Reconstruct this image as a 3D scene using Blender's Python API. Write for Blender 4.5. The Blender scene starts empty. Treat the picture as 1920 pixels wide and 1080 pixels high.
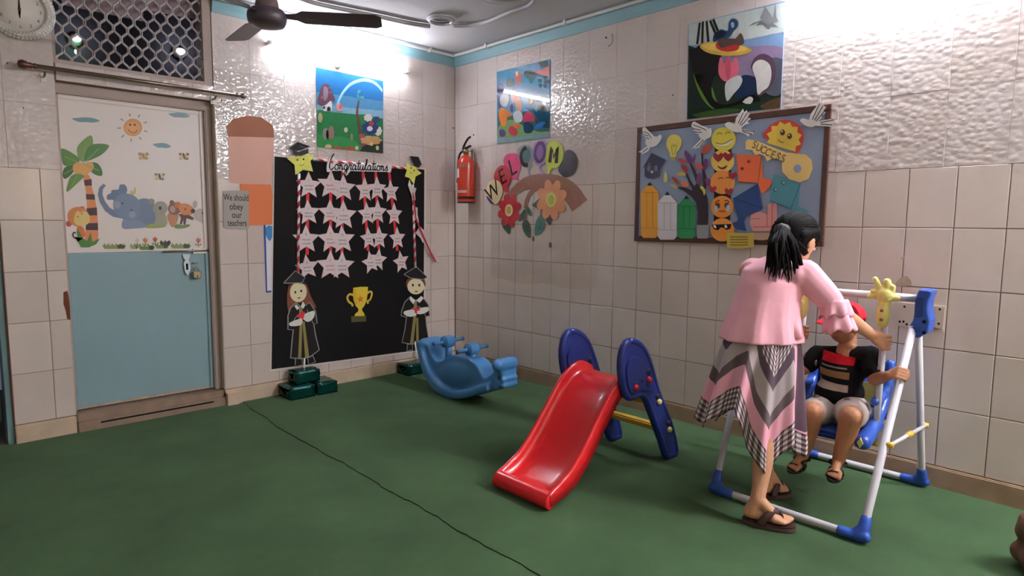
import bpy, bmesh, math, random
from mathutils import Vector, Matrix, Quaternion
random.seed(7)
SC = bpy.context.scene
COL = SC.collection
PI = math.pi
ZF = 0.035            # top of the carpet
# ---------------------------------------------------------------- camera
F_PX = 1172.36
PITCH, ROLL, YAW = 0.102324, 0.008535, 0.803181
CAM = Vector((-3.746384, -4.667149, 1.366585))
FW = Vector((math.cos(PITCH)*math.cos(YAW), math.cos(PITCH)*math.sin(YAW), -math.sin(PITCH)))
_r = Vector((math.sin(YAW), -math.cos(YAW), 0)); _u = _r.cross(FW)
RT = _r*math.cos(ROLL) + _u*math.sin(ROLL)
UP = -_r*math.sin(ROLL) + _u*math.cos(ROLL)
cd = bpy.data.cameras.new('camera'); cam = bpy.data.objects.new('camera', cd); COL.objects.link(cam)
cd.sensor_width = 36.0; cd.sensor_fit = 'HORIZONTAL'; cd.lens = 36.0*F_PX/1920.0; cd.clip_start = 0.05
cam.matrix_world = Matrix(((RT.x, UP.x, -FW.x, CAM.x), (RT.y, UP.y, -FW.y, CAM.y), (RT.z, UP.z, -FW.z, CAM.z), (0, 0, 0, 1)))
SC.camera = cam
# ---------------------------------------------------------------- world, exposure
wd = bpy.data.worlds.new('world'); SC.world = wd; wd.use_nodes = True
wd.node_tree.nodes['Background'].inputs[0].default_value = (0.05, 0.055, 0.07, 1)
wd.node_tree.nodes['Background'].inputs[1].default_value = 0.3
SC.view_settings.view_transform = 'Standard'; SC.view_settings.look = 'None'
SC.view_settings.gamma = 1.0; SC.view_settings.use_curve_mapping = False
SC.view_settings.exposure = 2.5
SC.cycles.use_denoising = True
SC.cycles.max_bounces = 8; SC.cycles.diffuse_bounces = 5; SC.cycles.glossy_bounces = 4
SC.cycles.transparent_max_bounces = 16
SC.cycles.sample_clamp_indirect = 6.0
TUBE_LEFT, TUBE_RIGHT, TUBE_RIGHT2, TUBE_BACK = 16.0, 46.0, 205.0, 9.0     # emission strengths of the tube lamps
# ---------------------------------------------------------------- geometry of the photograph's surfaces
def ray(x, y): return FW + RT*((x-960)/F_PX) - UP*((y-540)/F_PX)
def AX(x, u, v):                       # point of the plane X = x seen at u, v
    d = ray(u, v); return CAM + d*((x-CAM.x)/d.x)
def AY(y, u, v):
    d = ray(u, v); return CAM + d*((y-CAM.y)/d.y)
def AZ(z, u, v):
    d = ray(u, v); return CAM + d*((z-CAM.z)/d.z)
def DP(u, v, dep): return CAM + ray(u, v)*dep
def W3(w, s, z, d):                    # wall frame: w 'L' back-left wall, 'R' right wall; s along, z up, d out of the wall
    return Vector((s, -d, z)) if w == 'L' else Vector((-d, -s, z))
def WN(w): return Vector((0, -1, 0)) if w == 'L' else Vector((-1, 0, 0))
def sz(w, pts, d=0.0):
    out = []
    for (u, v) in pts:
        if w == 'L': p = AY(-d, u, v); out.append((p.x, p.z))
        else: p = AX(-d, u, v); out.append((-p.y, p.z))
    return out
def smooth(pts, n=5, closed=True):
    m = len(pts); out = []
    rng = range(m) if closed else range(m-1)
    for i in rng:
        if closed: p0, p1, p2, p3 = pts[(i-1) % m], pts[i], pts[(i+1) % m], pts[(i+2) % m]
        else: p0, p1, p2, p3 = pts[max(i-1, 0)], pts[i], pts[i+1], pts[min(i+2, m-1)]
        for k in range(n):
            t = k/n
            out.append(tuple(0.5*((2*b)+(c-a)*t+(2*a-5*b+4*c-e)*t*t+(3*b-a-3*c+e)*t**3) for a, b, c, e in zip(p0, p1, p2, p3)))
    if not closed: out.append(tuple(pts[-1]))
    return out
# ---------------------------------------------------------------- objects
def link(name, me, m=None, parent=None):
    o = bpy.data.objects.new(name, me); COL.objects.link(o)
    if m is not None: o.data.materials.append(m)
    if parent is not None: o.parent = parent
    return o
def mesh(name, vs, fs, m=None, parent=None, sm=False):
    me = bpy.data.meshes.new(name); me.from_pydata([tuple(v) for v in vs], [], fs); me.update()
    if sm:
        for p in me.polygons: p.use_smooth = True
    return link(name, me, m, parent)
def from_bm(name, bm, m=None, parent=None, sm=False, recalc=True):
    if recalc: bmesh.ops.recalc_face_normals(bm, faces=bm.faces)
    me = bpy.data.meshes.new(name); bm.to_mesh(me); bm.free()
    if sm:
        for p in me.polygons: p.use_smooth = True
    return link(name, me, m, parent)
def empty(name, label=None, cat=None, group=None, loc=(0, 0, 0), kind=None):
    o = bpy.data.objects.new(name, None); COL.objects.link(o); o.empty_display_size = 0.05
    tag(o, label, cat, group, kind); o['anchor'] = 1
    return o
def tag(o, label=None, cat=None, group=None, kind=None):
    if label: o['label'] = label
    if cat: o['category'] = cat
    if group: o['group'] = group
    if kind: o['kind'] = kind
    return o
def kids(o): return [c for c in bpy.data.objects if c.parent == o]
def rebase(o, loc=None):
    """move an Empty to the base of its parts, keeping the parts where they are"""
    ch = kids(o)
    if loc is None:
        vs = []
        def walk(c):
            if c.type == 'MESH': vs.extend(c.matrix_basis @ v.co for v in c.data.vertices)
            for g in kids(c): walk(g)
        for c in ch: walk(c)
        if not vs: return
        loc = Vector(((min(v.x for v in vs)+max(v.x for v in vs))/2, (min(v.y for v in vs)+max(v.y for v in vs))/2, min(v.z for v in vs)))
    o.location = loc
    for c in ch: c.location = Vector(c.location) - Vector(loc)
# ---------------------------------------------------------------- materials
_M = {}
def lin(c):
    c = c/255.0
    return c/12.92 if c <= 0.04045 else ((c+0.055)/1.055)**2.4
def rgb(c):
    if isinstance(c, str):
        c = c.lstrip('#'); c = tuple(int(c[i:i+2], 16) for i in (0, 2, 4))
    return tuple(lin(x) for x in c)+(1.0,)
def mat(name, c, rough=0.6, spec=0.5, metal=0.0, var=0.0, vscale=8.0, bump=0.0, bscale=60.0, coat=0.0, sheen=0.0):
    if name in _M: return _M[name]
    m = bpy.data.materials.new(name); m.use_nodes = True; _M[name] = m
    nt = m.node_tree; b = nt.nodes['Principled BSDF']
    col = rgb(c); b.inputs['Base Color'].default_value = col
    b.inputs['Roughness'].default_value = rough; b.inputs['Metallic'].default_value = metal
    b.inputs['Specular IOR Level'].default_value = spec
    b.inputs['Coat Weight'].default_value = coat
    if sheen: b.inputs['Sheen Weight'].default_value = sheen
    if var or bump:
        tc = nt.nodes.new('ShaderNodeTexCoord')
    if var:
        n = nt.nodes.new('ShaderNodeTexNoise'); n.inputs['Scale'].default_value = vscale; n.inputs['Detail'].default_value = 5
        nt.links.new(tc.outputs['Object'], n.inputs['Vector'])
        mx = nt.nodes.new('ShaderNodeMix'); mx.data_type = 'RGBA'
        mx.inputs['A'].default_value = tuple(x*(1-var) for x in col[:3])+(1,)
        mx.inputs['B'].default_value = tuple(min(1, x*(1+var)) for x in col[:3])+(1,)
        nt.links.new(n.outputs['Fac'], mx.inputs['Factor']); nt.links.new(mx.outputs['Result'], b.inputs['Base Color'])
    if bump:
        n2 = nt.nodes.new('ShaderNodeTexNoise'); n2.inputs['Scale'].default_value = bscale; n2.inputs['Detail'].default_value = 3
        nt.links.new(tc.outputs['Object'], n2.inputs['Vector'])
        bp = nt.nodes.new('ShaderNodeBump'); bp.inputs['Strength'].default_value = bump; bp.inputs['Distance'].default_value = 0.004
        nt.links.new(n2.outputs['Fac'], bp.inputs['Height']); nt.links.new(bp.outputs['Normal'], b.inputs['Normal'])
    return m
def paper(c, rough=0.55):
    h = c.lstrip('#'); v = [int(h[i:i+2], 16) for i in (0, 2, 4)]
    if max(v) > 70: v = [min(236, x*1.10) for x in v]
    return mat('paper_%s' % h, tuple(v), rough, 0.3)
def ink(c): return mat('ink_%s' % c.lstrip('#'), c, 0.6, 0.2)
def plastic(name, c, rough=0.32): return mat(name, c, rough, 0.5, var=0.05, vscale=5)
def emit(name, c, s):
    if name in _M: return _M[name]
    m = bpy.data.materials.new(name); m.use_nodes = True; _M[name] = m
    b = m.node_tree.nodes['Principled BSDF']; b.inputs['Base Color'].default_value = rgb(c)
    b.inputs['Emission Color'].default_value = rgb(c); b.inputs['Emission Strength'].default_value = s
    return m
# ---------------------------------------------------------------- shapes
def add_box(bm, lo, hi):
    x0, y0, z0 = lo; x1, y1, z1 = hi
    v = [bm.verts.new(p) for p in ((x0, y0, z0), (x1, y0, z0), (x1, y1, z0), (x0, y1, z0), (x0, y0, z1), (x1, y0, z1), (x1, y1, z1), (x0, y1, z1))]
    for f in ((0, 3, 2, 1), (4, 5, 6, 7), (0, 1, 5, 4), (1, 2, 6, 5), (2, 3, 7, 6), (3, 0, 4, 7)): bm.faces.new([v[i] for i in f])
    return v
def box(name, lo, hi, m, parent=None, bev=0.0, seg=2):
    bm = bmesh.new(); add_box(bm, lo, hi)
    if bev: bmesh.ops.bevel(bm, geom=list(bm.edges), offset=bev, segments=seg, profile=0.5, affect='EDGES')
    return from_bm(name, bm, m, parent, sm=False)
def frame_at(p, t, ref=None):
    t = Vector(t).normalized()
    a = Vector(ref) if ref is not None else (Vector((0, 0, 1)) if abs(t.z) < 0.9 else Vector((1, 0, 0)))
    n = (a - t*a.dot(t)).normalized(); b = t.cross(n)
    return n, b
def add_tube(bm, pts, rad, seg=10, cap=True, ref=None, squash=None):
    pts = [Vector(p) for p in pts]; k = len(pts)
    rs = rad if isinstance(rad, (list, tuple)) else [rad]*k
    rings = []; n_prev = None
    for i, p in enumerate(pts):
        t = (pts[min(i+1, k-1)] - pts[max(i-1, 0)])
        if t.length < 1e-9: t = Vector((0, 0, 1))
        if n_prev is None: n, b = frame_at(p, t, ref)
        else:
            t = t.normalized(); n = n_prev - t*n_prev.dot(t)
            if n.length < 1e-6: n, b = frame_at(p, t)
            n = n.normalized(); b = t.cross(n)
        n_prev = n
        s1, s2 = squash if squash else (1, 1)
        rings.append([bm.verts.new(p + n*(rs[i]*s1*math.cos(2*PI*j/seg)) + b*(rs[i]*s2*math.sin(2*PI*j/seg))) for j in range(seg)])
    for a, c in zip(rings, rings[1:]):
        for j in range(seg): bm.faces.new((a[j], a[(j+1) % seg], c[(j+1) % seg], c[j]))
    if cap:
        bm.faces.new(list(reversed(rings[0]))); bm.faces.new(rings[-1])
def tube(name, pts, rad, m, parent=None, seg=10, squash=None, ref=None):
    bm = bmesh.new(); add_tube(bm, pts, rad, seg, True, ref, squash)
    return from_bm(name, bm, m, parent, sm=True)
def add_lathe(bm, prof, c, axis=(0, 0, 1), seg=24):
    """prof: list of (radius, height along axis)"""
    c = Vector(c); ax = Vector(axis).normalized(); n, b = frame_at(c, ax)
    rings = []
    for r, h in prof:
        if r < 1e-6: rings.append([bm.verts.new(c+ax*h)])
        else: rings.append([bm.verts.new(c+ax*h+n*(r*math.cos(2*PI*j/seg))+b*(r*math.sin(2*PI*j/seg))) for j in range(seg)])
    for a, d in zip(rings, rings[1:]):
        for j in range(seg):
            if len(a) == 1 and len(d) == 1: continue
            if len(a) == 1: bm.faces.new((a[0], d[(j+1) % seg], d[j]))
            elif len(d) == 1: bm.faces.new((a[j], a[(j+1) % seg], d[0]))
            else: bm.faces.new((a[j], a[(j+1) % seg], d[(j+1) % seg], d[j]))
def lathe(name, prof, c, m, parent=None, axis=(0, 0, 1), seg=24, sm=True):
    bm = bmesh.new(); add_lathe(bm, prof, c, axis, seg)
    return from_bm(name, bm, m, parent, sm=sm)
def add_ball(bm, c, r, rot=None, sub=2):
    rx, ry, rz = r if isinstance(r, (tuple, list)) else (r, r, r)
    mt = Matrix.Translation(Vector(c)) @ (rot.to_4x4() if rot is not None else Matrix.Identity(4)) @ Matrix.Diagonal((rx, ry, rz, 1))
    bmesh.ops.create_icosphere(bm, subdivisions=sub, radius=1.0, matrix=mt)
def ball(name, c, r, m, parent=None, rot=None, sub=2):
    bm = bmesh.new(); add_ball(bm, c, r, rot, sub)
    return from_bm(name, bm, m, parent, sm=True)
def add_caps(bm, a, ra, b, rb, seg=14):
    """closed capsule that tapers from a to b"""
    a = Vector(a); b = Vector(b); t = (b-a)
    if t.length < 1e-6: add_ball(bm, a, ra); return
    t.normalize(); n, q = frame_at(a, t)
    rings = []
    def ring(c, r): rings.append([bm.verts.new(c+n*(r*math.cos(2*PI*j/seg))+q*(r*math.sin(2*PI*j/seg))) for j in range(seg)])
    p0 = bm.verts.new(a-t*ra)
    for ang in (-60, -30, 0): ring(a+t*(ra*math.sin(math.radians(ang))), ra*math.cos(math.radians(ang)))
    for ang in (0, 30, 60): ring(b+t*(rb*math.sin(math.radians(ang))), rb*math.cos(math.radians(ang)))
    p1 = bm.verts.new(b+t*rb)
    for j in range(seg):
        bm.faces.new((p0, rings[0][(j+1) % seg], rings[0][j])); bm.faces.new((rings[-1][j], rings[-1][(j+1) % seg], p1))
    for a_, c_ in zip(rings, rings[1:]):
        for j in range(seg): bm.faces.new((a_[j], a_[(j+1) % seg], c_[(j+1) % seg], c_[j]))
def chain(bm, pts):
    """pts: list of (Vector, radius)"""
    for (a, ra), (b, rb) in zip(pts, pts[1:]): add_caps(bm, a, ra, b, rb)
def fuse(name, bm, m, parent=None, voxel=0.008, it=3, fac=0.5):
    """union of overlapping closed shapes as one continuous smooth mesh"""
    bmesh.ops.recalc_face_normals(bm, faces=bm.faces)
    me = bpy.data.meshes.new(name+'_src'); bm.to_mesh(me); bm.free()
    o = bpy.data.objects.new('tmp', me); COL.objects.link(o)
    r = o.modifiers.new('r', 'REMESH'); r.mode = 'VOXEL'; r.voxel_size = voxel; r.use_smooth_shade = True
    if it:
        s = o.modifiers.new('s', 'SMOOTH'); s.factor = fac; s.iterations = it
    bpy.context.view_layer.update()
    dg = bpy.context.evaluated_depsgraph_get()
    res = bpy.data.meshes.new_from_object(o.evaluated_get(dg), depsgraph=dg)
    bpy.data.objects.remove(o); bpy.data.meshes.remove(me)
    res.name = name
    for p in res.polygons: p.use_smooth = True
    res.materials.clear()
    return link(name, res, m, parent)
def prism(name, outline, depth_vec, m, parent=None, bev=0.0, seg=2, sm=False, holes=False):
    """closed 3-D outline (planar) pushed along depth_vec"""
    bm = bmesh.new(); dv = Vector(depth_vec)
    a = [bm.verts.new(Vector(p)) for p in outline]; b = [bm.verts.new(Vector(p)+dv) for p in outline]
    n = len(a)
    bm.faces.new(a); bm.faces.new(list(reversed(b)))
    for i in range(n): bm.faces.new((a[i], b[i], b[(i+1) % n], a[(i+1) % n]))
    if bev:
        ed = [e for e in bm.edges if len({v in a for v in e.verts}) == 1]
        bmesh.ops.recalc_face_normals(bm, faces=bm.faces)
        bmesh.ops.bevel(bm, geom=ed, offset=bev, segments=seg, profile=0.5, affect='EDGES')
    return from_bm(name, bm, m, parent, sm=sm)
_K = [0]
def plate(name, w, pts, d, th, m, parent=None):
    """flat cut-out of real thickness th whose back lies d in front of wall w; pts in wall coordinates"""
    n = len(pts); bm = bmesh.new(); _K[0] += 1; d += (_K[0] % 14)*0.000028
    area = sum(pts[i][0]*pts[(i+1) % n][1]-pts[(i+1) % n][0]*pts[i][1] for i in range(n))
    if area < 0: pts = list(reversed(pts))
    fr = [bm.verts.new(W3(w, s, z, d+th)) for s, z in pts]; bk = [bm.verts.new(W3(w, s, z, d)) for s, z in pts]
    f = bm.faces.new(fr); bm.faces.new(list(reversed(bk)))
    for i in range(n): bm.faces.new((fr[i], bk[i], bk[(i+1) % n], fr[(i+1) % n]))
    bm.normal_update()
    if f.normal.dot(WN(w)) < 0: bmesh.ops.reverse_faces(bm, faces=list(bm.faces))
    return from_bm(name, bm, m, parent, recalc=False)
def cut(name, w, px, d, th, m, parent=None, sm=0):
    p = sz(w, px, d)
    return plate(name, w, smooth(p, sm) if sm else p, d, th, m, parent)
def oval(c, rx, rz, rot=0.0, n=24, a0=0, a1=2*PI):
    cs, sn = math.cos(rot), math.sin(rot)
    o = []
    for k in range(n):
        a = a0+(a1-a0)*k/(n if abs(a1-a0) > 6.28 else n-1); x, z = rx*math.cos(a), rz*math.sin(a)
        o.append((c[0]+x*cs-z*sn, c[1]+x*sn+z*cs))
    return o
def disc(name, w, px, rx, rz, d, th, m, parent=None, rot=0.0, n=24):
    return plate(name, w, oval(sz(w, [px], d)[0], rx, rz, rot, n), d, th, m, parent)
def ribbon(bm, w, pts, width, d, th=0.0004):
    n = len(pts); L = []; R = []
    for i in range(n):
        a = Vector(pts[max(i-1, 0)]); b = Vector(pts[min(i+1, n-1)]); t = (b-a)
        t = t.normalized() if t.length > 1e-9 else Vector((1, 0))
        wd_ = width[i] if isinstance(width, (list, tuple)) else width
        nn = Vector((-t.y, t.x))*(wd_/2); p = Vector(pts[i]); L.append(p+nn); R.append(p-nn)
    vl = [bm.verts.new(W3(w, p.x, p.y, d+th)) for p in L]; vr = [bm.verts.new(W3(w, p.x, p.y, d+th)) for p in R]
    bl = [bm.verts.new(W3(w, p.x, p.y, d)) for p in L]; br = [bm.verts.new(W3(w, p.x, p.y, d)) for p in R]
    for i in range(n-1):
        bm.faces.new((vl[i], vr[i], vr[i+1], vl[i+1])); bm.faces.new((bl[i], vl[i], vl[i+1], bl[i+1])); bm.faces.new((vr[i], br[i], br[i+1], vr[i+1]))
    bm.faces.new((vl[0], bl[0], br[0], vr[0])); bm.faces.new((vl[-1], vr[-1], br[-1], bl[-1]))
def line(name, w, px, width, d, m, parent=None, sm=0, coords=False, many=False):
    bm = bmesh.new(); _K[0] += 1; d += (_K[0] % 14)*0.000028
    for q in (px if many else [px]):
        p = q if coords else sz(w, q, d)
        ribbon(bm, w, smooth(p, sm, False) if sm else p, width, d)
    return from_bm(name, bm, m, parent)
def text(name, w, s, c, size, d, m, parent=None, rot=0.0, sx=1.0, align='CENTER', bold=0.0, th=0.0004, shear=0.0):
    cu = bpy.data.curves.new('t', 'FONT'); cu.body = s; cu.size = size; cu.align_x = align; cu.align_y = 'CENTER'; cu.offset = bold; cu.shear = shear; cu.resolution_u = 3
    o = bpy.data.objects.new('t', cu); COL.objects.link(o); bpy.context.view_layer.update()
    dg = bpy.context.evaluated_depsgraph_get(); me = bpy.data.meshes.new_from_object(o.evaluated_get(dg), depsgraph=dg)
    bpy.data.objects.remove(o); bpy.data.curves.remove(cu)
    cs, sn = math.cos(rot), math.sin(rot)
    for v in me.vertices:
        x, z = v.co.x*sx, v.co.y
        v.co = W3(w, c[0]+x*cs-z*sn, c[1]+x*sn+z*cs, d+th)
    me.update(); me.name = name; me.materials.clear()
    bm = bmesh.new(); bm.from_mesh(me); bm.normal_update()
    for f in list(bm.faces):
        if f.normal.dot(WN(w)) < 0: f.normal_flip()
    bm.to_mesh(me); bm.free()
    return link(name, me, m, parent)
def child(a, b):
    """make a the part of b"""
    a.parent = b; return a
# ---------------------------------------------------------------- wall, tile and floor materials
def tile_mat(name, c, emboss, rough=0.16):
    m = bpy.data.materials.new(name); m.use_nodes = True; nt = m.node_tree; N = nt.nodes; Lk = nt.links
    b = N['Principled BSDF']; b.inputs['Roughness'].default_value = rough; b.inputs['Specular IOR Level'].default_value = 0.5
    oi = N.new('ShaderNodeObjectInfo'); geo = N.new('ShaderNodeNewGeometry')
    col = rgb(c)
    mx = N.new('ShaderNodeMix'); mx.data_type = 'RGBA'
    mx.inputs['A'].default_value = (col[0]*0.965, col[1]*0.95, col[2]*0.935, 1); mx.inputs['B'].default_value = (min(1, col[0]*1.04), min(1, col[1]*1.04), min(1, col[2]*1.04), 1)
    Lk.new(oi.outputs['Random'], mx.inputs['Factor'])
    n = N.new('ShaderNodeTexNoise'); n.inputs['Scale'].default_value = 3.0; n.inputs['Detail'].default_value = 6
    Lk.new(geo.outputs['Position'], n.inputs['Vector'])
    rp = N.new('ShaderNodeValToRGB'); rp.color_ramp.elements[0].position = 0.32; rp.color_ramp.elements[0].color = (0.86, 0.80, 0.73, 1); rp.color_ramp.elements[1].position = 0.62; rp.color_ramp.elements[1].color = (1, 1, 1, 1)
    Lk.new(n.outputs['Fac'], rp.inputs['Fac'])
    mu = N.new('ShaderNodeMix'); mu.data_type = 'RGBA'; mu.blend_type = 'MULTIPLY'; mu.inputs['Factor'].default_value = 0.35
    Lk.new(mx.outputs['Result'], mu.inputs['A']); Lk.new(rp.outputs['Color'], mu.inputs['B']); Lk.new(mu.outputs['Result'], b.inputs['Base Color'])
    bp = N.new('ShaderNodeBump')
    if emboss:
        mp = N.new('ShaderNodeMapping'); mp.inputs['Scale'].default_value = (31, 31, 40)
        Lk.new(geo.outputs['Position'], mp.inputs['Vector'])
        v = N.new('ShaderNodeTexVoronoi'); v.feature = 'SMOOTH_F1'; v.inputs['Scale'].default_value = 1.0; v.inputs['Smoothness'].default_value = 0.55; v.inputs['Randomness'].default_value = 0.85
        Lk.new(mp.outputs['Vector'], v.inputs['Vector'])
        inv = N.new('ShaderNodeMath'); inv.operation = 'SUBTRACT'; inv.inputs[0].default_value = 1.0; Lk.new(v.outputs['Distance'], inv.inputs[1])
        Lk.new(inv.outputs[0], bp.inputs['Height']); bp.inputs['Strength'].default_value = 0.36; bp.inputs['Distance'].default_value = 0.007
    else:
        w = N.new('ShaderNodeTexNoise'); w.inputs['Scale'].default_value = 5.0; w.inputs['Detail'].default_value = 1.5
        Lk.new(geo.outputs['Position'], w.inputs['Vector']); Lk.new(w.outputs['Fac'], bp.inputs['Height'])
        bp.inputs['Strength'].default_value = 0.25; bp.inputs['Distance'].default_value = 0.01
    Lk.new(bp.outputs['Normal'], b.inputs['Normal'])
    return m
M_TILE = tile_mat('plain_glazed_tile', '#dccfc7', False)
M_EMB = tile_mat('embossed_tile', '#d9cecb', True, 0.07)
M_GROUT = mat('grout', '#8f7a66', 0.9, 0.2, var=0.35, vscale=9)
M_PLASTER = mat('wall_plaster', '#d8ccc0', 0.8, 0.3, var=0.06, vscale=3)
M_CEM = mat('cement_skirting', '#a48a70', 0.85, 0.3, var=0.45, vscale=7, bump=0.5, bscale=25)
M_CEMW = mat('cream_skirting', '#cfb89f', 0.8, 0.3, var=0.25, vscale=9, bump=0.4, bscale=30)
M_BLUE = mat('pale_blue_paint', '#8fb9c4', 0.5, 0.4, var=0.06, vscale=3)
M_CEIL = mat('ceiling_paint', '#cfcdd0', 0.8, 0.3, var=0.04, vscale=2)
M_DARK = mat('dark_void', '#171616', 0.9, 0.2)
def carpet_mat():
    m = bpy.data.materials.new('green_carpet'); m.use_nodes = True; nt = m.node_tree; N = nt.nodes; Lk = nt.links
    b = N['Principled BSDF']; b.inputs['Roughness'].default_value = 0.95; b.inputs['Specular IOR Level'].default_value = 0.15
    b.inputs['Sheen Weight'].default_value = 0.25; b.inputs['Sheen Roughness'].default_value = 0.6; b.inputs['Sheen Tint'].default_value = rgb('#9fb98f')
    geo = N.new('ShaderNodeNewGeometry')
    n = N.new('ShaderNodeTexNoise'); n.inputs['Scale'].default_value = 2.2; n.inputs['Detail'].default_value = 8; n.inputs['Roughness'].default_value = 0.6
    Lk.new(geo.outputs['Position'], n.inputs['Vector'])
    r = N.new('ShaderNodeValToRGB'); r.color_ramp.elements[0].position = 0.3; r.color_ramp.elements[0].color = rgb('#293f26'); r.color_ramp.elements[1].position = 0.72; r.color_ramp.elements[1].color = rgb('#3b5536')
    Lk.new(n.outputs['Fac'], r.inputs['Fac']); Lk.new(r.outputs['Color'], b.inputs['Base Color'])
    f = N.new('ShaderNodeTexNoise'); f.inputs['Scale'].default_value = 420; f.inputs['Detail'].default_value = 2
    Lk.new(geo.outputs['Position'], f.inputs['Vector'])
    bp = N.new('ShaderNodeBump'); bp.inputs['Strength'].default_value = 0.5; bp.inputs['Distance'].default_value = 0.004
    Lk.new(f.outputs['Fac'], bp.inputs['Height']); Lk.new(bp.outputs['Normal'], b.inputs['Normal'])
    return m
M_CARPET = carpet_mat()
# ---------------------------------------------------------------- room shell
X0, X1, Y0, Y1, ZC = -5.9, 0.0, -6.9, 0.0, 2.905
DL, DR = -3.055, -2.145          # door opening in the back-left wall
PL_ = -3.357                     # left edge of the pillar beside it
ZB, TH, TW = 1.6684, 0.305, 0.208
EH, EW = 0.378, 0.254
TB = ZB-5*TH                     # bottom of the tiles
def struct(name, bm, m, parent=None):
    o = from_bm(name, bm, m, parent)
    if parent is None: o['kind'] = 'structure'
    return o
bm = bmesh.new(); add_box(bm, (X0, Y0, -0.12), (0.2, 1.6, ZF-0.006)); floor = struct('floor', bm, mat('floor_cement', '#6f665c', 0.9, 0.2, var=0.2))
bm = bmesh.new(); add_box(bm, (X0-0.15, Y0-0.15, ZC), (0.2, 0.2, ZC+0.12)); ceiling = struct('ceiling', bm, M_CEIL)
B = 0.006
bm = bmesh.new()
add_box(bm, (DR, B, -0.05), (0.2, 0.2, ZC)); add_box(bm, (PL_, B, -0.05), (DL, 0.2, ZC))
add_box(bm, (DL, B, 2.2), (DR, 0.2, 2.3)); add_box(bm, (X0, B, 2.25), (PL_, 0.2, ZC)); add_box(bm, (X0, B, -0.05), (-4.35, 0.2, 2.25))
wall_left = struct('wall_left', bm, M_GROUT)
bm = bmesh.new(); add_box(bm, (B, Y0, -0.05), (0.2, B, ZC)); wall_right = struct('wall_right', bm, M_GROUT)
bm = bmesh.new(); add_box(bm, (X0-0.15, Y0-0.15, -0.05), (0.2, Y0, ZC)); struct('wall_back', bm, M_PLASTER)
bm = bmesh.new(); add_box(bm, (X0-0.15, Y0, -0.05), (X0, 0.2, ZC)); struct('wall_far_left', bm, M_PLASTER)
# tiles: one shared mesh per size, recessed joints between them
_tm = {}
def tile_mesh(w, tw, th, m):
    k = (w, round(tw, 3), round(th, 3), m.name)
    if k in _tm: return _tm[k]
    e = 0.0022 if m is M_TILE else 0.0007; hw, hh = tw/2, th/2
    fr = [(-hw+e, -hh+e), (hw-e, -hh+e), (hw-e, hh-e), (-hw+e, hh-e)]; ou = [(-hw, -hh), (hw, -hh), (hw, hh), (-hw, hh)]
    if w == 'L': P = lambda s, z, d: (s, -d, z)
    else: P = lambda s, z, d: (-d, -s, z)
    vs = [P(s, z, 0.0) for s, z in fr]+[P(s, z, -0.0012) for s, z in ou]+[P(s, z, -0.0064) for s, z in ou]
    fs = [(0, 1, 2, 3)]+[(4+i, 4+(i+1) % 4, (i+1) % 4, i) for i in range(4)]+[(8+i, 8+(i+1) % 4, 4+(i+1) % 4, 4+i) for i in range(4)]
    me = bpy.data.meshes.new('tile'); me.from_pydata(vs, [], fs); me.update(); me.materials.append(m); _tm[k] = me
    return me
rt = random.Random(3)
def lay(w, parent, s0, s1, z0, z1, m, gap=0.003):
    if s1-s0 < 0.012 or z1-z0 < 0.012: return
    me = tile_mesh(w, s1-s0-gap, z1-z0-gap, m)
    o = bpy.data.objects.new('tile', me); COL.objects.link(o); o.parent = parent
    o.location = W3(w, (s0+s1)/2, (z0+z1)/2, rt.uniform(-0.0007, 0.0))
    a = rt.uniform(-0.003, 0.003); bq = rt.uniform(-0.003, 0.003)
    o.rotation_euler = (a, 0, bq) if w == 'L' else (0, a, bq)
def grid(w, parent, s0, s1, phase, tw, z0, z1, zph, th, m, gap):
    k = math.floor((s0-phase)/tw); 
    while phase+k*tw < s1-1e-6:
        a, b = max(s0, phase+k*tw), min(s1, phase+(k+1)*tw); j = math.floor((z0-zph)/th)
        while zph+j*th < z1-1e-6:
            lay(w, parent, a, b, max(z0, zph+j*th), min(z1, zph+(j+1)*th), m, gap); j += 1
        k += 1
ZT = 2.80
grid('L', wall_left, DR, -0.002, -1.95, TW, TB, ZB, TB, TH, M_TILE, 0.0028)
grid('L', wall_left, DR, -0.002, -1.89, EW, ZB, ZT+0.01, ZB, EH, M_EMB, 0.0009)
grid('L', wall_left, PL_, DL, -3.156, TW, TB, ZB, TB, TH, M_TILE, 0.0028)
grid('L', wall_left, PL_-0.25, DL, -3.156, EW, 2.25 if False else ZB, ZT+0.01, ZB, EH, M_EMB, 0.0009) if False else grid('L', wall_left, PL_, DL, -3.30, EW, ZB, ZT+0.01, ZB, EH, M_EMB, 0.0009)
grid('L', wall_left, DL, DR, -3.30, EW, 2.2, 2.3, 2.2, 0.1, M_EMB, 0.0009)
grid('L', wall_left, -4.35, PL_, -3.30, EW, 2.25, ZT+0.01, ZB, EH, M_EMB, 0.0009)
grid('R', wall_right, 0.002, 4.75, -0.01, TW, TB, ZB, TB, TH, M_TILE, 0.0040)
grid('R', wall_right, 0.002, 4.75, 0.068, EW, ZB, ZT+0.01, ZB, EH, M_EMB, 0.0009)
bm = bmesh.new(); add_box(bm, (-0.004, Y0, TB-0.03), (B+0.001, -4.75, ZC)); struct('trim_5', bm, M_PLASTER)
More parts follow.
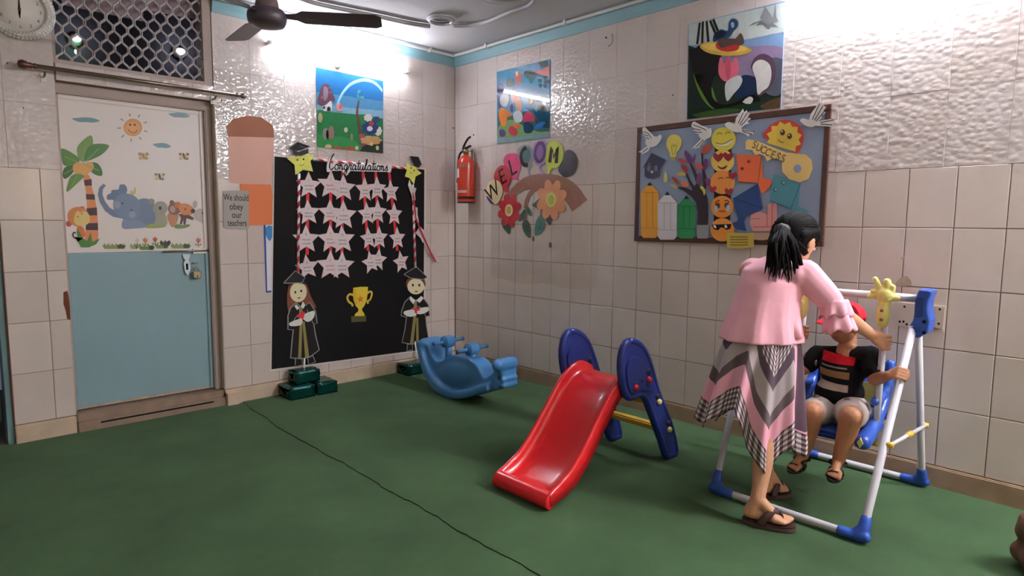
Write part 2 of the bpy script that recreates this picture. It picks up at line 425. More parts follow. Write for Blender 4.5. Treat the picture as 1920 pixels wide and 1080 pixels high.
# skirting
bm = bmesh.new(); add_box(bm, (-0.014, Y0, -0.03), (B, -0.0, TB-0.004)); bmesh.ops.bevel(bm, geom=[e for e in bm.edges], offset=0.006, segments=2, affect='EDGES'); struct('baseboard_right', bm, M_CEM)
bm = bmesh.new(); add_box(bm, (DR-0.005, -0.02, -0.03), (-0.014, B, TB-0.004)); add_box(bm, (DR-0.005, -0.06, -0.03), (DR+0.075, B, TB-0.02)); struct('baseboard_left', bm, M_CEMW)
bm = bmesh.new(); add_box(bm, (PL_, -0.022, -0.03), (DL, B, TB-0.004)); bmesh.ops.bevel(bm, geom=[e for e in bm.edges], offset=0.005, segments=2, affect='EDGES'); struct('baseboard_pillar', bm, M_CEMW)
# pale blue cornice on both walls
def cornice(name, w, s0, s1):
    prof = [(0.0, ZT), (0.008, ZT), (0.014, ZT+0.03), (0.03, ZT+0.07), (0.036, ZC), (-0.006, ZC), (-0.006, ZT)]
    bm = bmesh.new(); a = [bm.verts.new(W3(w, s0, z, d)) for d, z in prof]; b = [bm.verts.new(W3(w, s1, z, d)) for d, z in prof]; n = len(prof)
    bm.faces.new(a); bm.faces.new(list(reversed(b)))
    for i in range(n): bm.faces.new((a[i], b[i], b[(i+1) % n], a[(i+1) % n]))
    return struct(name, bm, M_BLUE)
cornice('trim_1', 'L', DR+0.005, -0.0); cornice('trim_2', 'R', 0.0, 6.9); cornice('trim_3', 'L', X0, DL)
# broken edge of the pillar beside the door
M_BRK = mat('broken_brick', '#7a4a36', 0.95, 0.1, var=0.4, vscale=30, bump=0.8, bscale=40)
cut('chipped_edge', 'L', [(119, 548), (126, 545), (129, 555), (131, 575), (132, 600), (126, 598), (123, 582), (119, 570)], 0.0002, 0.0012, M_BRK, wall_left)
# ---------------------------------------------------------------- door_1
M_JAMB = mat('jamb_plaster', '#c3b1a2', 0.7, 0.3, var=0.12, vscale=6)
M_DOORW = mat('door_cream_paint', '#efe3dd', 0.35, 0.45, var=0.02, vscale=2)
M_DOORB = mat('door_blue_paint', '#8fadb4', 0.42, 0.45, var=0.09, vscale=1.6)
M_FRAME = mat('frame_paint', '#b7a49a', 0.5, 0.4, var=0.08, vscale=5)
M_STEEL = mat('worn_steel', '#a9a39b', 0.35, 0.5, 0.9, var=0.2, vscale=30)
door = empty('door_1', kind='structure')
YD = 0.10
bm = bmesh.new(); add_box(bm, (DR-0.004, 0.004, TB), (DR+0.002, 0.20, 2.2)); struct('jamb_lining', bm, M_JAMB, door)
bm = bmesh.new(); add_box(bm, (DL-0.002, 0.004, TB), (DL+0.004, 0.20, 2.2)); struct('jamb_lining', bm, M_JAMB, door)
bm = bmesh.new()
add_box(bm, (DL, 0.06, 2.135), (DR, 0.15, 2.2)); add_box(bm, (DR-0.048, 0.06, 0.14), (DR, 0.15, 2.135)); add_box(bm, (DL, 0.07, 0.14), (DL+0.022, 0.15, 2.135))
bmesh.ops.bevel(bm, geom=list(bm.edges), offset=0.006, segments=2, affect='EDGES'); struct('door_frame', bm, M_FRAME, door)
box('upper_panel', (DL+0.022, YD, 1.158), (DR-0.048, YD+0.035, 2.135), M_DOORW, door, 0.004)
bm = bmesh.new(); add_box(bm, (DR-0.075, YD-0.010, 1.17), (DR-0.048, YD, 2.135)); add_box(bm, (DL+0.022, YD-0.010, 2.108), (DR-0.075, YD, 2.135)); bmesh.ops.bevel(bm, geom=list(bm.edges), offset=0.003, segments=2, affect='EDGES'); from_bm('door_moulding', bm, M_DOORW, door)
box('lower_panel', (DL+0.022, YD, 0.148), (DR-0.048, YD+0.035, 1.158), M_DOORB, door, 0.004)
bm = bmesh.new(); add_box(bm, (DL+0.022, YD-0.012, 0.15), (DL+0.05, YD, 1.15)); add_box(bm, (DR-0.072, YD-0.012, 0.15), (DR-0.048, YD, 1.15)); bmesh.ops.bevel(bm, geom=list(bm.edges), offset=0.003, segments=2, affect='EDGES'); from_bm('edge_strip', bm, M_DOORB, door)
bm = bmesh.new(); add_box(bm, (DL+0.022, YD-0.004, 0.15), (DR-0.048, YD, 0.166)); from_bm('worn_bottom_edge', bm, mat('worn_paint', '#b9a892', 0.8, 0.2, var=0.3, vscale=40), door)
# tower bolt and hasp
z1 = AY(YD, 340, 472).z
tube('tower_bolt', [(AY(YD-.012, 306, 475).x, YD-0.012, z1+0.004), (DR-0.02, YD-0.012, z1+0.004)], 0.007, M_STEEL, door)
bm = bmesh.new(); add_box(bm, (-2.30, YD-0.016, z1-0.016), (-2.21, YD, z1+0.018)); from_bm('bolt_plate', bm, M_STEEL, door)
hp = [(p.x, p.z) for p in (AY(YD-.014, *q) for q in ((342, 477), (356, 477), (355, 484), (353, 487), (356, 494), (357, 506), (352, 517), (347, 510), (344, 494), (347, 487), (344, 484)))]
prism('hasp', [(x, YD-0.018, z) for x, z in hp], (0, 0.004, 0), mat('galvanised', '#c9d3d6', 0.4, 0.5, 0.3), door)
c = AY(YD-.02, 351, 500); bm = bmesh.new(); add_box(bm, (c.x-0.007, YD-0.0195, c.z-0.022), (c.x+0.007, YD-0.0175, c.z+0.022)); from_bm('hasp_slot', bm, M_DARK, door)
c = AY(YD-.02, 366, 496)
tube('staple', [(c.x-0.012, YD, c.z+0.012), (c.x-0.012, YD-0.024, c.z+0.012), (c.x+0.012, YD-0.024, c.z+0.012), (c.x+0.012, YD, c.z+0.012)], 0.004, M_STEEL, door, 8)
# padlock hanging on the staple
pk = empty('padlock', 'small steel padlock hanging on the blue door beside the hasp', 'padlock')
c = AY(YD-.03, 369, 515)
box('lock_body', (c.x-0.026, YD-0.042, c.z-0.026), (c.x+0.026, YD-0.020, c.z+0.024), mat('padlock_steel', '#a8977f', 0.3, 0.5, 0.85, var=0.2, vscale=30), pk, 0.005)
tube('shackle', [(c.x+0.014*math.cos(a), YD-0.031, c.z+0.035+0.017*math.sin(a)) for a in [PI+0.0001]+[PI-PI*k/8 for k in range(9)]] + [(c.x+0.014, YD-0.031, c.z+0.018)], 0.0042, M_STEEL, pk, 8)
ball('keyhole', (c.x, YD-0.0425, c.z-0.010), (0.004, 0.001, 0.007), M_DARK, pk, sub=1)
# concrete threshold
bm = bmesh.new(); add_box(bm, (DL+0.004, -0.03, -0.03), (DR-0.004, 0.16, 0.095)); add_box(bm, (DL+0.004, 0.0, 0.09), (DR-0.004, 0.16, 0.140)); bmesh.ops.bevel(bm, geom=list(bm.edges), offset=0.006, segments=2, affect='EDGES')
thr = struct('trim_4', bm, mat('threshold_cement', '#9a8371', 0.85, 0.2, var=0.3, vscale=10, bump=0.4, bscale=30))
bm = bmesh.new(); add_box(bm, (-2.93, -0.0325, 0.072), (-2.24, -0.029, 0.082)); from_bm('dark_crack', bm, M_DARK, thr)
# ---------------------------------------------------------------- opening left of the pillar with a blue metal door
d2 = empty('door_2', kind='structure')
M_DB2 = mat('dull_blue_paint', '#6f8a8d', 0.5, 0.4, var=0.2, vscale=4)
bm = bmesh.new(); add_box(bm, (PL_-0.035, 0.012, ZF-0.01), (PL_, 0.17, 2.25)); add_box(bm, (-4.35, 0.012, 2.2), (PL_, 0.17, 2.25)); from_bm('door_frame', bm, M_DB2, d2)
box('door_leaf', (-4.32, 0.10, ZF+0.12), (PL_-0.05, 0.13, 2.19), M_DB2, d2, 0.004)
bm = bmesh.new(); add_box(bm, (PL_-0.004, -0.003, TB), (PL_+0.001, 0.012, ZB)); from_bm('raw_edge', bm, M_BRK, wall_left)
# ---------------------------------------------------------------- transom window with an expanded metal grille
win = empty('window_1', kind='structure')
GZ0, GZ1 = 2.3, ZC
bm = bmesh.new(); add_box(bm, (DR-0.055, 0.01, GZ0), (DR, 0.16, GZ1)); add_box(bm, (DL, 0.03, GZ0+0.025), (DL+0.02, 0.16, GZ1)); add_box(bm, (DL, 0.01, GZ0), (DR-0.055, 0.16, GZ0+0.025))
from_bm('window_frame', bm, M_FRAME, win)
M_GR = mat('grille_paint', '#c2b8bb', 0.45, 0.4)
p_ = 0.0775; T_ = 0.122; xr = DR-0.055
k = 0; x = xr
bm = bmesh.new()
while x > DL+0.01:
    sg = 1 if k % 2 == 0 else -1
    pts = []
    for i in range(57):
        z = GZ0+0.02+i*(GZ1-GZ0-0.02)/56; ph = 2*PI*(z-GZ0)/T_
        tri = max(-1, min(1, 1.35*math.sin(ph)))
        pts.append((min(max(x+sg*(p_/4-0.002)*tri, DL+0.012), xr+0.01), 0.045, z))
    tube('grille_bar', pts, 0.0082, M_GR, win, 6)
    x -= p_/2; k += 1
bm.free()
# dark room behind the grille, its pale hanging and its two lamps
bm = bmesh.new(); add_box(bm, (-4.6, 1.5, 1.5), (-0.6, 1.55, 3.3)); add_box(bm, (-4.6, 0.2, 3.25), (-0.6, 1.5, 3.3)); add_box(bm, (-4.6, 0.2, 1.5), (-0.6, 1.5, 1.52)); add_box(bm, (-4.62, 0.2, 1.5), (-4.58, 1.5, 3.3)); add_box(bm, (-0.62, 0.2, 1.5), (-0.58, 1.5, 3.3))
struct('wall_corridor', bm, mat('corridor_paint', '#4a464c', 0.8, 0.2, var=0.25, vscale=2))
q = [AY(0.13, *p) for p in ((112, -14), (118, 9), (140, 14), (268, 40), (269, 19), (300, 24), (330, 30), (372, 36), (390, 20), (390, -60), (112, -60))]
cl = prism('hanging_cloth', [(v.x, 0.13, v.z) for v in q], (0, 0.006, 0), mat('pinkish_cloth', '#b09a9e', 0.85, 0.2, var=0.15, vscale=14, bump=0.5, bscale=18))
tag(cl, 'pale pinkish cloth hung behind the top of the diamond grille', 'cloth')
for nm, (u, v), r, lab in (('ceiling_bulb', (339, 96), 0.034, 'bluish white round lamp glowing behind right half of the grille'), ('ceiling_bulb', (144, 72), 0.03, 'small white lamp glowing behind left half of the grille')):
    c = AY(1.42, u, v); o = empty(nm, lab, 'lamp', 'lamps behind the grille')
    ball('bulb', (c.x, c.y, c.z), (r, r, r*0.72), emit('cold_bulb', '#dfe8ff', 9.0), o)
    lathe('lamp_base', [(0.0, 0), (0.045, 0), (0.045, 0.04), (0.02, 0.07)], (c.x, 1.5, c.z), mat('white_plastic', '#e6e4e0', 0.4), o, (0, -1, 0), 16)
c = AY(1.40, 144, 97); o = ball('green_indicator', (c.x, c.y, c.z), (0.016, 0.012, 0.022), emit('green_lamp', '#7dffa0', 2.5)); tag(o, 'little green indicator light below the left lamp behind the grille', 'indicator light')
# ---------------------------------------------------------------- carpets with the seam between them
seam = [(445, 748), (470, 766), (500, 785), (525, 804.5), (560, 823), (603.7, 848.6), (641.5, 867.5), (680, 890), (717, 913), (740, 927), (767.4, 939.9), (800, 958), (827, 974.5), (874, 1004.4), (924.7, 1031), (994, 1069), (1060, 1105), (1200, 1180)]
sw = [AZ(ZF, *p) for p in seam]; sw = [(p.x, p.y) for p in sw]
sw = [(sw[0][0], -0.075)] + [s for s in sw if s[1] < -0.08]
end = (sw[-1][0]+(sw[-1][0]-sw[-4][0])*3, Y0)
sw = smooth(sw+[end], 4, False); sw[-1] = end
rr = random.Random(5); LFT = []; RGT = []
for i, (x, y) in enumerate(sw):
    g = 0.0030+0.0075*max(0, math.sin(min(1, i/26)*PI*0.8))*(0.6+0.8*rr.random()); wv = 0.004*math.sin(i*1.1)+0.003*math.sin(i*2.7)
    LFT.append((x+wv-g*0.6, y-g)); RGT.append((x+wv+g*0.6, y+g))
def carpet(name, edge, rest, lift, label):
    o = edge+rest; n = len(o); ne = len(edge); bm = bmesh.new()
    t = [bm.verts.new((x, y, ZF+(lift if 6 < i < ne-3 else 0))) for i, (x, y) in enumerate(o)]; b = [bm.verts.new((x, y, ZF-0.006)) for x, y in o]
    f = bm.faces.new(t); bm.faces.new(list(reversed(b)))
    for i in range(n): bm.faces.new((t[i], b[i], b[(i+1) % n], t[(i+1) % n]))
    return from_bm(name, bm, M_CARPET, floor)
RGT2 = [(RGT[0][0], -0.022)] + RGT
carpet('carpet_strip', RGT2, [(-0.016, Y0), (-0.016, -0.022)], 0.0, 'green carpet under the slide, the rocker and the swing, right of the seam')
carpet('carpet_strip', LFT, [(X0, Y0), (X0, 0.0), (PL_-0.001, 0.0), (PL_-0.001, -0.024), (DL, -0.024), (DL, -0.032), (DR-0.006, -0.032), (DR-0.006, -0.062), (LFT[0][0], -0.062)], 0.0, 'empty green carpet in the left foreground before the door')
# ---------------------------------------------------------------- tube lamps
M_WHITE = mat('white_enamel', '#eceae6', 0.35)
def tube_lamp(label, a, b, out, up, strength, colour='#f4f6ff'):
    o = empty('tube_light', label, 'tube light', 'tube lights on the walls')
    a = Vector(a); b = Vector(b); t = (b-a).normalized(); out = Vector(out); up = Vector(up)
    def bx(nm, a, b, h, d0, d1, m):
        vs = []
        for p in (a, b):
            for dd, hh in ((d0, -h), (d1, -h), (d1, h), (d0, h)): vs.append(p+out*dd+up*hh)
        return mesh(nm, vs, [(0, 1, 2, 3), (7, 6, 5, 4), (0, 4, 5, 1), (1, 5, 6, 2), (2, 6, 7, 3), (3, 7, 4, 0)], m, o)
    bx('batten', a, b, 0.011, 0.0, 0.024, M_WHITE)
    bx('end_holder', a, a+t*0.022, 0.015, 0.024, 0.066, M_WHITE); bx('end_holder', b-t*0.022, b, 0.015, 0.024, 0.066, M_WHITE)
    tube('glass_tube', [a+t*0.023+out*0.049, b-t*0.023+out*0.049], 0.0135, emit('tube_glow_%g' % strength, colour, strength), o, 12)
    return o
tube_lamp('white tube light glowing on the back wall above the rainbow picture', (-1.77, -0.0015, 2.662), (-0.55, -0.0015, 2.668), (0, -1, 0), (0, 0, 1), TUBE_LEFT)
tube_lamp('white tube light high on the right wall beside the straw hat picture', (-0.0015, -3.10, 2.715), (-0.0015, -4.32, 2.715), (-1, 0, 0), (0, 0, 1), TUBE_RIGHT)
tube_lamp('upright tube light on the wall behind the camera', (-2.42, Y0+0.001, 1.35), (-2.42, Y0+0.001, 2.55), (0, 1, 0), (1, 0, 0), TUBE_BACK, '#ffe2c4')
tube_lamp('white tube light on the right wall behind the camera', (-0.0015, -5.25, 2.70), (-0.0015, -6.45, 2.70), (-1, 0, 0), (0, 0, 1), TUBE_RIGHT2)
# ---------------------------------------------------------------- helpers for flat paper work
def cr(x0, y0, s):                      # crop coordinates -> photograph pixels
    return lambda *pts: [(x0+x/s, y0+y/s) for x, y in pts]
def pxo(cx, cy, rx, ry, rot=0.0, n=24):
    return [(cx+rx*math.cos(2*PI*k/n)*math.cos(rot)-ry*math.sin(2*PI*k/n)*math.sin(rot), cy+rx*math.cos(2*PI*k/n)*math.sin(rot)+ry*math.sin(2*PI*k/n)*math.cos(rot)) for k in range(n)]
def ov(name, w, cx, cy, rx, ry, d, th, m, parent=None, rot=0.0, n=24): return cut(name, w, pxo(cx, cy, rx, ry, rot, n), d, th, m, parent)
def many(name, w, polys, d, th, m, parent, sm=0):
    """alike printed marks, each a part of its own"""
    for p in polys: o = cut(name, w, p, d, th, m, parent, sm)
    return o
def star(c, R, r=0.45, rot=0.0, n=5, sx=1.0):
    out = []
    for k in range(2*n):
        a = PI/2+rot+k*PI/n; q = R if k % 2 == 0 else R*r
        out.append((c[0]+q*math.cos(a)*sx, c[1]+q*math.sin(a)))
    return out
def petals(c, R, n, dep=0.16, rot=0.0, sx=1.0, k=72):
    return [(c[0]+sx*R*(1-dep+dep*abs(math.cos(n*a/2+rot)))*math.cos(a), c[1]+R*(1-dep+dep*abs(math.cos(n*a/2+rot)))*math.sin(a)) for a in [2*PI*i/k for i in range(k)]]
def pr(c): return mat('laminated_%s' % c.lstrip('#'), c, 0.035, 0.55, var=0.16, vscale=28)
E1 = 0.0005
# ---------------------------------------------------------------- clock
ck = empty('wall_clock', 'round clear-rimmed wall clock high on the left by the diamond grille', 'clock')
cx_, cz_, R_ = -3.2, 2.568, 0.172
lathe('rim', [(0.118, 0.004), (0.122, 0.02), (0.14, 0.028), (0.165, 0.018), (R_, 0.006), (R_, 0.0)], W3('L', cx_, cz_, 0.0005), mat('clear_rim', '#d9d2cc', 0.08, 0.7, coat=0.5), ck, (0, -1, 0), 48)
bm = bmesh.new()
for k in range(54):
    a = 2*PI*k/54
    for rr_, dd in ((0.132, 0.026), (0.150, 0.025), (0.164, 0.018)): add_ball(bm, W3('L', cx_+rr_*math.cos(a+rr_*9), cz_+rr_*math.sin(a+rr_*9), dd), (0.007, 0.006, 0.007), sub=1)
o = from_bm('crystal_beads', bm, mat('crystal', '#f2eee9', 0.04, 0.9, coat=0.8), ck); o['kind'] = 'stuff'
lathe('dial', [(0.0, 0.008), (0.12, 0.008), (0.12, 0.0)], W3('L', cx_, cz_, 0.001), mat('dial_white', '#e6ddd3', 0.35), ck, (0, -1, 0), 40)
for k in range(12):
    a = 2*PI*k/12; text('numeral', 'L', str(k if k else 12), (cx_+0.098*math.sin(a), cz_+0.098*math.cos(a)), 0.026, 0.0094, ink('#6d625c'), ck)
def hand(nm, a, l, wd): 
    bm = bmesh.new(); p0 = (cx_-0.05*math.sin(a), cz_-0.05*math.cos(a)); p1 = (cx_+l*math.sin(a), cz_+l*math.cos(a))
    ribbon(bm, 'L', [p0, ((p0[0]*3+p1[0])/4, (p0[1]*3+p1[1])/4), ((p0[0]+p1[0])/2, (p0[1]+p1[1])/2), p1], [0.002, wd, wd*0.8, 0.002], 0.012, 0.001); return from_bm(nm, bm, mat('hand_brown', '#5d3a30', 0.4), ck)
hand('hour_hand', 0.03, 0.06, 0.011); hand('minute_hand', -0.02, 0.095, 0.008)
lathe('hub', [(0, 0.004), (0.008, 0.003), (0.008, 0)], W3('L', cx_, cz_, 0.012), mat('hand_brown', '#5d3a30'), ck, (0, -1, 0), 12)
# ---------------------------------------------------------------- curtain rod above the door
rod = empty('curtain_rod', 'brown metal curtain rod across the wall above the door', 'curtain rod')
M_ROD = mat('antique_metal', '#8a776b', 0.28, 0.5, 0.8, var=0.15, vscale=10)
a = AY(-0.075, 47, 121); b = AY(-0.075, 457, 180)
tube('pole', [a, b], 0.0125, M_ROD, rod, 14)
M_FIN = mat('rod_finial', '#6b4638', 0.35, 0.5, 0.6)
for p, sg in ((a, -1), (b, 1)):
    lathe('finial', [(0.0, 0.0), (0.013, 0.001), (0.016, 0.012), (0.012, 0.022), (0.017, 0.03), (0.014, 0.04), (0.022, 0.052), (0.026, 0.068), (0.02, 0.085), (0.0, 0.093)] if sg < 0 else [(0, 0), (0.013, 0.001), (0.016, 0.01), (0.010, 0.018), (0.011, 0.03), (0.019, 0.045), (0.02, 0.055), (0.012, 0.07), (0, 0.075)], (p.x-sg*0.055, p.y, p.z), M_FIN if sg < 0 else M_ROD, rod, (sg, 0, 0), 16)
for u, v in ((84, 131), (405, 176)):
    q = AY(-0.075, u, v)
    tube('bracket', [(q.x, -0.0005, q.z-0.03), (q.x, -0.05, q.z-0.03), (q.x, -0.075, q.z-0.014)], 0.006, M_ROD, rod, 8)
    box('bracket_plate', (q.x-0.014, -0.006, q.z-0.06), (q.x+0.014, -0.0003, q.z-0.005), mat('plate_white', '#e4dbd2', 0.4), rod, 0.002)
# ---------------------------------------------------------------- pipes on wall and ceiling
M_PIPE = mat('white_conduit', '#dcdad9', 0.38)
cp = empty('conduit_pipe', 'white conduit pipe running along both walls just below the ceiling', 'pipe')
tube('pipe', smooth([(-2.14, -0.058, 2.882), (-1.2, -0.058, 2.882), (-0.16, -0.058, 2.882), (-0.075, -0.075, 2.882), (-0.058, -0.16, 2.882), (-0.058, -1.2, 2.882), (-0.058, -4.6, 2.882)], 6, False), 0.0135, M_PIPE, cp, 10)
for u, v, w in ((660, 57, 'L'), (806, 92, 'L'), (912, 88, 'R'), (1060, 45, 'R')):
    q = AY(-0.058, u, v) if w == 'L' else AX(-0.058, u, v)
    if w == 'L': box('clip', (q.x-0.012, -0.076, 2.866), (q.x+0.012, -0.037, 2.903), M_PIPE, cp, 0.003)
    else: box('clip', (-0.076, q.y-0.012, 2.866), (-0.037, q.y+0.012, 2.903), M_PIPE, cp, 0.003)
M_PIPEG = mat('grey_conduit', '#b9b6b8', 0.4)
zp = 2.885
P = [AZ(zp, *q) for q in ((480, -40), (570, 0), (640, 17), (700, 29), (770, 44), (806, 49))]
c = tube('conduit_pipe', smooth(P, 5, False), 0.0165, M_PIPEG, None, 10); tag(c, 'grey conduit pipe crossing the ceiling from the fan to the ring', 'pipe')
P = [AZ(zp, *q) for q in ((849, 48), (880, 48), (915, 40), (955, 23), (985, 13), (997, 6), (1003, -6), (1000, -30))]
c = tube('conduit_pipe', smooth(P, 5, False), 0.0165, M_PIPEG, None, 10); tag(c, 'grey bent conduit pipe on the ceiling to the right of the ring', 'pipe')
P = [AZ(zp, *q) for q in ((880, -22), (908, -2), (930, 4), (960, 3), (978, 2))]
c = tube('conduit_pipe', smooth(P, 5, False), 0.014, M_PIPEG, None, 10); tag(c, 'short grey conduit pipe at the very top edge of the ceiling', 'pipe')
rg = empty('ceiling_ring', 'ring of coiled grey pipe fixed on the ceiling in front of the corner', 'pipe ring')
c0 = AZ(2.88, 827, 38)
for rr_, dz in ((0.098, 0.0), (0.085, -0.012)):
    tube('coil', [(c0.x+rr_*math.cos(2*PI*k/28), c0.y+rr_*math.sin(2*PI*k/28), 2.888+dz) for k in range(29)], 0.0115, M_PIPEG, rg, 8)
lathe('cover_plate', [(0.0, 0.0), (0.07, 0.0), (0.072, 0.012)], (c0.x, c0.y, 2.893), M_CEIL, rg, (0, 0, 1), 24)
# ---------------------------------------------------------------- ceiling fan
fan = empty('ceiling_fan', 'dark brown ceiling fan hanging near the top of the picture', 'fan')
M_FAN = mat('fan_brown', '#4d4048', 0.38, 0.5, var=0.1); h = DP(501, 30, 3.4)
lathe('motor', [(0.0, -0.062), (0.05, -0.060), (0.085, -0.052), (0.100, -0.035), (0.104, -0.01), (0.102, 0.012), (0.085, 0.03), (0.05, 0.042), (0.02, 0.05), (0, 0.05)], h, M_FAN, fan, (0, 0, 1), 36)
lathe('lower_bell', [(0.064, 0.028), (0.060, 0.06), (0.05, 0.11), (0.034, 0.16), (0.018, 0.19), (0.0, 0.195)], h, mat('fan_bell', '#6a5a57', 0.4), fan, (0, 0, 1), 28)
tube('down_rod', [(h.x, h.y, h.z+0.15), (h.x, h.y, ZC-0.02)], 0.012, M_FAN, fan)
lathe('ceiling_bell', [(0.016, -0.09), (0.045, -0.05), (0.06, 0.0), (0.0, 0.0)], (h.x, h.y, ZC-0.001), M_FAN, fan, (0, 0, 1), 24)
tgt = AZ(h.z, 720, 42); az = math.atan2(tgt.y-h.y, tgt.x-h.x)
for k in range(3):
    a = az+2*PI*k/3; ax = Vector((math.cos(a), math.sin(a), 0)); sd = Vector((-math.sin(a), math.cos(a), 0)); bm = bmesh.new()
    prof = [(0.10, 0.022, 0), (0.15, 0.03, 0), (0.19, 0.062, 0), (0.30, 0.066, 0), (0.45, 0.068, 0), (0.58, 0.07, 0), (0.61, 0.05, 0)]
    tp = []; bt = []
    for r_, w_, _ in prof:
        for sgn in (-1, 1):
            p = h+ax*r_+sd*(w_*sgn)+Vector((0, 0, -sgn*w_*0.20)); tp.append(bm.verts.new(p+Vector((0, 0, 0.004)))); bt.append(bm.verts.new(p))
    for i in range(len(prof)-1):
        for L_, rv in ((tp, 0), (bt, 1)):
            f = (L_[2*i], L_[2*i+1], L_[2*i+3], L_[2*i+2]); bm.faces.new(f[::-1] if rv else f)
        for s_ in (0, 1): bm.faces.new((tp[2*i+s_], bt[2*i+s_], bt[2*i+2+s_], tp[2*i+2+s_]))
    bm.faces.new((tp[0], tp[1], bt[1], bt[0])); bm.faces.new((tp[-2], tp[-1], bt[-1], bt[-2]))
    from_bm('blade', bm, M_FAN, fan)
# cable and round box under the left tube light
o = empty('cable_box', 'small white round cable box on the wall below the tube light', 'cable box'); q = sz('L', [(632, 121)])[0]
lathe('cover', [(0, 0.026), (0.028, 0.024), (0.034, 0.016), (0.034, 0.0)], W3('L', q[0], q[1]-0.0, 0.0008), M_WHITE, o, (0, -1, 0), 20)
tube('cable', [W3('L', q[0]+0.02, q[1]+0.03, 0.004), W3('L', q[0]+0.035, q[1]+0.10, 0.004), W3('L', q[0]+0.04, 2.79, 0.004)], 0.003, M_WHITE, o, 6)
# ---------------------------------------------------------------- stickers on the cream part of the door
DD = -YD+0.0002
g2 = cr(0, 180, 3.6)
def stk(c): return mat('sticker_%s' % c.lstrip('#'), c, 0.4, 0.4)
def sticker(label, nm='wall_sticker', cat='sticker', grp=None): return empty(nm, label, cat, grp)
for (x, y, rx), lab in zip(((161, 224.5, 26), (336, 215.5, 20), (303.5, 272.5, 17)), ('long blue cloud sticker at upper left of the door', 'blue cloud sticker at upper right corner of the door', 'short blue cloud sticker below the sun on the door')):
    t = cut('cloud_sticker', 'L', [(x-rx, y-2), (x-rx*0.6, y-3.5), (x, y-4.5), (x+rx*0.6, y-2.5), (x+rx, y+2.5), (x+rx*0.5, y+5.2), (x, y+4.4), (x-rx*0.5, y+4)], DD, E1, stk('#7fa3ad'), None, 4); tag(t, lab, 'sticker')
t = sticker('smiling orange sun sticker with short rays near the top of the door')
ov('sun_disc', 'L', 249, 239, 17.5, 16.5, DD, E1, stk('#eaa35c'), t); ov('sun_glow', 'L', 249.5, 240, 13, 12, DD+E1, E1, stk('#f0b070'), t)
many('eye', 'L', [pxo(244, 234, 2, 2.2, 0, 10), pxo(252.5, 234, 2, 2.2, 0, 10)], DD+2*E1, E1, stk('#7a3c22'), t)
line('mouth', 'L', [(240, 242), (243, 246), (249, 249), (254, 248), (258, 243.5)], 0.005, DD+2*E1, stk('#b06030'), t, 4)
many('ray', 'L', [[(249+22*math.cos(a)-1.4*math.sin(a), 239+21*math.sin(a)+1.4*math.cos(a)), (249+29*math.cos(a)-1.4*math.sin(a), 239+27*math.sin(a)+1.4*math.cos(a)), (249+29*math.cos(a)+1.4*math.sin(a), 239+27*math.sin(a)-1.4*math.cos(a)), (249+22*math.cos(a)+1.4*math.sin(a), 239+21*math.sin(a)-1.4*math.cos(a))] for a in [0.3+2*PI*k/9 for k in range(9)]], DD, E1, stk('#c9a183'), t)
for (x, y), (c1, c2), lab in zip(((269, 292.5), (345, 293), (299.5, 331)), (('#b9b37a', '#d9744a'), ('#d9b487', '#5a4034'), ('#d8c79b', '#4a3a30')), ('green and orange butterfly sticker in the middle of the door', 'brown spotted butterfly sticker at the right of the door', 'small dark bodied bee sticker below both butterflies')):
    t = sticker(lab)
    many('wing', 'L', [pxo(x-6, y-3, 4.6, 3.6, 0.4, 12), pxo(x+6, y-3, 4.6, 3.6, -0.4, 12), pxo(x-5.5, y+4, 4, 3, -0.4, 12), pxo(x+5.5, y+4, 4, 3, 0.4, 12)], DD, E1, stk(c1), t)
    many('wing_spot', 'L', [pxo(x-7, y-4, 2, 1.7, 0, 8), pxo(x+7, y-4, 2, 1.7, 0, 8), pxo(x+5, y+5, 1.8, 1.5, 0, 8)], DD+E1, E1, stk(c2), t)
    cut('body', 'L', pxo(x, y, 1.7, 6.5, -0.25, 12), DD+2*E1, E1, stk(c2), t)
# palm tree
t = sticker('palm tree sticker with striped orange trunk at left of the door')
tr = [(575, 535), (604, 540), (622, 620), (642, 700), (656, 790), (662, 900), (655, 985), (575, 1000), (578, 900), (588, 790), (584, 700), (577, 620), (563, 560)]
cut('trunk', 'L', g2(*tr), DD, E1, stk('#e98f5e'), t, 3)
for q in (((567, 568), (618, 560), (620, 605), (572, 606)), ((580, 662), (638, 664), (642, 700), (582, 698)), ((584, 758), (654, 752), (656, 806), (586, 806)), ((580, 860), (660, 856), (662, 906), (578, 904))): cut('trunk_band', 'L', g2(*q), DD+E1, E1, stk('#4a2a2c'), t)
for c_, q in (('#5f8f45', ((540, 430), (480, 380), (412, 355), (418, 425), (436, 470), (500, 465))), ('#7fa255', ((545, 440), (520, 390), (530, 330), (612, 264), (628, 330), (600, 390), (570, 440))), ('#4f8340', ((570, 440), (580, 370), (630, 325), (735, 332), (700, 385), (640, 420))), ('#457a3c', ((600, 455), (650, 450), (685, 490), (688, 538), (640, 530), (608, 500))), ('#3f7038', ((500, 470), (440, 480), (422, 530), (440, 560), (490, 520))), ('#6f9a4c', ((540, 520), (480, 540), (455, 600), (452, 648), (510, 600), (570, 540)))):
    o = cut('palm_leaf', 'L', g2(*q), DD+2*E1, E1, stk(c_), t, 3)
    cx0 = sum(p[0] for p in q)/len(q); cy0 = sum(p[1] for p in q)/len(q)
    line('leaf_vein', 'L', g2((560, 460), ((560+cx0)/2, (460+cy0)/2), (cx0*1.3-560*0.3, cy0*1.3-460*0.3)), 0.004, DD+3*E1, stk('#8fb26a'), o, 2)
for x, y, r_ in ((530, 486, 40), (600, 478, 34), (570, 500, 36)): cut('coconut', 'L', g2(*pxo(x, y, r_, r_, 0, 18)), DD+3*E1, E1, stk('#e8ae62'), t)
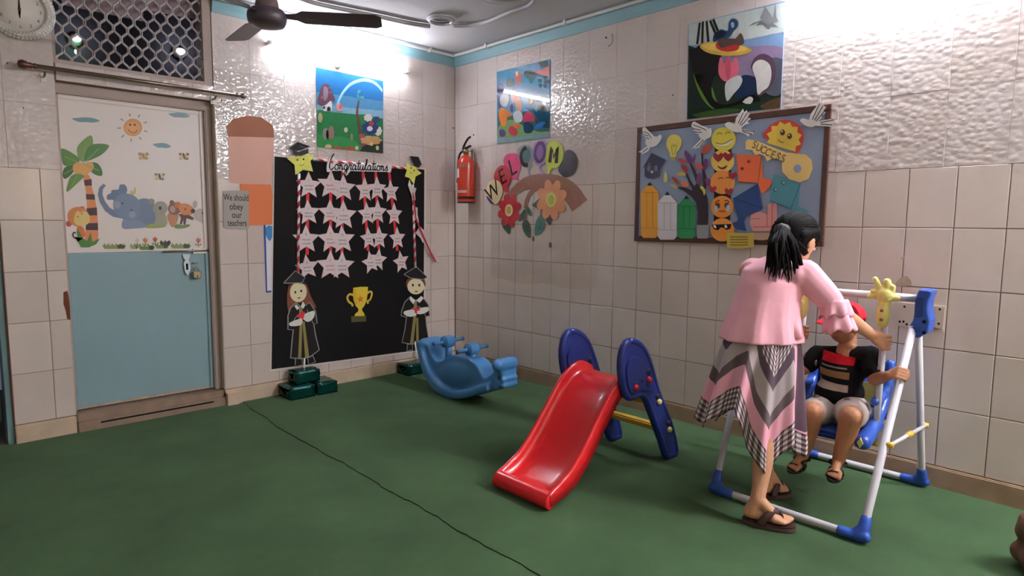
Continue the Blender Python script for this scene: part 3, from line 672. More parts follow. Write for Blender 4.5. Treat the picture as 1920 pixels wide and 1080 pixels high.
cut('grass_tuft', 'L', g2((505, 950), (525, 985), (520, 890), (560, 960), (590, 985), (612, 920), (625, 985), (675, 960), (650, 1000), (600, 1022), (550, 1022)), DD+4*E1, E1, stk('#4f8a3c'), t)
t = sticker('orange monkey sticker hugging the palm trunk on the door')
cut('head', 'L', g2(*pxo(530, 815, 74, 66, 0.3, 22)), DD+4.5*E1, E1, stk('#d98a4a'), t); cut('ear', 'L', g2(*pxo(465, 862, 20, 20, 0, 14)), DD+4*E1, E1, stk('#c4564a'), t); cut('ear', 'L', g2(*pxo(552, 760, 20, 16, 0, 14)), DD+4*E1, E1, stk('#cf6a48'), t)
cut('face', 'L', g2((505, 800), (525, 775), (545, 788), (568, 778), (600, 800), (606, 840), (580, 872), (530, 876), (500, 850)), DD+5.5*E1, E1, stk('#e6c87c'), t, 3)
many('eye', 'L', [g2(*pxo(525, 815, 4, 5, 0, 8)), g2(*pxo(553, 795, 4, 5, 0, 8))], DD+6.5*E1, E1, stk('#5a3a2a'), t)
cut('arm', 'L', g2((520, 890), (560, 885), (575, 940), (545, 960)), DD+3.5*E1, E1, stk('#d9743f'), t, 3)
line('tail', 'L', g2((520, 965), (500, 955), (492, 935), (500, 920), (512, 925)), 0.007, DD+3.5*E1, stk('#4a3328'), t, 4)
# elephant
t = sticker('lying grey elephant sticker with raised trunk in the middle of the door')
cut('body', 'L', g2((935, 700), (1000, 695), (1045, 740), (1055, 820), (1020, 880), (900, 885), (850, 850), (880, 760)), DD, E1, stk('#7688a3'), t, 4)
line('trunk', 'L', g2((820, 800), (770, 795), (725, 765), (692, 715), (676, 665), (682, 625), (706, 598)), [0.05, 0.042, 0.034, 0.03, 0.026, 0.022, 0.018][:7], DD+E1, stk('#73849f'), t)
cut('ear', 'L', g2((760, 700), (725, 700), (722, 670), (750, 655), (755, 635), (800, 630), (808, 600), (845, 600), (858, 640), (830, 690), (790, 715)), DD+E1, E1, stk('#6f829f'), t, 3)
cut('head', 'L', g2((775, 690), (830, 660), (890, 665), (940, 710), (950, 780), (920, 830), (850, 840), (790, 800), (765, 750)), DD+2*E1, E1, stk('#7d8ea8'), t, 4)
many('cheek', 'L', [g2(*pxo(790, 735, 24, 26, 0, 14)), g2(*pxo(893, 800, 22, 24, 0, 14))], DD+3*E1, E1, stk('#99a3b8'), t)
many('eye', 'L', [g2(*pxo(826, 724, 8, 7, 0, 10)), g2(*pxo(888, 770, 8, 6, 0, 10))], DD+3*E1, E1, stk('#3f4a60'), t)
cut('foot', 'L', g2((825, 850), (860, 825), (960, 850), (985, 885), (900, 895), (830, 895)), DD+1.5*E1, E1, stk('#8493ac'), t, 3)
cut('bird', 'L', g2((880, 640), (905, 645), (905, 620), (916, 618), (914, 655), (890, 668)), DD+2.5*E1, E1, stk('#d8bd6a'), t, 3)
t = sticker('grey koala sticker sitting beside the elephant on the door')
cut('body', 'L', g2((1050, 790), (1110, 790), (1130, 850), (1110, 880), (1030, 890), (990, 880), (1050, 850)), DD+2*E1, E1, stk('#a9a78a'), t, 3); cut('head', 'L', g2(*pxo(1082, 758, 50, 48, 0, 20)), DD+3*E1, E1, stk('#a5a194'), t); cut('ear', 'L', g2(*pxo(1022, 712, 22, 20, 0, 14)), DD+2.5*E1, E1, stk('#98937f'), t)
cut('nose', 'L', g2(*pxo(1081, 757, 9, 13, 0, 12)), DD+4*E1, E1, stk('#2e2a26'), t); cut('grass', 'L', g2((985, 880), (1020, 862), (1060, 875), (1120, 872), (1100, 888), (1000, 893)), DD+4*E1, E1, stk('#a2b35c'), t, 3)
t = sticker('brown bear sticker between koala and orange lion on the door')
cut('body', 'L', g2((1130, 800), (1180, 780), (1205, 810), (1185, 870), (1160, 885), (1140, 850)), DD+2*E1, E1, stk('#c98a5e'), t, 3); cut('head', 'L', g2(*pxo(1180, 760, 46, 42, -0.3, 20)), DD+3*E1, E1, stk('#8b5a48'), t); cut('ear', 'L', g2(*pxo(1160, 717, 14, 14, 0, 12)), DD+2.5*E1, E1, stk('#7a4a3c'), t); cut('muzzle', 'L', g2(*pxo(1165, 765, 20, 24, -0.3, 14)), DD+4*E1, E1, stk('#b89a8a'), t)
t = sticker('orange lion sticker standing on a grass patch on the door')
cut('head', 'L', g2((1205, 745), (1235, 725), (1280, 735), (1318, 775), (1290, 800), (1230, 800)), DD+4*E1, E1, stk('#e08a4c'), t, 3); cut('nose', 'L', g2(*pxo(1302, 776, 15, 15, 0, 12)), DD+5*E1, E1, stk('#3a2220'), t); many('eye', 'L', [g2(*pxo(1250, 765, 5, 6, 0, 8))], DD+5*E1, E1, stk('#2a1a18'), t)
cut('body', 'L', g2((1205, 798), (1260, 792), (1310, 825), (1300, 838), (1258, 825), (1252, 868), (1238, 868), (1238, 835), (1226, 868), (1214, 866), (1222, 822)), DD+3*E1, E1, stk('#5e3630'), t)
cut('grass', 'L', g2((1175, 885), (1195, 865), (1230, 872), (1270, 865), (1285, 875), (1250, 890), (1200, 895)), DD+3.5*E1, E1, stk('#6f8a50'), t, 2); cut('ear', 'L', g2(*pxo(1200, 735, 22, 22, 0, 12)), DD+3.5*E1, E1, stk('#c9703c'), t)
t = sticker('pale grey rabbit sticker at the right edge of the door')
cut('body', 'L', g2((1310, 790), (1345, 760), (1384, 780), (1384, 860), (1340, 845), (1315, 830)), DD+E1, E1, stk('#c4b8b2'), t, 3); cut('ear', 'L', g2(*pxo(1316, 732, 16, 26, 0.1, 14)), DD+E1, E1, stk('#b8aeaa'), t); cut('nose', 'L', g2(*pxo(1372, 790, 12, 9, 0, 10)), DD+2*E1, E1, stk('#5a2e2c'), t)
for k, (x0, x1, y, c1, c2, lab) in enumerate(((692, 850, 1018, '#8b9a5a', '#4f4a34', 'wide green bush sticker at the lower left of the door'), (875, 938, 1018, '#8d9a60', '#565238', 'tiny green sprout sticker beside the wide bush on the door'), (935, 1045, 1025, '#6d8048', '#2f3a28', 'dark green bush sticker under the flowers on the door'), (1045, 1140, 1015, '#7d9455', '#3c4a30', 'green bush sticker in the middle of the flower row on the door'), (1075, 1155, 995, '#454a34', '#30382a', 'dark leaf row sticker above the middle bush on the door'), (1150, 1288, 1015, '#8a9c58', '#3f5230', 'wide green bush sticker at the lower right of the door'))):
    t = sticker(lab); n = max(3, int((x1-x0)/26)); top = []
    for j in range(n):
        xa = x0+(x1-x0)*j/n; xb = x0+(x1-x0)*(j+1)/n; top += [(xa+(xb-xa)*0.15, y-10), ((xa+xb)/2, y-24), (xb-(xb-xa)*0.15, y-10)]
    cut('leaves', 'L', g2(*([(x0, y-4)]+top+[(x1, y-4), (x1-12, y+14), (x0+14, y+14)])), DD+k*0.1*E1, E1, stk(c1), t)
    cut('shade', 'L', g2((x0+(x1-x0)*0.62, y-12), ((x0+x1)/2+(x1-x0)*0.3, y-18), (x1-3, y-3), (x1-14, y+12), (x0+(x1-x0)*0.66, y+12)), DD+1.4*E1, E1, stk(c2), t)
for (x, y), c_, lab in (((980, 975), '#dd7a55', 'orange tulip sticker left of the poppy on the door'), ((1046, 968), '#c9603f', 'round red poppy sticker in the flower row on the door'), ((1338, 975), '#d9694c', 'red tulip sticker at the lower right corner of the door'), ((925, 975), '#d8cdbb', 'white flower sticker left of the orange tulip on the door')):
    t = sticker(lab); line('stem', 'L', g2((x, y), (x+2, y+45)), 0.006, DD+2.2*E1, stk('#6d8a4c'), t)
    cut('flower', 'L', g2((x-16, y-12), (x-8, y-6), (x, y-22), (x+8, y-6), (x+17, y-12), (x+10, y+14), (x-8, y+14)), DD+3*E1, E1, stk(c_), t, 2)
    many('leaf', 'L', [g2(*pxo(x-13, y+28, 11, 5, 0.5, 10)), g2(*pxo(x+15, y+28, 10, 5, -0.5, 10))], DD+2.4*E1, E1, stk('#7b9457'), t)
# ---------------------------------------------------------------- paper panel (plain stand-in), sign and narrow chart
pn = empty('wall_hanging', 'tall paper hanging in plain brown, peach and orange bands right of the door', 'wall hanging')
for nm, q, c_ in (('brown_band', ((428, 256), (424, 238), (436, 224), (462, 217), (490, 220), (512, 236), (514, 258)), '#9a6248'), ('peach_band', ((428, 256), (514, 258), (512, 300), (508, 346), (450, 345), (430, 342)), '#d3a494'), ('orange_band', ((450, 345), (508, 346), (513, 380), (513, 421), (470, 423), (452, 423)), '#dd7747')):
    cut(nm, 'L', q, 0.0006, 0.0022, paper(c_), pn)
sg = empty('paper_sign', 'grey paper sign with printed words on the wall right of the door', 'sign')
cut('sheet', 'L', [(418, 358), (466, 357), (467, 426), (464, 430), (424, 429), (419, 425)], 0.0032, 0.002, paper('#a39b94'), sg)
for i, (s_, u, v) in enumerate((('We should', 443, 371), ('obey', 443, 388), ('our', 444, 403.5), ('teachers', 445, 418.5))):
    text('lettering', 'L', s_, sz('L', [(u, v)], 0.005)[0], 0.066, 0.0052, ink('#3c302e'), sg, sx=0.60 if i in (0, 3) else 0.75, bold=0.0005)
nc = empty('narrow_chart', 'white chart with a blue border half hidden by the black board', 'chart')
cut('sheet', 'L', [(494, 410), (560, 414), (557, 540), (499, 549)], 0.0006, 0.0012, paper('#d6d3d6'), nc)
many('border', 'L', [[(494, 410), (497.5, 410.5), (501, 547), (499, 549)], [(494, 410), (560, 414), (560, 417), (494, 413)], [(499, 549), (557, 540), (557, 537.5), (499, 546)]], 0.0018, 0.0006, paper('#33409a'), nc)
cut('blue_splash', 'L', [(498, 428), (504, 423), (512, 424), (530, 422), (528, 448), (512, 444), (506, 452), (499, 442)], 0.0019, 0.0006, paper('#3f84b8'), nc, 3)
many('dot', 'L', [pxo(503, 417, 1.2, 1.3, 0, 8), pxo(507, 417, 1.2, 1.3, 0, 8)], 0.0019, 0.0006, paper('#333333'), nc)
# ---------------------------------------------------------------- rainbow picture on the back wall
pc = empty('picture', 'square picture of a rainbow over a green hill on the back wall', 'picture')
b1 = [(592, 126), (718, 152), (718, 288), (595, 276)]; d = 0.001
cut('sheet', 'L', b1, d, 0.004, pr('#3377b4'), pc); d += 0.004
cut('pale_sky', 'L', [(593, 172), (718, 190), (718, 220), (594, 215)], d, E1, pr('#5795c2'), pc); cut('horizon_sky', 'L', [(593.5, 196), (718, 208), (718, 222), (594, 215)], d+E1, E1, pr('#86b0c8'), pc)
g = cr(580, 120, 6.353)
arc = [(330, 500), (350, 440), (400, 340), (480, 250), (570, 205), (660, 190), (750, 210), (820, 260), (868, 320)]
for k, c_ in enumerate(('#8cc8ea', '#a6d8f2', '#c3e6f6', '#8fd2ee')): line('rainbow', 'L', g(*[(x, y+k*7-10) for x, y in arc]), 0.012, d+2*E1, pr(c_), pc, 4)
cut('hill', 'L', g((92, 540), (200, 560), (330, 580), (450, 590), (560, 600), (700, 600), (800, 640), (876, 650), (878, 1066), (95, 990)), d+3*E1, E1, pr('#2f7f4c'), pc); cut('near_hill', 'L', g((95, 840), (250, 850), (400, 870), (520, 900), (600, 960), (640, 1044), (95, 990)), d+4*E1, E1, pr('#3a9150'), pc, 0)
cut('dark_ground', 'L', g((600, 1040), (640, 980), (740, 940), (800, 900), (878, 880), (878, 1066)), d+4*E1, E1, pr('#2c3a32'), pc)
cut('house_roof', 'L', g((100, 430), (120, 350), (150, 260), (200, 235), (245, 270), (270, 340), (305, 410), (300, 450), (250, 440), (190, 490), (130, 490)), d+5*E1, E1, pr('#6f4a5c'), pc, 3)
cut('roof_patch', 'L', g((170, 280), (200, 270), (225, 320), (215, 400), (180, 440), (165, 380)), d+6*E1, E1, pr('#8d7f90'), pc, 3); many('roof_spot', 'L', [g(*pxo(250, 340, 14, 16, 0, 10)), g(*pxo(150, 400, 16, 20, 0, 10)), g(*pxo(235, 285, 10, 12, 0, 10))], d+6*E1, E1, pr('#a05a72'), pc)
cut('house_wall', 'L', g((165, 480), (260, 435), (270, 480), (262, 565), (170, 560)), d+5.5*E1, E1, pr('#d9d6d2'), pc); many('house_door', 'L', [g((210, 560), (212, 520), (232, 505), (252, 522), (254, 562)), g((168, 505), (186, 502), (188, 532), (168, 534))], d+6.5*E1, E1, pr('#2b3340'), pc)
cut('pink_balloon', 'L', g(*pxo(358, 515, 42, 46, 0, 16)), d+5*E1, E1, pr('#d59a9c'), pc); cut('balloon_patch', 'L', g(*pxo(375, 505, 18, 34, 0.2, 12)), d+6*E1, E1, pr('#b9686e'), pc)
line('tree_trunk', 'L', g((590, 440), (572, 530), (570, 600), (590, 700), (606, 830)), [0.012, 0.018, 0.022, 0.024, 0.028], d+5*E1, pr('#6a4a44'), pc)
many('tree_leaf', 'L', [g(*pxo(590, 330, 16, 28, 0.7, 12)), g(*pxo(628, 400, 28, 18, 0.2, 12)), g(*pxo(580, 385, 14, 26, -0.3, 12))], d+5*E1, E1, pr('#5aa7b0'), pc)
for x, y, rx, ry, c_ in ((725, 760, 92, 80, '#34457e'), (700, 640, 50, 45, '#d8d3cc'), (740, 710, 30, 24, '#b8404a'), (720, 770, 34, 30, '#d9dade'), (800, 660, 40, 34, '#3b4c82'), (625, 860, 34, 34, '#b0476e'), (640, 945, 38, 36, '#96436c'), (735, 910, 80, 34, '#c9a06e'), (820, 800, 52, 64, '#dcdad4'), (810, 1000, 24, 34, '#d9c894'), (740, 950, 24, 28, '#e0c07c')): cut('flower_bush', 'L', g(*petals((x, y), (rx+ry)/2, 7, 0.18, 0.3, rx/ry)), d+6*E1, E1, pr(c_), pc)
for x, y, rx, ry, c_ in ((130, 640, 26, 60, '#b7a77a'), (195, 830, 38, 70, '#8f968e'), (260, 820, 36, 84, '#9a7a70'), (215, 840, 16, 56, '#1d2522'), (435, 785, 22, 32, '#c7cba0'), (505, 870, 18, 42, '#8a8b62'), (225, 985, 40, 28, '#d8b890'), (330, 1000, 60, 18, '#c2573c'), (475, 1010, 70, 24, '#c4583c'), (565, 1000, 22, 26, '#d9cd9a')): 
    pts = [p for p in g(*pxo(x, y, rx, ry, 0, 16))]; pts = [(u, min(v, 276+(u-595)*0.0976-0.6)) for u, v in pts]
    cut('meadow_patch', 'L', pts, d+5*E1, E1, pr(c_), pc)
# ---------------------------------------------------------------- black chart with stars
bb = empty('black_chart', 'large black paper chart with white edges on the back wall', 'chart')
cut('backing', 'L', [(512.5, 291), (799, 316), (797, 658), (506.5, 696)], 0.0022, 0.001, paper('#cfc4ba'), bb); cut('black_sheet', 'L', [(515, 293.5), (795.5, 318), (794, 655), (509, 692.5)], 0.0032, 0.0012, mat('black_paper', '#0d0a0b', 0.75, 0.25, bump=0.15, bscale=6), bb)
SB = 0.0048
M_ST = paper('#d6c6c6'); M_STB = paper('#dcb3b3'); M_RED = paper('#d6333a')
cols = [
 ('first', [(577, 362), (576, 478)], [(579, 348, 1.0, 0.0), (578, 399, 0.95, 0.05), (574, 449, 1.08, 0.0), (576, 501, 0.95, 0.12)], 0),
 ('second', [(620, 305), (620, 478)], [(620, 347, 1.1, -0.05), (619, 399, 1.0, 0.0), (620, 448, 1.1, 0.05), (619, 498, 1.15, -0.05)], 1),
 ('third', [(643, 306), (641, 478)], [(644, 353, 1.05, 0.0), (644, 404, 1.15, 0.0), (642, 450, 1.1, 0.06), (641, 498, 1.1, -0.05)], 2),
 ('fourth', [(680, 310), (690, 470)], [(684, 356, 1.0, 0.0), (688, 401, 0.95, 0.08), (691, 447, 0.9, 0.1), (695, 492, 0.95, 0.2)], 0),
 ('fifth', [(704, 313), (710, 466)], [(707, 354, 1.0, 0.02), (708, 398, 1.0, -0.03), (711, 446, 0.95, 0.0), (709, 487, 0.95, -0.15)], 1),
 ('sixth', [(729, 316), (745, 470)], [(733, 359, 0.95, 0.1), (739, 402, 0.95, 0.0), (745, 447, 0.95, 0.05), (752, 491, 0.95, 0.18)], 0)]
rs = random.Random(11)
nums = ['I', 'I', 'II', 'II']
for ci, (nm, rb, sts, lay_) in enumerate(cols):
    gl = empty('star_garland', '%s ribbon from the left with four pale paper stars on the black chart' % nm, 'garland', 'star garlands on the black chart')
    d0 = SB+lay_*0.0022
    line('ribbon', 'L', [rb[0], ((rb[0][0]+rb[1][0])/2, (rb[0][1]+rb[1][1])/2), rb[1]], 0.026, d0, M_RED, gl)
    for si, (u, v, k, ro) in enumerate(sts):
        c = sz('L', [(u, v)], d0)[0]; R = 0.104*k; sx = 1.0 if ci < 3 else (0.86 if ci < 5 else 0.84)
        dd = d0+0.0006+0.0005*(si % 2)
        s0 = plate('star', 'L', star(c, R*1.06, 0.47, ro, 5, sx), dd, 0.0004, M_STB, gl)
        plate('star_face', 'L', star(c, R*0.97, 0.48, ro, 5, sx), dd+0.0004, 0.0004, M_ST, s0)
        col = ink('#8a8290') if ci in (0, 2, 3, 4) else ink('#c27a80')
        text('numeral', 'L', nums[si], (c[0], c[1]+R*0.36), R*0.3, dd+0.001, col, s0)
        bm = bmesh.new()                                  # handwriting too small to read: pen squiggles
        for li in range(2):
            wd_ = R*0.66*sx; z0_ = c[1]-R*0.02-li*R*0.27; pts = []
            for j in range(25):
                t_ = j/24; pts.append((c[0]-wd_/2+wd_*t_, z0_+R*0.075*math.sin(j*2.1+rs.random()*1.6)*(0.6+0.6*rs.random())))
            ribbon(bm, 'L', pts, R*0.03, dd+0.0009)
        from_bm('handwriting', bm, col, s0)
# the seventh garland, coming loose at the right edge
gl = empty('star_garland', 'loose garland of curled paper stars hanging off the right edge of the black chart', 'garland')
def fold(nm, pts, ds, m, par=gl):
    vs = []
    for (u, v), dd in zip(pts, ds): p = AY(-dd-0.014, u, v); vs.append(p)
    n = len(vs); return mesh(nm, vs+[p+Vector((0, 0.0008, 0)) for p in vs], [tuple(range(n)), tuple(range(2*n-1, n-1, -1))]+[(i, n+i, n+(i+1) % n, (i+1) % n) for i in range(n)], m, par)
M_STD = paper('#c4b6b4')
fold('star', [(768, 336), (772, 350), (781, 353), (778, 362), (779, 376), (773, 370), (768, 356), (765, 347)], [0.012, 0.02, 0.03, 0.02, 0.02, 0.012, 0.01, 0.01], M_STD)
fold('star', [(775, 388), (783, 389), (783, 402), (786, 418), (778, 412), (774, 418), (776, 402)], [0.012, 0.03, 0.03, 0.024, 0.02, 0.012, 0.012], M_STD)
fold('star', [(779, 437), (787, 424), (794, 431), (802, 428), (802, 443), (806, 455), (797, 450), (793, 456), (788, 446)], [0.012, 0.02, 0.02, 0.03, 0.026, 0.022, 0.02, 0.02, 0.016], M_STD)
fold('star', [(801, 472), (806, 466), (820, 468), (819, 480), (826, 493), (817, 488), (812, 482)], [0.02, 0.02, 0.034, 0.03, 0.024, 0.02, 0.02], M_STD)
bm = bmesh.new(); add_tube(bm, [AY(-dd-0.014, u, v) for (u, v), dd in zip(((774, 352), (777, 385), (780, 410), (788, 430), (799, 455), (807, 472), (817, 491)), (0.014, 0.02, 0.024, 0.026, 0.026, 0.026, 0.026))], 0.009, 6, True, (0, 1, 0), (0.12, 1)); from_bm('ribbon', bm, paper('#a8202c'), gl)
# striped paper straws around the stars
def straw(label, a, b, d, dirs):
    o = empty('striped_straw', label, 'paper straw', 'striped straws framing the stars')
    pa, pb = Vector(sz('L', [a], d)[0]), Vector(sz('L', [b], d)[0]); t = (pb-pa); ln = t.length; t.normalize(); n = Vector((-t.y, t.x)); r = 0.0115
    A = W3('L', pa.x, pa.y, d+0.006); Bq = W3('L', pb.x, pb.y, d+0.006)
    tube('paper_tube', [A, Bq], r*0.92, paper('#e6dcd6'), o, 12)
    bm = bmesh.new(); k = 0; T = W3('L', t.x, t.y, 0)-W3('L', 0, 0, 0); T = Vector((T.x, 0, T.z)); nv, bv = frame_at(A, T, (0, 1, 0))
    pitch = 0.085; nseg = 14
    for q in range(int(ln/pitch)):
        prev = None
        for j in range(nseg+1):
            ang = 2*PI*j/nseg; base = q*pitch+pitch*j/nseg
            p1 = A+T*min(base, ln)+(nv*math.cos(ang)+bv*math.sin(ang))*r; p2 = A+T*min(base+pitch*0.5, ln)+(nv*math.cos(ang)+bv*math.sin(ang))*r
            v1, v2 = bm.verts.new(p1), bm.verts.new(p2)
            if prev: bm.faces.new((prev[0], v1, v2, prev[1]))
            prev = (v1, v2)
    from_bm('red_stripe', bm, paper('#b23440'), o, recalc=True)
straw('red and white striped straw down the left side of the stars', (560, 325), (558, 512), SB+0.0008, 1)
straw('red and white striped straw across the top above the stars', (586, 299), (772, 317), SB+0.0008, 1)
straw('red and white striped straw down the right side of the stars', (773, 346), (778, 502), SB+0.0008, 1)
# star faces with graduation caps
M_YST = paper('#e3d765'); M_CAP = paper('#1e1a1c'); M_CAPL = paper('#3a3436')
t = empty('star_cutout', 'big yellow smiling star with graduation cap at the upper left of the black chart', 'paper cutout')
d = 0.022
cut('star', 'L', [(537.8, 297), (556, 294), (565, 286), (574, 291), (588.4, 289), (582, 303), (586.7, 321.5), (568, 318.5), (553.6, 328), (552, 309)], d, 0.002, M_YST, t)
many('eye', 'L', [pxo(557.6, 299.8, 1.6, 1.8, 0, 10), pxo(569, 298.6, 1.6, 1.8, 0, 10)], d+0.002, E1, ink('#2a2620'), t); line('mouth', 'L', [(561.5, 308), (564, 310), (567, 310), (569.5, 307.5)], 0.004, d+0.002, ink('#a99436'), t, 3)
cut('cap_band', 'L', [(549, 280), (559, 285), (578, 279), (578, 287.5), (563.7, 292.6), (549.6, 289)], d+0.002, 0.001, M_CAPL, t); cut('cap_board', 'L', [(541.5, 279), (557.8, 266), (582, 274.5), (559, 283)], d+0.003, 0.001, M_CAP, t)
line('tassel', 'L', [(562, 273), (571, 277), (570, 283)], 0.005, d+0.0041, paper('#6a6464'), t)
t = empty('star_cutout', 'smaller yellow star with tilted graduation cap at the upper right of the black chart', 'paper cutout')
cut('star', 'L', [(760.7, 303.4), (770, 312), (779, 311), (781, 317), (790.4, 325), (779, 331), (776, 346), (768, 334), (759, 331), (763, 318)], d, 0.002, M_YST, t)
many('eye', 'L', [pxo(770.5, 315, 1.3, 1.4, 0, 10), pxo(776.5, 319.7, 1.3, 1.4, 0, 10)], d+0.002, E1, ink('#2a2620'), t); line('mouth', 'L', [(768, 322), (770, 324.5), (773, 325)], 0.004, d+0.002, ink('#a99436'), t, 3)
cut('cap_board', 'L', [(768.6, 292.6), (784.4, 294), (791.9, 310.4), (786, 314.8), (777, 312)], d+0.002, 0.001, M_CAP, t); line('tassel', 'L', [(791, 309), (785, 315), (793, 317)], 0.006, d+0.003, paper('#cfc6c0'), t)
# Congratulations in pen script on a white strip
cg = empty('word_strip', 'white paper strip with Congratulations in black script above the stars', 'lettering')
d = 0.023
GL = {'o': [[(.75, .95), (.3, 1), (0, .5), (.3, 0), (.7, .1), (.8, .55), (.6, .95), (1.0, .8)]], 'n': [[(0, .9), (.12, 1), (.15, .5), (.12, 0)], [(.12, .5), (.35, .95), (.55, .9), (.6, .4), (.65, 0), (.95, .25)]],
 'g': [[(.75, .9), (.35, 1), (0, .5), (.3, 0), (.65, .3), (.75, .95)], [(.75, .95), (.72, -.3), (.5, -1.0), (.2, -.9), (.4, -.3), (1.0, .25)]], 'r': [[(0, .2), (.2, 1.05), (.3, .95), (.6, .95), (.52, .5), (.57, 0), (.9, .25)]],
 'a': [[(.75, .9), (.35, 1), (0, .5), (.3, 0), (.65, .3), (.75, .95)], [(.75, .95), (.72, .2), (.85, 0), (1.05, .25)]], 't': [[(.3, 2.0), (.25, .3), (.38, 0), (.65, .25)], [(-.15, 1.35), (.8, 1.4)]],
 'u': [[(0, 1), (0, .3), (.2, 0), (.5, .2), (.65, 1)], [(.65, 1), (.65, .2), (.8, 0), (1, .25)]], 'l': [[(0, .2), (.4, 1.4), (.45, 2.1), (.25, 2.1), (.18, 1.0), (.25, .1), (.5, 0), (.7, .25)]],
 'i': [[(0, 1), (0, .2), (.15, 0), (.4, .25)], [(.04, 1.45), (.1, 1.55)]], 's': [[(0, .1), (.4, .95), (.45, .95), (.42, .65), (.65, .3), (.45, 0), (.1, .05)]], 'C': [[(.75, 2.75), (.35, 2.2), (.05, 1.2), (.05, .35), (.4, -.05), (.8, .2), (.95, .45)]]}
ADV = {'C': 1.15, 'o': 1.0, 'n': 1.05, 'g': 1.02, 'r': .88, 'a': 1.05, 't': .75, 'u': 1.0, 'l': .72, 'i': .42, 's': .75}
p0 = sz('L', [(617, 317.5)], d)[0]; p1 = sz('L', [(727, 320)], d)[0]; wd0 = sum(ADV[ch] for ch in 'Congratulations'); kx = (p1[0]-p0[0])/wd0; kz = 0.040
bm = bmesh.new(); x = 0; outl_t = []; outl_b = []
for i, ch in enumerate('Congratulations'):
    k2 = 1.15 if ch == 'C' else 1.0
    for stp in GL[ch]:
        pts = [(p0[0]+(x+px_+0.16*(py_))*kx, p0[1]+(p1[1]-p0[1])*(x/wd0)+py_*kz*k2) for px_, py_ in stp]
        pts = smooth(pts, 5, False); wds = [0.0085*(0.75+0.5*abs(math.sin(j*0.35))) for j in range(len(pts))]; ribbon(bm, 'L', pts, wds, d+0.0012)
    hi = {'C': 2.6, 't': 1.9, 'l': 2.0, 'i': 1.5}.get(ch, 1.2); lo = -1.15 if ch == 'g' else -.25
    xc = p0[0]+(x+ADV[ch]*0.5+0.1)*kx; zc_ = p0[1]+(p1[1]-p0[1])*(x/wd0)
    outl_t.append((xc+0.16*hi*kx*0.6, zc_+hi*kz)); outl_b.append((xc-0.02*kx, zc_+lo*kz)); x += ADV[ch]
from_bm('script', bm, ink('#1c1a22'), cg)
o_ = [(p0[0]-0.02, p0[1]-0.02)]+outl_b+[(p1[0]+0.03, p1[1]-0.01), (p1[0]+0.035, p1[1]+0.05)]+outl_t[::-1]+[(p0[0]-0.012, p0[1]+0.06)]
plate('paper_strip', 'L', smooth(o_, 3), d, 0.001, paper('#dccfcf'), cg)
o = disc('red_dot', 'L', (622.5, 304), 0.011, 0.013, d+0.0011, 0.0005, M_RED, cg)
# the two graduate cut-outs
g = cr(390, 420, 3.176)
M_GOWN = paper('#17100f'); M_EDGE = paper('#8d8a86'); M_SKIN = paper('#e2cda8'); M_HAIRB = paper('#7d4431'); M_SASH = paper('#8a7d4a'); M_SCR = paper('#e0d5cc')
def graduate(label, cap, band, hair, face, gown, sash, scroll, bow, boots, eyes, mouth, collar, d, gown_in):
    t = empty('graduate_cutout', label, 'paper cutout')
    if hair: cut('hair', 'L', g(*hair), d, 0.001, M_HAIRB, t, 3)
    for bt in boots: cut('boot', 'L', g(*bt), d, 0.001, M_GOWN, t, 2); line('boot_edge', 'L', g(*(bt+[bt[0]])), 0.007, d+0.001, M_EDGE, t)
    cut('gown', 'L', g(*gown), d+0.001, 0.001, M_GOWN, t); line('gown_edge', 'L', g(*(gown+[gown[0]])), 0.009, d+0.0021, M_EDGE, t)
    for q in gown_in: line('sleeve_line', 'L', g(*q), 0.006, d+0.0021, M_EDGE, t, 3)
    for q in sash: cut('sash', 'L', g(*q), d+0.0022, 0.0006, M_SASH, t)
    for q in collar: cut('collar', 'L', g(*q), d+0.003, 0.0006, paper('#e4ddd6'), t)
    fc = cut('face', 'L', g(*pxo(*face)), d+0.002, 0.001, M_SKIN, t)
    many('eye', 'L', [g(*pxo(x, y, 6, 8, 0, 10)) for x, y in eyes], d+0.0031, E1, ink('#2c241e'), fc); many('mouth', 'L', [g(*pxo(mouth[0], mouth[1], 10, 4, -0.1, 10))], d+0.0031, E1, ink('#a8402f'), fc)
    cut('cap_band', 'L', g(*band), d+0.0032, 0.0008, M_CAP, t); cut('cap_board', 'L', g(*cap), d+0.004, 0.0008, M_CAP, t); line('cap_edge', 'L', g(*(cap+[cap[0]])), 0.007, d+0.0049, M_EDGE, t)
    for q in scroll: cut('scroll', 'L', g(*q), d+0.0036, 0.001, M_SCR, t, 2)
    cut('bow', 'L', g(*bow), d+0.0048, 0.0008, M_RED, t, 2)
    return t
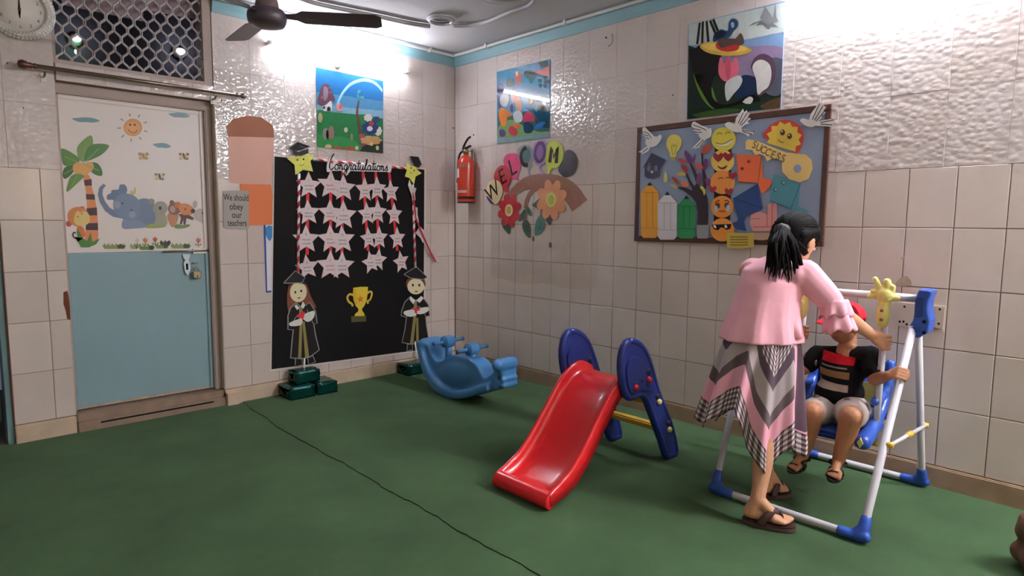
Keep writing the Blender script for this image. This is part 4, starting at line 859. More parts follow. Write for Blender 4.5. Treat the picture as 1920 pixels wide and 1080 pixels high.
graduate('girl graduate paper figure with brown hair at the left of the black chart', [(450, 352), (520, 278), (578, 318), (560, 350), (500, 352)], [(475, 372), (480, 345), (560, 335), (586, 345), (580, 358), (520, 352)],
 [(480, 372), (520, 345), (570, 345), (592, 372), (612, 430), (645, 500), (600, 480), (520, 470), (498, 520), (478, 520), (470, 450)], (538, 405, 50, 60, 0.1, 26),
 [(525, 468), (492, 500), (476, 545), (476, 628), (508, 630), (500, 700), (492, 797), (560, 802), (610, 790), (662, 750), (640, 660), (630, 596), (650, 590), (640, 520), (605, 466), (560, 500)],
 [((542, 490), (562, 490), (562, 600), (555, 800), (536, 800), (545, 600)), ((562, 580), (575, 580), (602, 788), (578, 796))], [((485, 588), (540, 566), (560, 560), (562, 585), (548, 604), (492, 608)), ((560, 545), (620, 518), (635, 524), (630, 556), (605, 580), (580, 578))],
 [(530, 540), (548, 538), (556, 522), (576, 522), (574, 540), (566, 568), (552, 560), (536, 556)], [[(520, 800), (560, 800), (562, 840), (515, 850), (520, 830)], [(592, 790), (622, 780), (640, 820), (600, 838)]], ((520, 406), (555, 399)), (542, 440), [((525, 478), (545, 500), (530, 512), (515, 490)), ((565, 462), (578, 480), (568, 505), (552, 492))], 0.012,
 [[(500, 600), (520, 560), (560, 520)], [(630, 596), (610, 560), (590, 510)]])
graduate('boy graduate paper figure at the right edge of the black chart behind the rocker', [(1166, 300), (1240, 253), (1305, 316), (1280, 330), (1205, 322)], [(1188, 330), (1192, 305), (1285, 312), (1290, 335), (1240, 322)],
 [(1182, 375), (1186, 330), (1240, 318), (1290, 335), (1292, 375), (1280, 360), (1200, 355)], (1237, 372, 50, 47, 0.0, 26),
 [(1205, 432), (1172, 465), (1152, 520), (1150, 546), (1182, 556), (1170, 640), (1155, 706), (1216, 716), (1270, 700), (1312, 676), (1300, 600), (1296, 552), (1320, 546), (1312, 480), (1275, 432), (1240, 460)],
 [((1228, 450), (1245, 450), (1240, 560), (1222, 712), (1203, 712), (1222, 560)), ((1240, 560), (1252, 560), (1255, 700), (1240, 706))], [((1168, 520), (1225, 508), (1240, 520), (1238, 545), (1200, 552), (1170, 540)), ((1240, 508), (1300, 494), (1314, 500), (1312, 518), (1280, 535), (1245, 535))],
 [(1212, 500), (1235, 504), (1262, 498), (1258, 516), (1244, 518), (1246, 532), (1232, 530), (1230, 514)], [[(1186, 716), (1216, 716), (1220, 748), (1184, 756)]], ((1220, 364), (1258, 364)), (1240, 402), [((1205, 430), (1235, 455), (1222, 478), (1200, 450)), ((1270, 428), (1282, 445), (1260, 470), (1240, 455))], 0.012,
 [[(1182, 556), (1200, 520), (1240, 490), (1280, 510), (1296, 552)]])
for u0, v0, u1, v1, lab in ((571, 672, 570, 692, 'white stick holding up the girl graduate figure above the green boxes'), (778, 640, 782, 672, 'white stick below the boy graduate figure behind the rocker')):
    o = tube('support_stick', [AY(-0.010, u0, v0), AY(-0.05, u1, v1)], 0.007, paper('#e2dcd6'), None, 8); tag(o, lab, 'stick')
# trophy
t = empty('trophy_cutout', 'yellow paper trophy with an orange star in the middle of the black chart', 'paper cutout'); d = 0.006
cut('cup', 'L', g((865, 380), (908, 374), (952, 374), (950, 420), (944, 456), (930, 488), (916, 505), (920, 520), (932, 536), (930, 548), (872, 548), (876, 536), (894, 520), (896, 505), (878, 485), (866, 450), (863, 410)), d+0.001, 0.0016, paper('#dcbe3c'), t); cut('cup_shade', 'L', g((866, 386), (880, 384), (890, 480), (878, 482), (867, 445)), d+0.0026, 0.0003, paper('#cfa92e'), t)
for q in ([(866, 425), (845, 418), (830, 436), (838, 462), (856, 475), (862, 490)], [(948, 412), (966, 402), (976, 414), (966, 448), (950, 460), (954, 474)]): line('handle', 'L', g(*q), 0.018, d, paper('#d6b238'), t, 4)
plate('star', 'L', star(sz('L', g((907, 447)), d)[0], 0.036, 0.45, 0.1), d+0.0029, 0.0006, paper('#d8792f'), t)
cut('base', 'L', g((853, 550), (942, 545), (940, 580), (853, 585)), d, 0.0014, paper('#57502a'), t)
# green foil boxes
def foil_mat():
    m = mat('green_foil', '#0b4a44', 0.16, 0.7, 0.55); nt = m.node_tree; N = nt.nodes; b = N['Principled BSDF']
    tc = N.new('ShaderNodeTexCoord'); n = N.new('ShaderNodeTexNoise'); n.inputs['Scale'].default_value = 22; n.inputs['Detail'].default_value = 3; n.inputs['Distortion'].default_value = 1.2; nt.links.new(tc.outputs['Object'], n.inputs['Vector'])
    bp = N.new('ShaderNodeBump'); bp.inputs['Strength'].default_value = 0.45; bp.inputs['Distance'].default_value = 0.01; nt.links.new(n.outputs['Fac'], bp.inputs['Height']); nt.links.new(bp.outputs['Normal'], b.inputs['Normal'])
    return m
M_FOIL = foil_mat()
def foil_box(label, x0, x1, y0, y1, z0, z1, rot=0.0):
    o = empty('foil_box', label, 'box', 'dark green foil boxes by the back wall'); bm = bmesh.new()
    add_box(bm, (x0, y0, z0), (x1, y1, z1)); bmesh.ops.subdivide_edges(bm, edges=list(bm.edges), cuts=4, use_grid_fill=True); rb = random.Random(int((x0+5)*1000))
    for v in bm.verts: v.co += Vector((rb.uniform(-1, 1), rb.uniform(-1, 1), rb.uniform(-1, 0.4) if v.co.z > z0+0.01 else 0))*0.0028
    c_ = Vector(((x0+x1)/2, (y0+y1)/2, 0)); bmesh.ops.rotate(bm, verts=list(bm.verts), cent=c_, matrix=Matrix.Rotation(rot, 3, 'Z')); from_bm('wrapped_box', bm, M_FOIL, o, sm=True)
    bm = bmesh.new()
    for sx_ in (x0-0.0015, x1+0.0015):
        p = [(sx_, y0+0.012, (z0+z1)/2+0.03), (sx_, y1-0.012, (z0+z1)/2+0.03), (sx_, (y0+y1)/2, (z0+z1)/2-0.02)]; bm.faces.new([bm.verts.new(q) for q in p]); 
    bmesh.ops.solidify(bm, geom=list(bm.faces), thickness=0.002); bmesh.ops.rotate(bm, verts=list(bm.verts), cent=c_, matrix=Matrix.Rotation(rot, 3, 'Z')); from_bm('folded_flap', bm, M_FOIL, o)
    return o
fa = AZ(ZF, 546, 752); fb = AZ(ZF, 591.5, 742); fc_ = AZ(ZF, 596, 741); fd = AZ(ZF, 634.5, 735)
yb = -0.024; H1 = 0.092
foil_box('dark green foil box on the floor at the left under the top box', fa.x, fb.x-0.004, (fa.y+fb.y)/2, yb, ZF, ZF+H1)
foil_box('dark green foil box on the floor at the right under the top box', fc_.x, fd.x, (fc_.y+fd.y)/2, yb-0.002, ZF, ZF+H1)
ta = AZ(ZF+H1, 562, 725); tb = AZ(ZF+H1, 615.7, 720)
foil_box('dark green foil box stacked on top of two others under the girl figure', ta.x, tb.x, -0.165, yb-0.006, ZF+H1+0.003, ZF+H1+0.098)
qa = AZ(ZF, 757, 703.5); qb = AZ(ZF, 795, 697)
foil_box('dark green foil box on the floor behind the blue rocker', AZ(ZF, 748, 700).x, qb.x+0.06, -0.19, yb, ZF, ZF+0.095)
# ---------------------------------------------------------------- right wall: fish picture
pc = empty('picture', 'square underwater picture in the corner with the lamp mirrored in it', 'picture'); d = 0.001
cut('sheet', 'R', [(932, 135), (1032, 111), (1031, 258), (933, 270)], d, 0.004, pr('#4f8fb8'), pc); d += 0.004
g = cr(830, 80, 5.4)
def clipR(pts):                      # keep prints inside the sheet
    out = []
    for u, v in pts:
        u = min(max(u, 933.2), 1030.8); t = (u-932)/100; out.append((u, min(max(v, 135.8-24*t), 269.4-12*t)))
    return out
def pf(nm, pts, c_, k=1, sm=3): 
    q = [clipR([p])[0] for p in (smooth(g(*pts), sm) if sm else g(*pts))]
    o = []
    for p in q:
        if not o or (abs(p[0]-o[-1][0])+abs(p[1]-o[-1][1])) > 0.25: o.append(p)
    return cut(nm, 'R', o, d+k*E1, E1, pr(c_), pc)
pf('sea_floor', ((560, 700), (700, 740), (900, 680), (1080, 640), (1085, 975), (560, 1020)), '#3f5f4c', 0, 0); pf('green_ground', ((560, 860), (680, 780), (800, 830), (960, 900), (1085, 900), (1085, 975), (560, 1020)), '#7c9a5e', 1)
pf('dark_reef', ((940, 600), (1000, 560), (1040, 590), (1085, 720), (1085, 860), (980, 840), (930, 760)), '#24423f', 1); pf('weed', ((560, 430), (590, 415), (625, 450), (620, 560), (585, 660), (560, 640)), '#343f7c', 1)
pf('dark_leaf', ((820, 300), (880, 265), (960, 300), (930, 370), (890, 420), (870, 370), (840, 350)), '#2e4a4c', 1, 2); pf('dark_leaf', ((970, 195), (1060, 180), (1050, 240), (1000, 250), (985, 225)), '#2c4844', 1, 2); pf('dark_leaf', ((640, 400), (660, 350), (690, 380), (720, 370), (715, 440), (650, 440)), '#33594f', 1, 2)
pf('coral', ((930, 290), (1000, 275), (1085, 235), (1085, 330), (1000, 330), (950, 315)), '#c8533c', 2); pf('round_fish', ((725, 330), (760, 290), (800, 320), (800, 380), (775, 425), (740, 390)), '#d0563f', 2); pf('fish_fin', ((740, 300), (760, 285), (765, 330), (745, 345)), '#e3cfa0', 3, 0)
for x, y in ((985, 385), (1035, 360), (1040, 400), (990, 435), (1035, 440), (1072, 390)): pf('petal', [(x-18, y-14), (x+16, y-18), (x+12, y+14), (x-8, y+18)], '#4a2236', 2)
pf('pale_shell', ((580, 560), (620, 500), (665, 520), (670, 590), (640, 650), (590, 630)), '#b9c6ca', 3); pf('pink_shell', ((695, 500), (740, 480), (750, 560), (720, 610), (695, 580)), '#cf8f86', 3); pf('peach_coral', ((740, 560), (770, 545), (800, 600), (800, 690), (750, 690), (735, 620)), '#d89a76', 3)
pf('orange_coral', ((570, 700), (600, 660), (660, 690), (700, 740), (650, 760), (640, 840), (600, 840), (575, 770)), '#e08032', 3); pf('red_coral', ((810, 760), (860, 690), (910, 720), (935, 790), (880, 800), (830, 820)), '#c4354a', 3); pf('striped_fish', ((870, 590), (890, 555), (920, 570), (915, 610), (880, 625)), '#d0b86a', 3)
for x in (880, 895, 910): pf('stripe', [(x-3, 570), (x+3, 566), (x+4, 612), (x-2, 615)], '#3a3a40', 4, 0)
pf('white_stone', ((715, 720), (760, 690), (805, 720), (805, 790), (760, 810), (725, 790)), '#ccd0ce', 4); pf('blue_stone', ((680, 650), (705, 620), (715, 680), (695, 710)), '#2d3a66', 4); pf('dark_rock', ((820, 820), (870, 800), (920, 850), (900, 910), (830, 910)), '#223c4e', 3); pf('blue_rock', ((930, 850), (1000, 800), (1040, 810), (1000, 860), (940, 880)), '#2f66a8', 3)
pf('red_leaf', ((665, 880), (700, 840), (750, 880), (750, 935), (690, 935)), '#c23a48', 4); pf('purple_stone', ((575, 890), (605, 875), (635, 900), (630, 945), (585, 950)), '#4a3f7c', 4); pf('teal_weed', ((930, 680), (955, 620), (970, 660), (950, 700)), '#6fa6b0', 3, 0); pf('grey_sand', ((560, 960), (700, 960), (900, 940), (1085, 900), (1085, 975), (560, 1022)), '#7d9aa0', 2, 0); pf('orange_shell', ((720, 830), (760, 820), (790, 850), (760, 870), (725, 860)), '#d9703a', 5)
# ---------------------------------------------------------------- straw hat picture
pc = empty('picture', 'dark square picture of a bird nesting on a yellow straw hat', 'picture'); d = 0.001
cut('sheet', 'R', [(1291, 46), (1473, 2), (1464, 203), (1288, 224)], d, 0.004, pr('#7f9cc4'), pc); d += 0.004
g = cr(1260, 0, 4.697)
def lim(pts):
    out = []
    for u, v in pts:
        t = (v-46)/178; lo = 1291-3*t+0.6; v2 = v; u = max(lo, u); hi = 1473-9*(v/201)-0.6; u = min(u, hi); s = (u-1290)/178; v2 = min(max(v, 46-44*s+0.5), 224-21*s-0.5); out.append((u, v2))
    return out
def ph(nm, pts, c_, k=1, sm=4): return cut(nm, 'R', lim(smooth(g(*pts), sm) if sm else g(*pts)), d+k*E1, E1, pr(c_), pc)
ph('pale_sky', ((148, 215), (1000, 20), (985, 280), (700, 340), (400, 390), (148, 400)), '#c2cdc9', 0, 0); ph('violet_haze', ((420, 480), (600, 420), (980, 420), (970, 640), (700, 700), (430, 640)), '#94809f', 0)
ph('meadow', ((145, 400), (260, 440), (500, 640), (700, 720), (980, 560), (955, 945), (135, 1055)), '#27302a', 1, 0); ph('grey_slope', ((700, 560), (980, 520), (960, 820), (830, 820), (760, 700)), '#5b5f6c', 2); ph('grass_glow', ((190, 640), (270, 630), (350, 760), (400, 900), (480, 960), (360, 960), (250, 840)), '#5e8a35', 2); ph('dark_grass', ((140, 940), (400, 960), (700, 900), (950, 880), (953, 945), (135, 1055)), '#1f3325', 3, 0); ph('green_bank', ((180, 1010), (420, 960), (600, 960), (560, 990), (300, 1035)), '#3d5a2e', 4); ph('brown_bank', ((780, 930), (880, 880), (955, 860), (953, 945), (820, 960)), '#57452e', 4)
for x0, x1 in (((245, 200), (222, 390)), ((272, 190), (266, 380)), ((305, 185), (320, 370)), ((335, 180), (385, 300)), ((362, 170), (405, 275))): line('dark_reed', 'R', g(x0, x1), 0.016, d+1.5*E1, pr('#23201f'), pc)
ph('black_bush', ((150, 450), (200, 430), (270, 380), (330, 420), (430, 480), (430, 600), (360, 700), (355, 850), (440, 920), (560, 900), (700, 830), (780, 900), (600, 960), (380, 960), (260, 800), (190, 640)), '#171515', 2.5)
ph('pink_tulip', ((440, 700), (410, 640), (412, 560), (430, 500), (460, 560), (498, 490), (530, 560), (565, 500), (585, 570), (580, 650), (545, 705), (495, 722)), '#dc6c80', 4); ph('tulip_shade', ((470, 560), (498, 500), (520, 570), (505, 700), (480, 690)), '#c4556c', 5)
ph('hat_brim', ((245, 400), (300, 375), (400, 372), (600, 395), (700, 440), (640, 478), (500, 492), (350, 475), (270, 440)), '#d9b04c', 5); ph('hat_brim_light', ((270, 395), (400, 382), (590, 402), (670, 435), (560, 462), (380, 448), (290, 425)), '#e6c562', 6); ph('hat_crown', ((390, 380), (470, 350), (585, 385), (575, 440), (480, 455), (400, 430)), '#c23a35', 7)
ph('nest', ((400, 350), (480, 335), (560, 340), (600, 290), (625, 320), (635, 380), (600, 400), (560, 390), (480, 410), (430, 420)), '#5b4644', 8, 2); ph('bird_body', ((365, 370), (370, 300), (430, 258), (490, 270), (500, 200), (530, 165), (575, 180), (580, 230), (540, 280), (500, 330), (430, 340)), '#26466e', 9, 3); ph('bird_wing', ((380, 340), (385, 290), (440, 270), (480, 290), (440, 330)), '#1a2438', 10); ph('bird_cheek', ((520, 200), (545, 200), (545, 240), (525, 240)), '#9db2c2', 10); ph('bird_breast', ((540, 280), (580, 250), (590, 290), (540, 320)), '#cfc8c2', 9.5)
ph('stone_shade', ((700, 600), (720, 520), (790, 475), (870, 500), (915, 590), (900, 720), (850, 790), (760, 840), (740, 700)), '#63485e', 3.5); ph('white_stone', ((708, 600), (740, 540), (800, 528), (860, 570), (875, 660), (850, 760), (800, 800), (755, 830), (740, 700)), '#dedad5', 5)
ph('navy_leaf', ((560, 720), (640, 660), (740, 680), (810, 690), (800, 760), (740, 820), (650, 850), (560, 860)), '#1f2f4e', 4.5); ph('white_cloth', ((470, 740), (520, 690), (590, 665), (620, 700), (600, 760), (540, 830), (490, 890), (470, 840)), '#cfd3d2', 5.5); ph('white_leaf', ((620, 900), (680, 850), (715, 870), (690, 915)), '#cfd0cc', 6, 2)
ph('grey_twig', ((665, 235), (720, 200), (780, 180), (860, 185), (940, 240), (870, 225), (855, 260), (800, 210), (740, 230), (765, 195)), '#7e7f83', 3, 0); ph('grey_bird', ((775, 160), (820, 55), (850, 100), (890, 160), (905, 60), (915, 40), (920, 150), (940, 190), (860, 210), (800, 190)), '#8e9095', 4, 0)
# ---------------------------------------------------------------- hook and nail holes
o = empty('wall_hook', 'small bent wire hook on the right wall below the cornice', 'hook'); tube('wire', smooth([AX(-dd, u, v) for dd, u, v in ((0.0, 1147, 64), (0.012, 1148.5, 68), (0.02, 1148.5, 75), (0.02, 1146, 82), (0.008, 1140, 87))], 4, False), 0.004, M_STEEL, o, 6); 
ov('nail_hole', 'R', 1136.5, 70.5, 1.6, 1.8, 0.0003, 0.0004, M_DARK, wall_right)
for u, v, rx, ry in ((1000, 448, 2.4, 5), (1032, 459.5, 3, 5.5)): ov('stain', 'R', u, v, rx, ry, 0.0003, 0.0003, mat('stain_grey', '#6c5f54', 0.6, var=0.3, vscale=60), wall_right)
for w, u, v in (('L', 44, 202), ('L', 14, 118), ('L', 415, 188), ('L', 853-3, 240), ('R', 888, 253), ('R', 1262, 178)): ov('nail_hole', w, u, v, 1.3, 1.6, 0.0003, 0.0004, mat('dark_hole', '#3a2c26', 0.8), wall_left if w == 'L' else wall_right)
for q in ([(1685, 524), (1695, 518), (1704, 520), (1709, 535), (1690, 537), (1678, 535)], [(1689, 482), (1695, 484), (1696, 488), (1691, 487)]): cut('chipped_glaze', 'R', q, 0.0004, 0.0006, mat('chip', '#b9a591', 0.8, var=0.3, vscale=50), wall_right, 3)
ov('chipped_glaze', 'R', 907, 661, 6.5, 9, 0.0004, 0.0008, mat('white_chip', '#d6cbbd', 0.6, var=0.1), wall_right)
# ---------------------------------------------------------------- fire extinguisher
fe = empty('fire_extinguisher', 'red fire extinguisher with black hose on the right wall near the corner', 'fire extinguisher')
c = AX(-0.085, 873.5, 381); M_FE = mat('extinguisher_red', '#c93a22', 0.25, 0.5, coat=0.3); R_ = 0.078
lathe('cylinder', [(0, 0), (R_*0.97, 0.0), (R_, 0.012), (R_, 0.345), (R_*0.95, 0.375), (R_*0.7, 0.405), (R_*0.3, 0.425), (0.02, 0.43), (0.018, 0.45), (0, 0.45)], c, M_FE, fe, (0, 0, 1), 32)
for z0, z1, m_ in ((0.0, 0.012, '#241a18'), (0.035, 0.058, '#2a1512')): lathe('dark_band', [(R_*1.006, z0), (R_*1.006, z1), (R_*0.98, z1)], c, ink(m_), fe, (0, 0, 1), 32)
M_BLK = mat('black_rubber', '#1a1817', 0.5); M_BRS = mat('brass', '#9a8760', 0.3, 0.5, 0.8)
lathe('valve', [(0, 0.44), (0.026, 0.44), (0.026, 0.475), (0.016, 0.485), (0.016, 0.50), (0, 0.50)], c, M_BRS, fe, (0, 0, 1), 16)
tube('carry_handle', [c+Vector((-0.01, 0.03, 0.485)), c+Vector((-0.01, -0.02, 0.49)), c+Vector((-0.02, -0.085, 0.50))], 0.010, M_BLK, fe, 8, (1, 1.4))
tube('lever', smooth([c+Vector((-0.01, 0.025, 0.495)), c+Vector((-0.01, 0.0, 0.53)), c+Vector((-0.02, -0.05, 0.565)), c+Vector((-0.02, -0.085, 0.58))], 3, False), 0.010, M_BLK, fe, 8)
tube('hose', smooth([c+Vector((-0.015, 0.02, 0.465)), c+Vector((-0.02, 0.06, 0.44)), c+Vector((-0.02, 0.088, 0.36)), c+Vector((-0.02, 0.090, 0.28)), c+Vector((-0.02, 0.088, 0.235))], 6, False), 0.0095, M_BLK, fe, 10)
lathe('nozzle', [(0.0, 0.0), (0.015, 0.0), (0.011, 0.05), (0, 0.055)], c+Vector((-0.02, 0.088, 0.185)), M_BLK, fe, (0, 0, 1), 12)
lathe('gauge', [(0, 0.012), (0.02, 0.010), (0.02, 0)], c+Vector((-0.018, -0.01, 0.46)), M_BRS, fe, (-1, -0.3, 0), 14)
def onCyl(nm, a0, a1, z0, z1, m_, r=R_*1.01):
    n = 8; vs = []; 
    for k in range(n+1):
        a = a0+(a1-a0)*k/n
        for z in (z0, z1):
            for rr_ in (r, r-0.003): vs.append(c+Vector((r*0+rr_*math.cos(a), rr_*math.sin(a), z)))
    fs = []
    for k in range(n):
        i = 4*k; j = i+4; fs += [(i, j, j+2, i+2), (i+1, i+3, j+3, j+1), (i, i+1, j+1, j), (i+2, j+2, j+3, i+3)]
    return mesh(nm, vs, fs, m_, fe)
onCyl('paper_tag', math.radians(118), math.radians(180), 0.225, 0.305, paper('#d3c6c4')); onCyl('silver_plate', math.radians(185), math.radians(232), 0.318, 0.340, M_STEEL)
for z0, z1, a0, a1 in ((0.106, 0.112, 155, 240), (0.092, 0.101, 170, 240)): onCyl('print_line', math.radians(a0), math.radians(a1), z0, z1, ink('#e0cfc0'))
box('wall_bracket', (-0.012, c.y-0.02, c.z+0.36), (-0.0005, c.y+0.02, c.z+0.49), M_STEEL, fe, 0.002)
tube('bracket_hook', [(-0.008, c.y, c.z+0.47), (-0.06, c.y, c.z+0.47), (c.x, c.y, c.z+0.455)], 0.006, M_STEEL, fe, 8)
# ---------------------------------------------------------------- welcome branch
g = cr(830, 250, 4.91); WD = 0.002
br = empty('branch_cutout', 'curved brown paper branch holding the welcome balloons on the right wall', 'paper cutout')
cut('branch', 'R', g((545, 640), (575, 590), (620, 530), (680, 460), (740, 415), (800, 388), (900, 372), (980, 375), (1060, 385), (1130, 408), (1200, 450), (1260, 510), (1330, 612), (1260, 665), (1190, 720), (1165, 670), (1120, 615), (1060, 555), (1000, 520), (940, 505), (880, 518), (840, 545), (805, 590), (785, 640), (775, 690), (748, 690), (755, 620), (780, 560), (815, 512), (760, 520), (700, 555), (640, 610), (590, 640)), WD, 0.002, paper('#94695a'), br)
line('twig', 'R', g((775, 680), (772, 740), (768, 800)), 0.03, WD, paper('#94695a'), br); line('twig', 'R', g((940, 650), (915, 700), (905, 770)), 0.03, WD, paper('#8a6456'), br)
def balloon(label, pts, c_, letter, lx, ly, size, rot, tail=None, d=0.005, lc='#241d1c'):
    o = empty('balloon_cutout', label, 'paper cutout', 'paper balloons spelling the welcome word')
    cut('balloon', 'R', g(*pts), d, 0.0018, paper(c_), o, 3)
    if tail: cut('tail', 'R', g(*tail), d-0.0003, 0.0014, paper(c_ if isinstance(tail, tuple) else tail), o)
    if letter: text('letter', 'R', letter, sz('R', g((lx, ly)), d)[0], size, d+0.002, ink(lc), o, rot, 0.9, bold=0.0012)
    return o
balloon('cream paper balloon with the letter W, lowest at left of the branch', ((402, 545), (415, 470), (460, 430), (515, 440), (550, 500), (545, 570), (510, 640), (470, 655), (425, 610)), '#dcc59c', 'W', 462, 540, 0.19, 0.5, None, 0.0075)
cut('blue_patch', 'R', g((402, 570), (425, 590), (480, 655), (440, 645), (410, 605)), 0.0095, 0.0006, paper('#46426c'), [o for o in bpy.data.objects if o.name.startswith('balloon_cutout')][-1])
balloon('red paper balloon with the letter E, second on the branch', ((472, 420), (485, 350), (530, 300), (585, 300), (625, 350), (628, 420), (605, 480), (560, 490), (510, 470)), '#b8323c', 'E', 552, 405, 0.19, 0.42, ((545, 470), (605, 470), (600, 500), (615, 530), (575, 545), (558, 510)), 0.0055)
balloon('hot pink paper balloon with the letter L, third on the branch', ((560, 260), (580, 205), (630, 185), (690, 195), (722, 250), (715, 330), (690, 385), (640, 385), (590, 340)), '#d5487f', 'L', 645, 318, 0.2, 0.35, ((638, 375), (692, 375), (690, 405), (705, 440), (660, 420), (634, 425)), 0.0035)
o = balloon('grey blue paper balloon with a black letter C, fourth on the branch', ((690, 180), (705, 130), (755, 105), (810, 130), (830, 200), (815, 270), (775, 300), (725, 280)), '#8a8f95', '', 0, 0, 0, 0, ((770, 295), (790, 292), (835, 285), (800, 330), (805, 385), (790, 385), (785, 330)), 0.004)
cut('inner_oval', 'R', g(*pxo(766, 210, 46, 80, 0.05, 24)), 0.0058, 0.0005, paper('#5d7381'), o); line('letter', 'R', g((770, 135), (740, 150), (722, 200), (730, 262), (755, 292), (785, 290)), 0.034, 0.0065, ink('#2a2c31'), o, 4)
o = balloon('lavender paper balloon with a purple letter O, fifth on the branch', ((830, 170), (845, 100), (890, 65), (940, 70), (968, 130), (962, 210), (935, 275), (885, 300), (845, 270), (832, 220)), '#a884b5', '', 0, 0, 0, 0, ((880, 292), (905, 292), (900, 330), (925, 345), (928, 380), (908, 378), (895, 345)), 0.006)
line('letter', 'R', g(*(pxo(895, 175, 44, 86, 0.1, 26)+[pxo(895, 175, 44, 86, 0.1, 26)[0]])), 0.03, 0.0082, ink('#60407c'), o); cut('inner_oval', 'R', g(*pxo(895, 175, 40, 80, 0.1, 24)), 0.0079, 0.0003, paper('#8f68a8'), o)
balloon('yellow green paper balloon with the letter M, sixth on the branch', ((955, 180), (965, 110), (1005, 72), (1055, 75), (1100, 120), (1112, 200), (1090, 275), (1040, 320), (990, 315), (950, 270)), '#c3cb52', '', 0, 0, 0, 0, ((955, 300), (1015, 315), (990, 345), (985, 375), (960, 375), (965, 340)), 0.0075)
line('letter', 'R', g((985, 268), (1004, 132), (1020, 222), (1056, 132), (1046, 274)), 0.036, 0.0098, ink('#241d1c'), [o for o in bpy.data.objects if o.name.startswith('balloon_cutout')][-1])
balloon('dark navy paper balloon, last at the right of the branch', ((1065, 330), (1110, 250), (1125, 170), (1170, 152), (1215, 180), (1242, 250), (1230, 330), (1190, 385), (1130, 405), (1090, 380)), '#3a3c4e', '', 0, 0, 0, 0, None, 0.0045)
def flower(label, x, y, r, c1, c2, d, sxx):
    o = empty('flower_cutout', label, 'paper flower'); c0 = sz('R', g((x, y)), d)[0]
    for k in range(8):
        a = 2*PI*k/8+0.3; plate('petal', 'R', oval((c0[0]+0.62*r*sxx*math.cos(a), c0[1]+0.62*r*math.sin(a)), r*0.40, r*0.27, math.atan2(math.sin(a), math.cos(a)*sxx), 16), d+0.0006*(k % 2), 0.001, paper(c1), o)
    plate('petal_disc', 'R', oval(c0, r*0.55*sxx, r*0.55), d+0.0014, 0.001, paper(c1), o)
    plate('flower_centre', 'R', oval(c0, r*0.33*sxx, r*0.36), d+0.0026, 0.001, paper(c2), o); plate('centre_spot', 'R', oval(c0, r*0.2*sxx, r*0.24), d+0.0037, 0.0004, paper('#b9a05a' if c2 == '#e3d0a4' else '#a9b452'), o)
flower('red paper flower with cream centre at the left end of the branch', 612, 708, 0.145, '#b3262f', '#e3d0a4', 0.0065, 1.0); flower('peach paper flower with yellow green centre under the branch', 1000, 612, 0.165, '#e0936c', '#c6cf72', 0.0065, 1.0)
for pts, c_, lab in ((((545, 790), (590, 800), (632, 812), (625, 870), (612, 928), (570, 890), (545, 840)), '#3c5f56', 'green paper leaf hanging below the red flower'), (((760, 700), (735, 720), (708, 760), (702, 810), (735, 795), (765, 760)), '#3f6354', 'small green paper leaf on the left of the middle twig'), (((765, 680), (790, 680), (815, 720), (822, 758), (795, 755), (770, 730)), '#4d7362', 'small green paper leaf on the right of the middle twig'), (((760, 790), (795, 820), (810, 880), (808, 945), (800, 965), (760, 930), (735, 870), (738, 820)), '#3d5f4f', 'long dark green paper leaf at the end of the middle twig'), (((905, 750), (930, 780), (942, 830), (930, 890), (890, 930), (850, 938), (848, 860), (870, 790)), '#457f78', 'wide teal paper leaf left of the dark leaf under the peach flower'), (((925, 600), (880, 610), (845, 640), (825, 662), (870, 690), (915, 705), (945, 680)), '#46685a', 'green paper leaf to the left of the peach flower'), (((940, 720), (985, 715), (1015, 735), (1010, 790), (985, 845), (950, 800), (935, 750)), '#2e4a3f', 'dark green paper leaf under the peach flower')):
    o = empty('leaf_cutout', lab, 'paper leaf'); cut('leaf', 'R', g(*pts), 0.0048, 0.0012, paper(c_), o, 3)
    cxm = sum(p[0] for p in pts)/len(pts); cym = sum(p[1] for p in pts)/len(pts); line('leaf_vein', 'R', g(((pts[0][0]+cxm)/2, (pts[0][1]+cym)/2), (cxm, cym), ((pts[4][0]+cxm)/2, (pts[4][1]+cym)/2)), 0.006, 0.0061, paper('#2a4038'), o, 2)
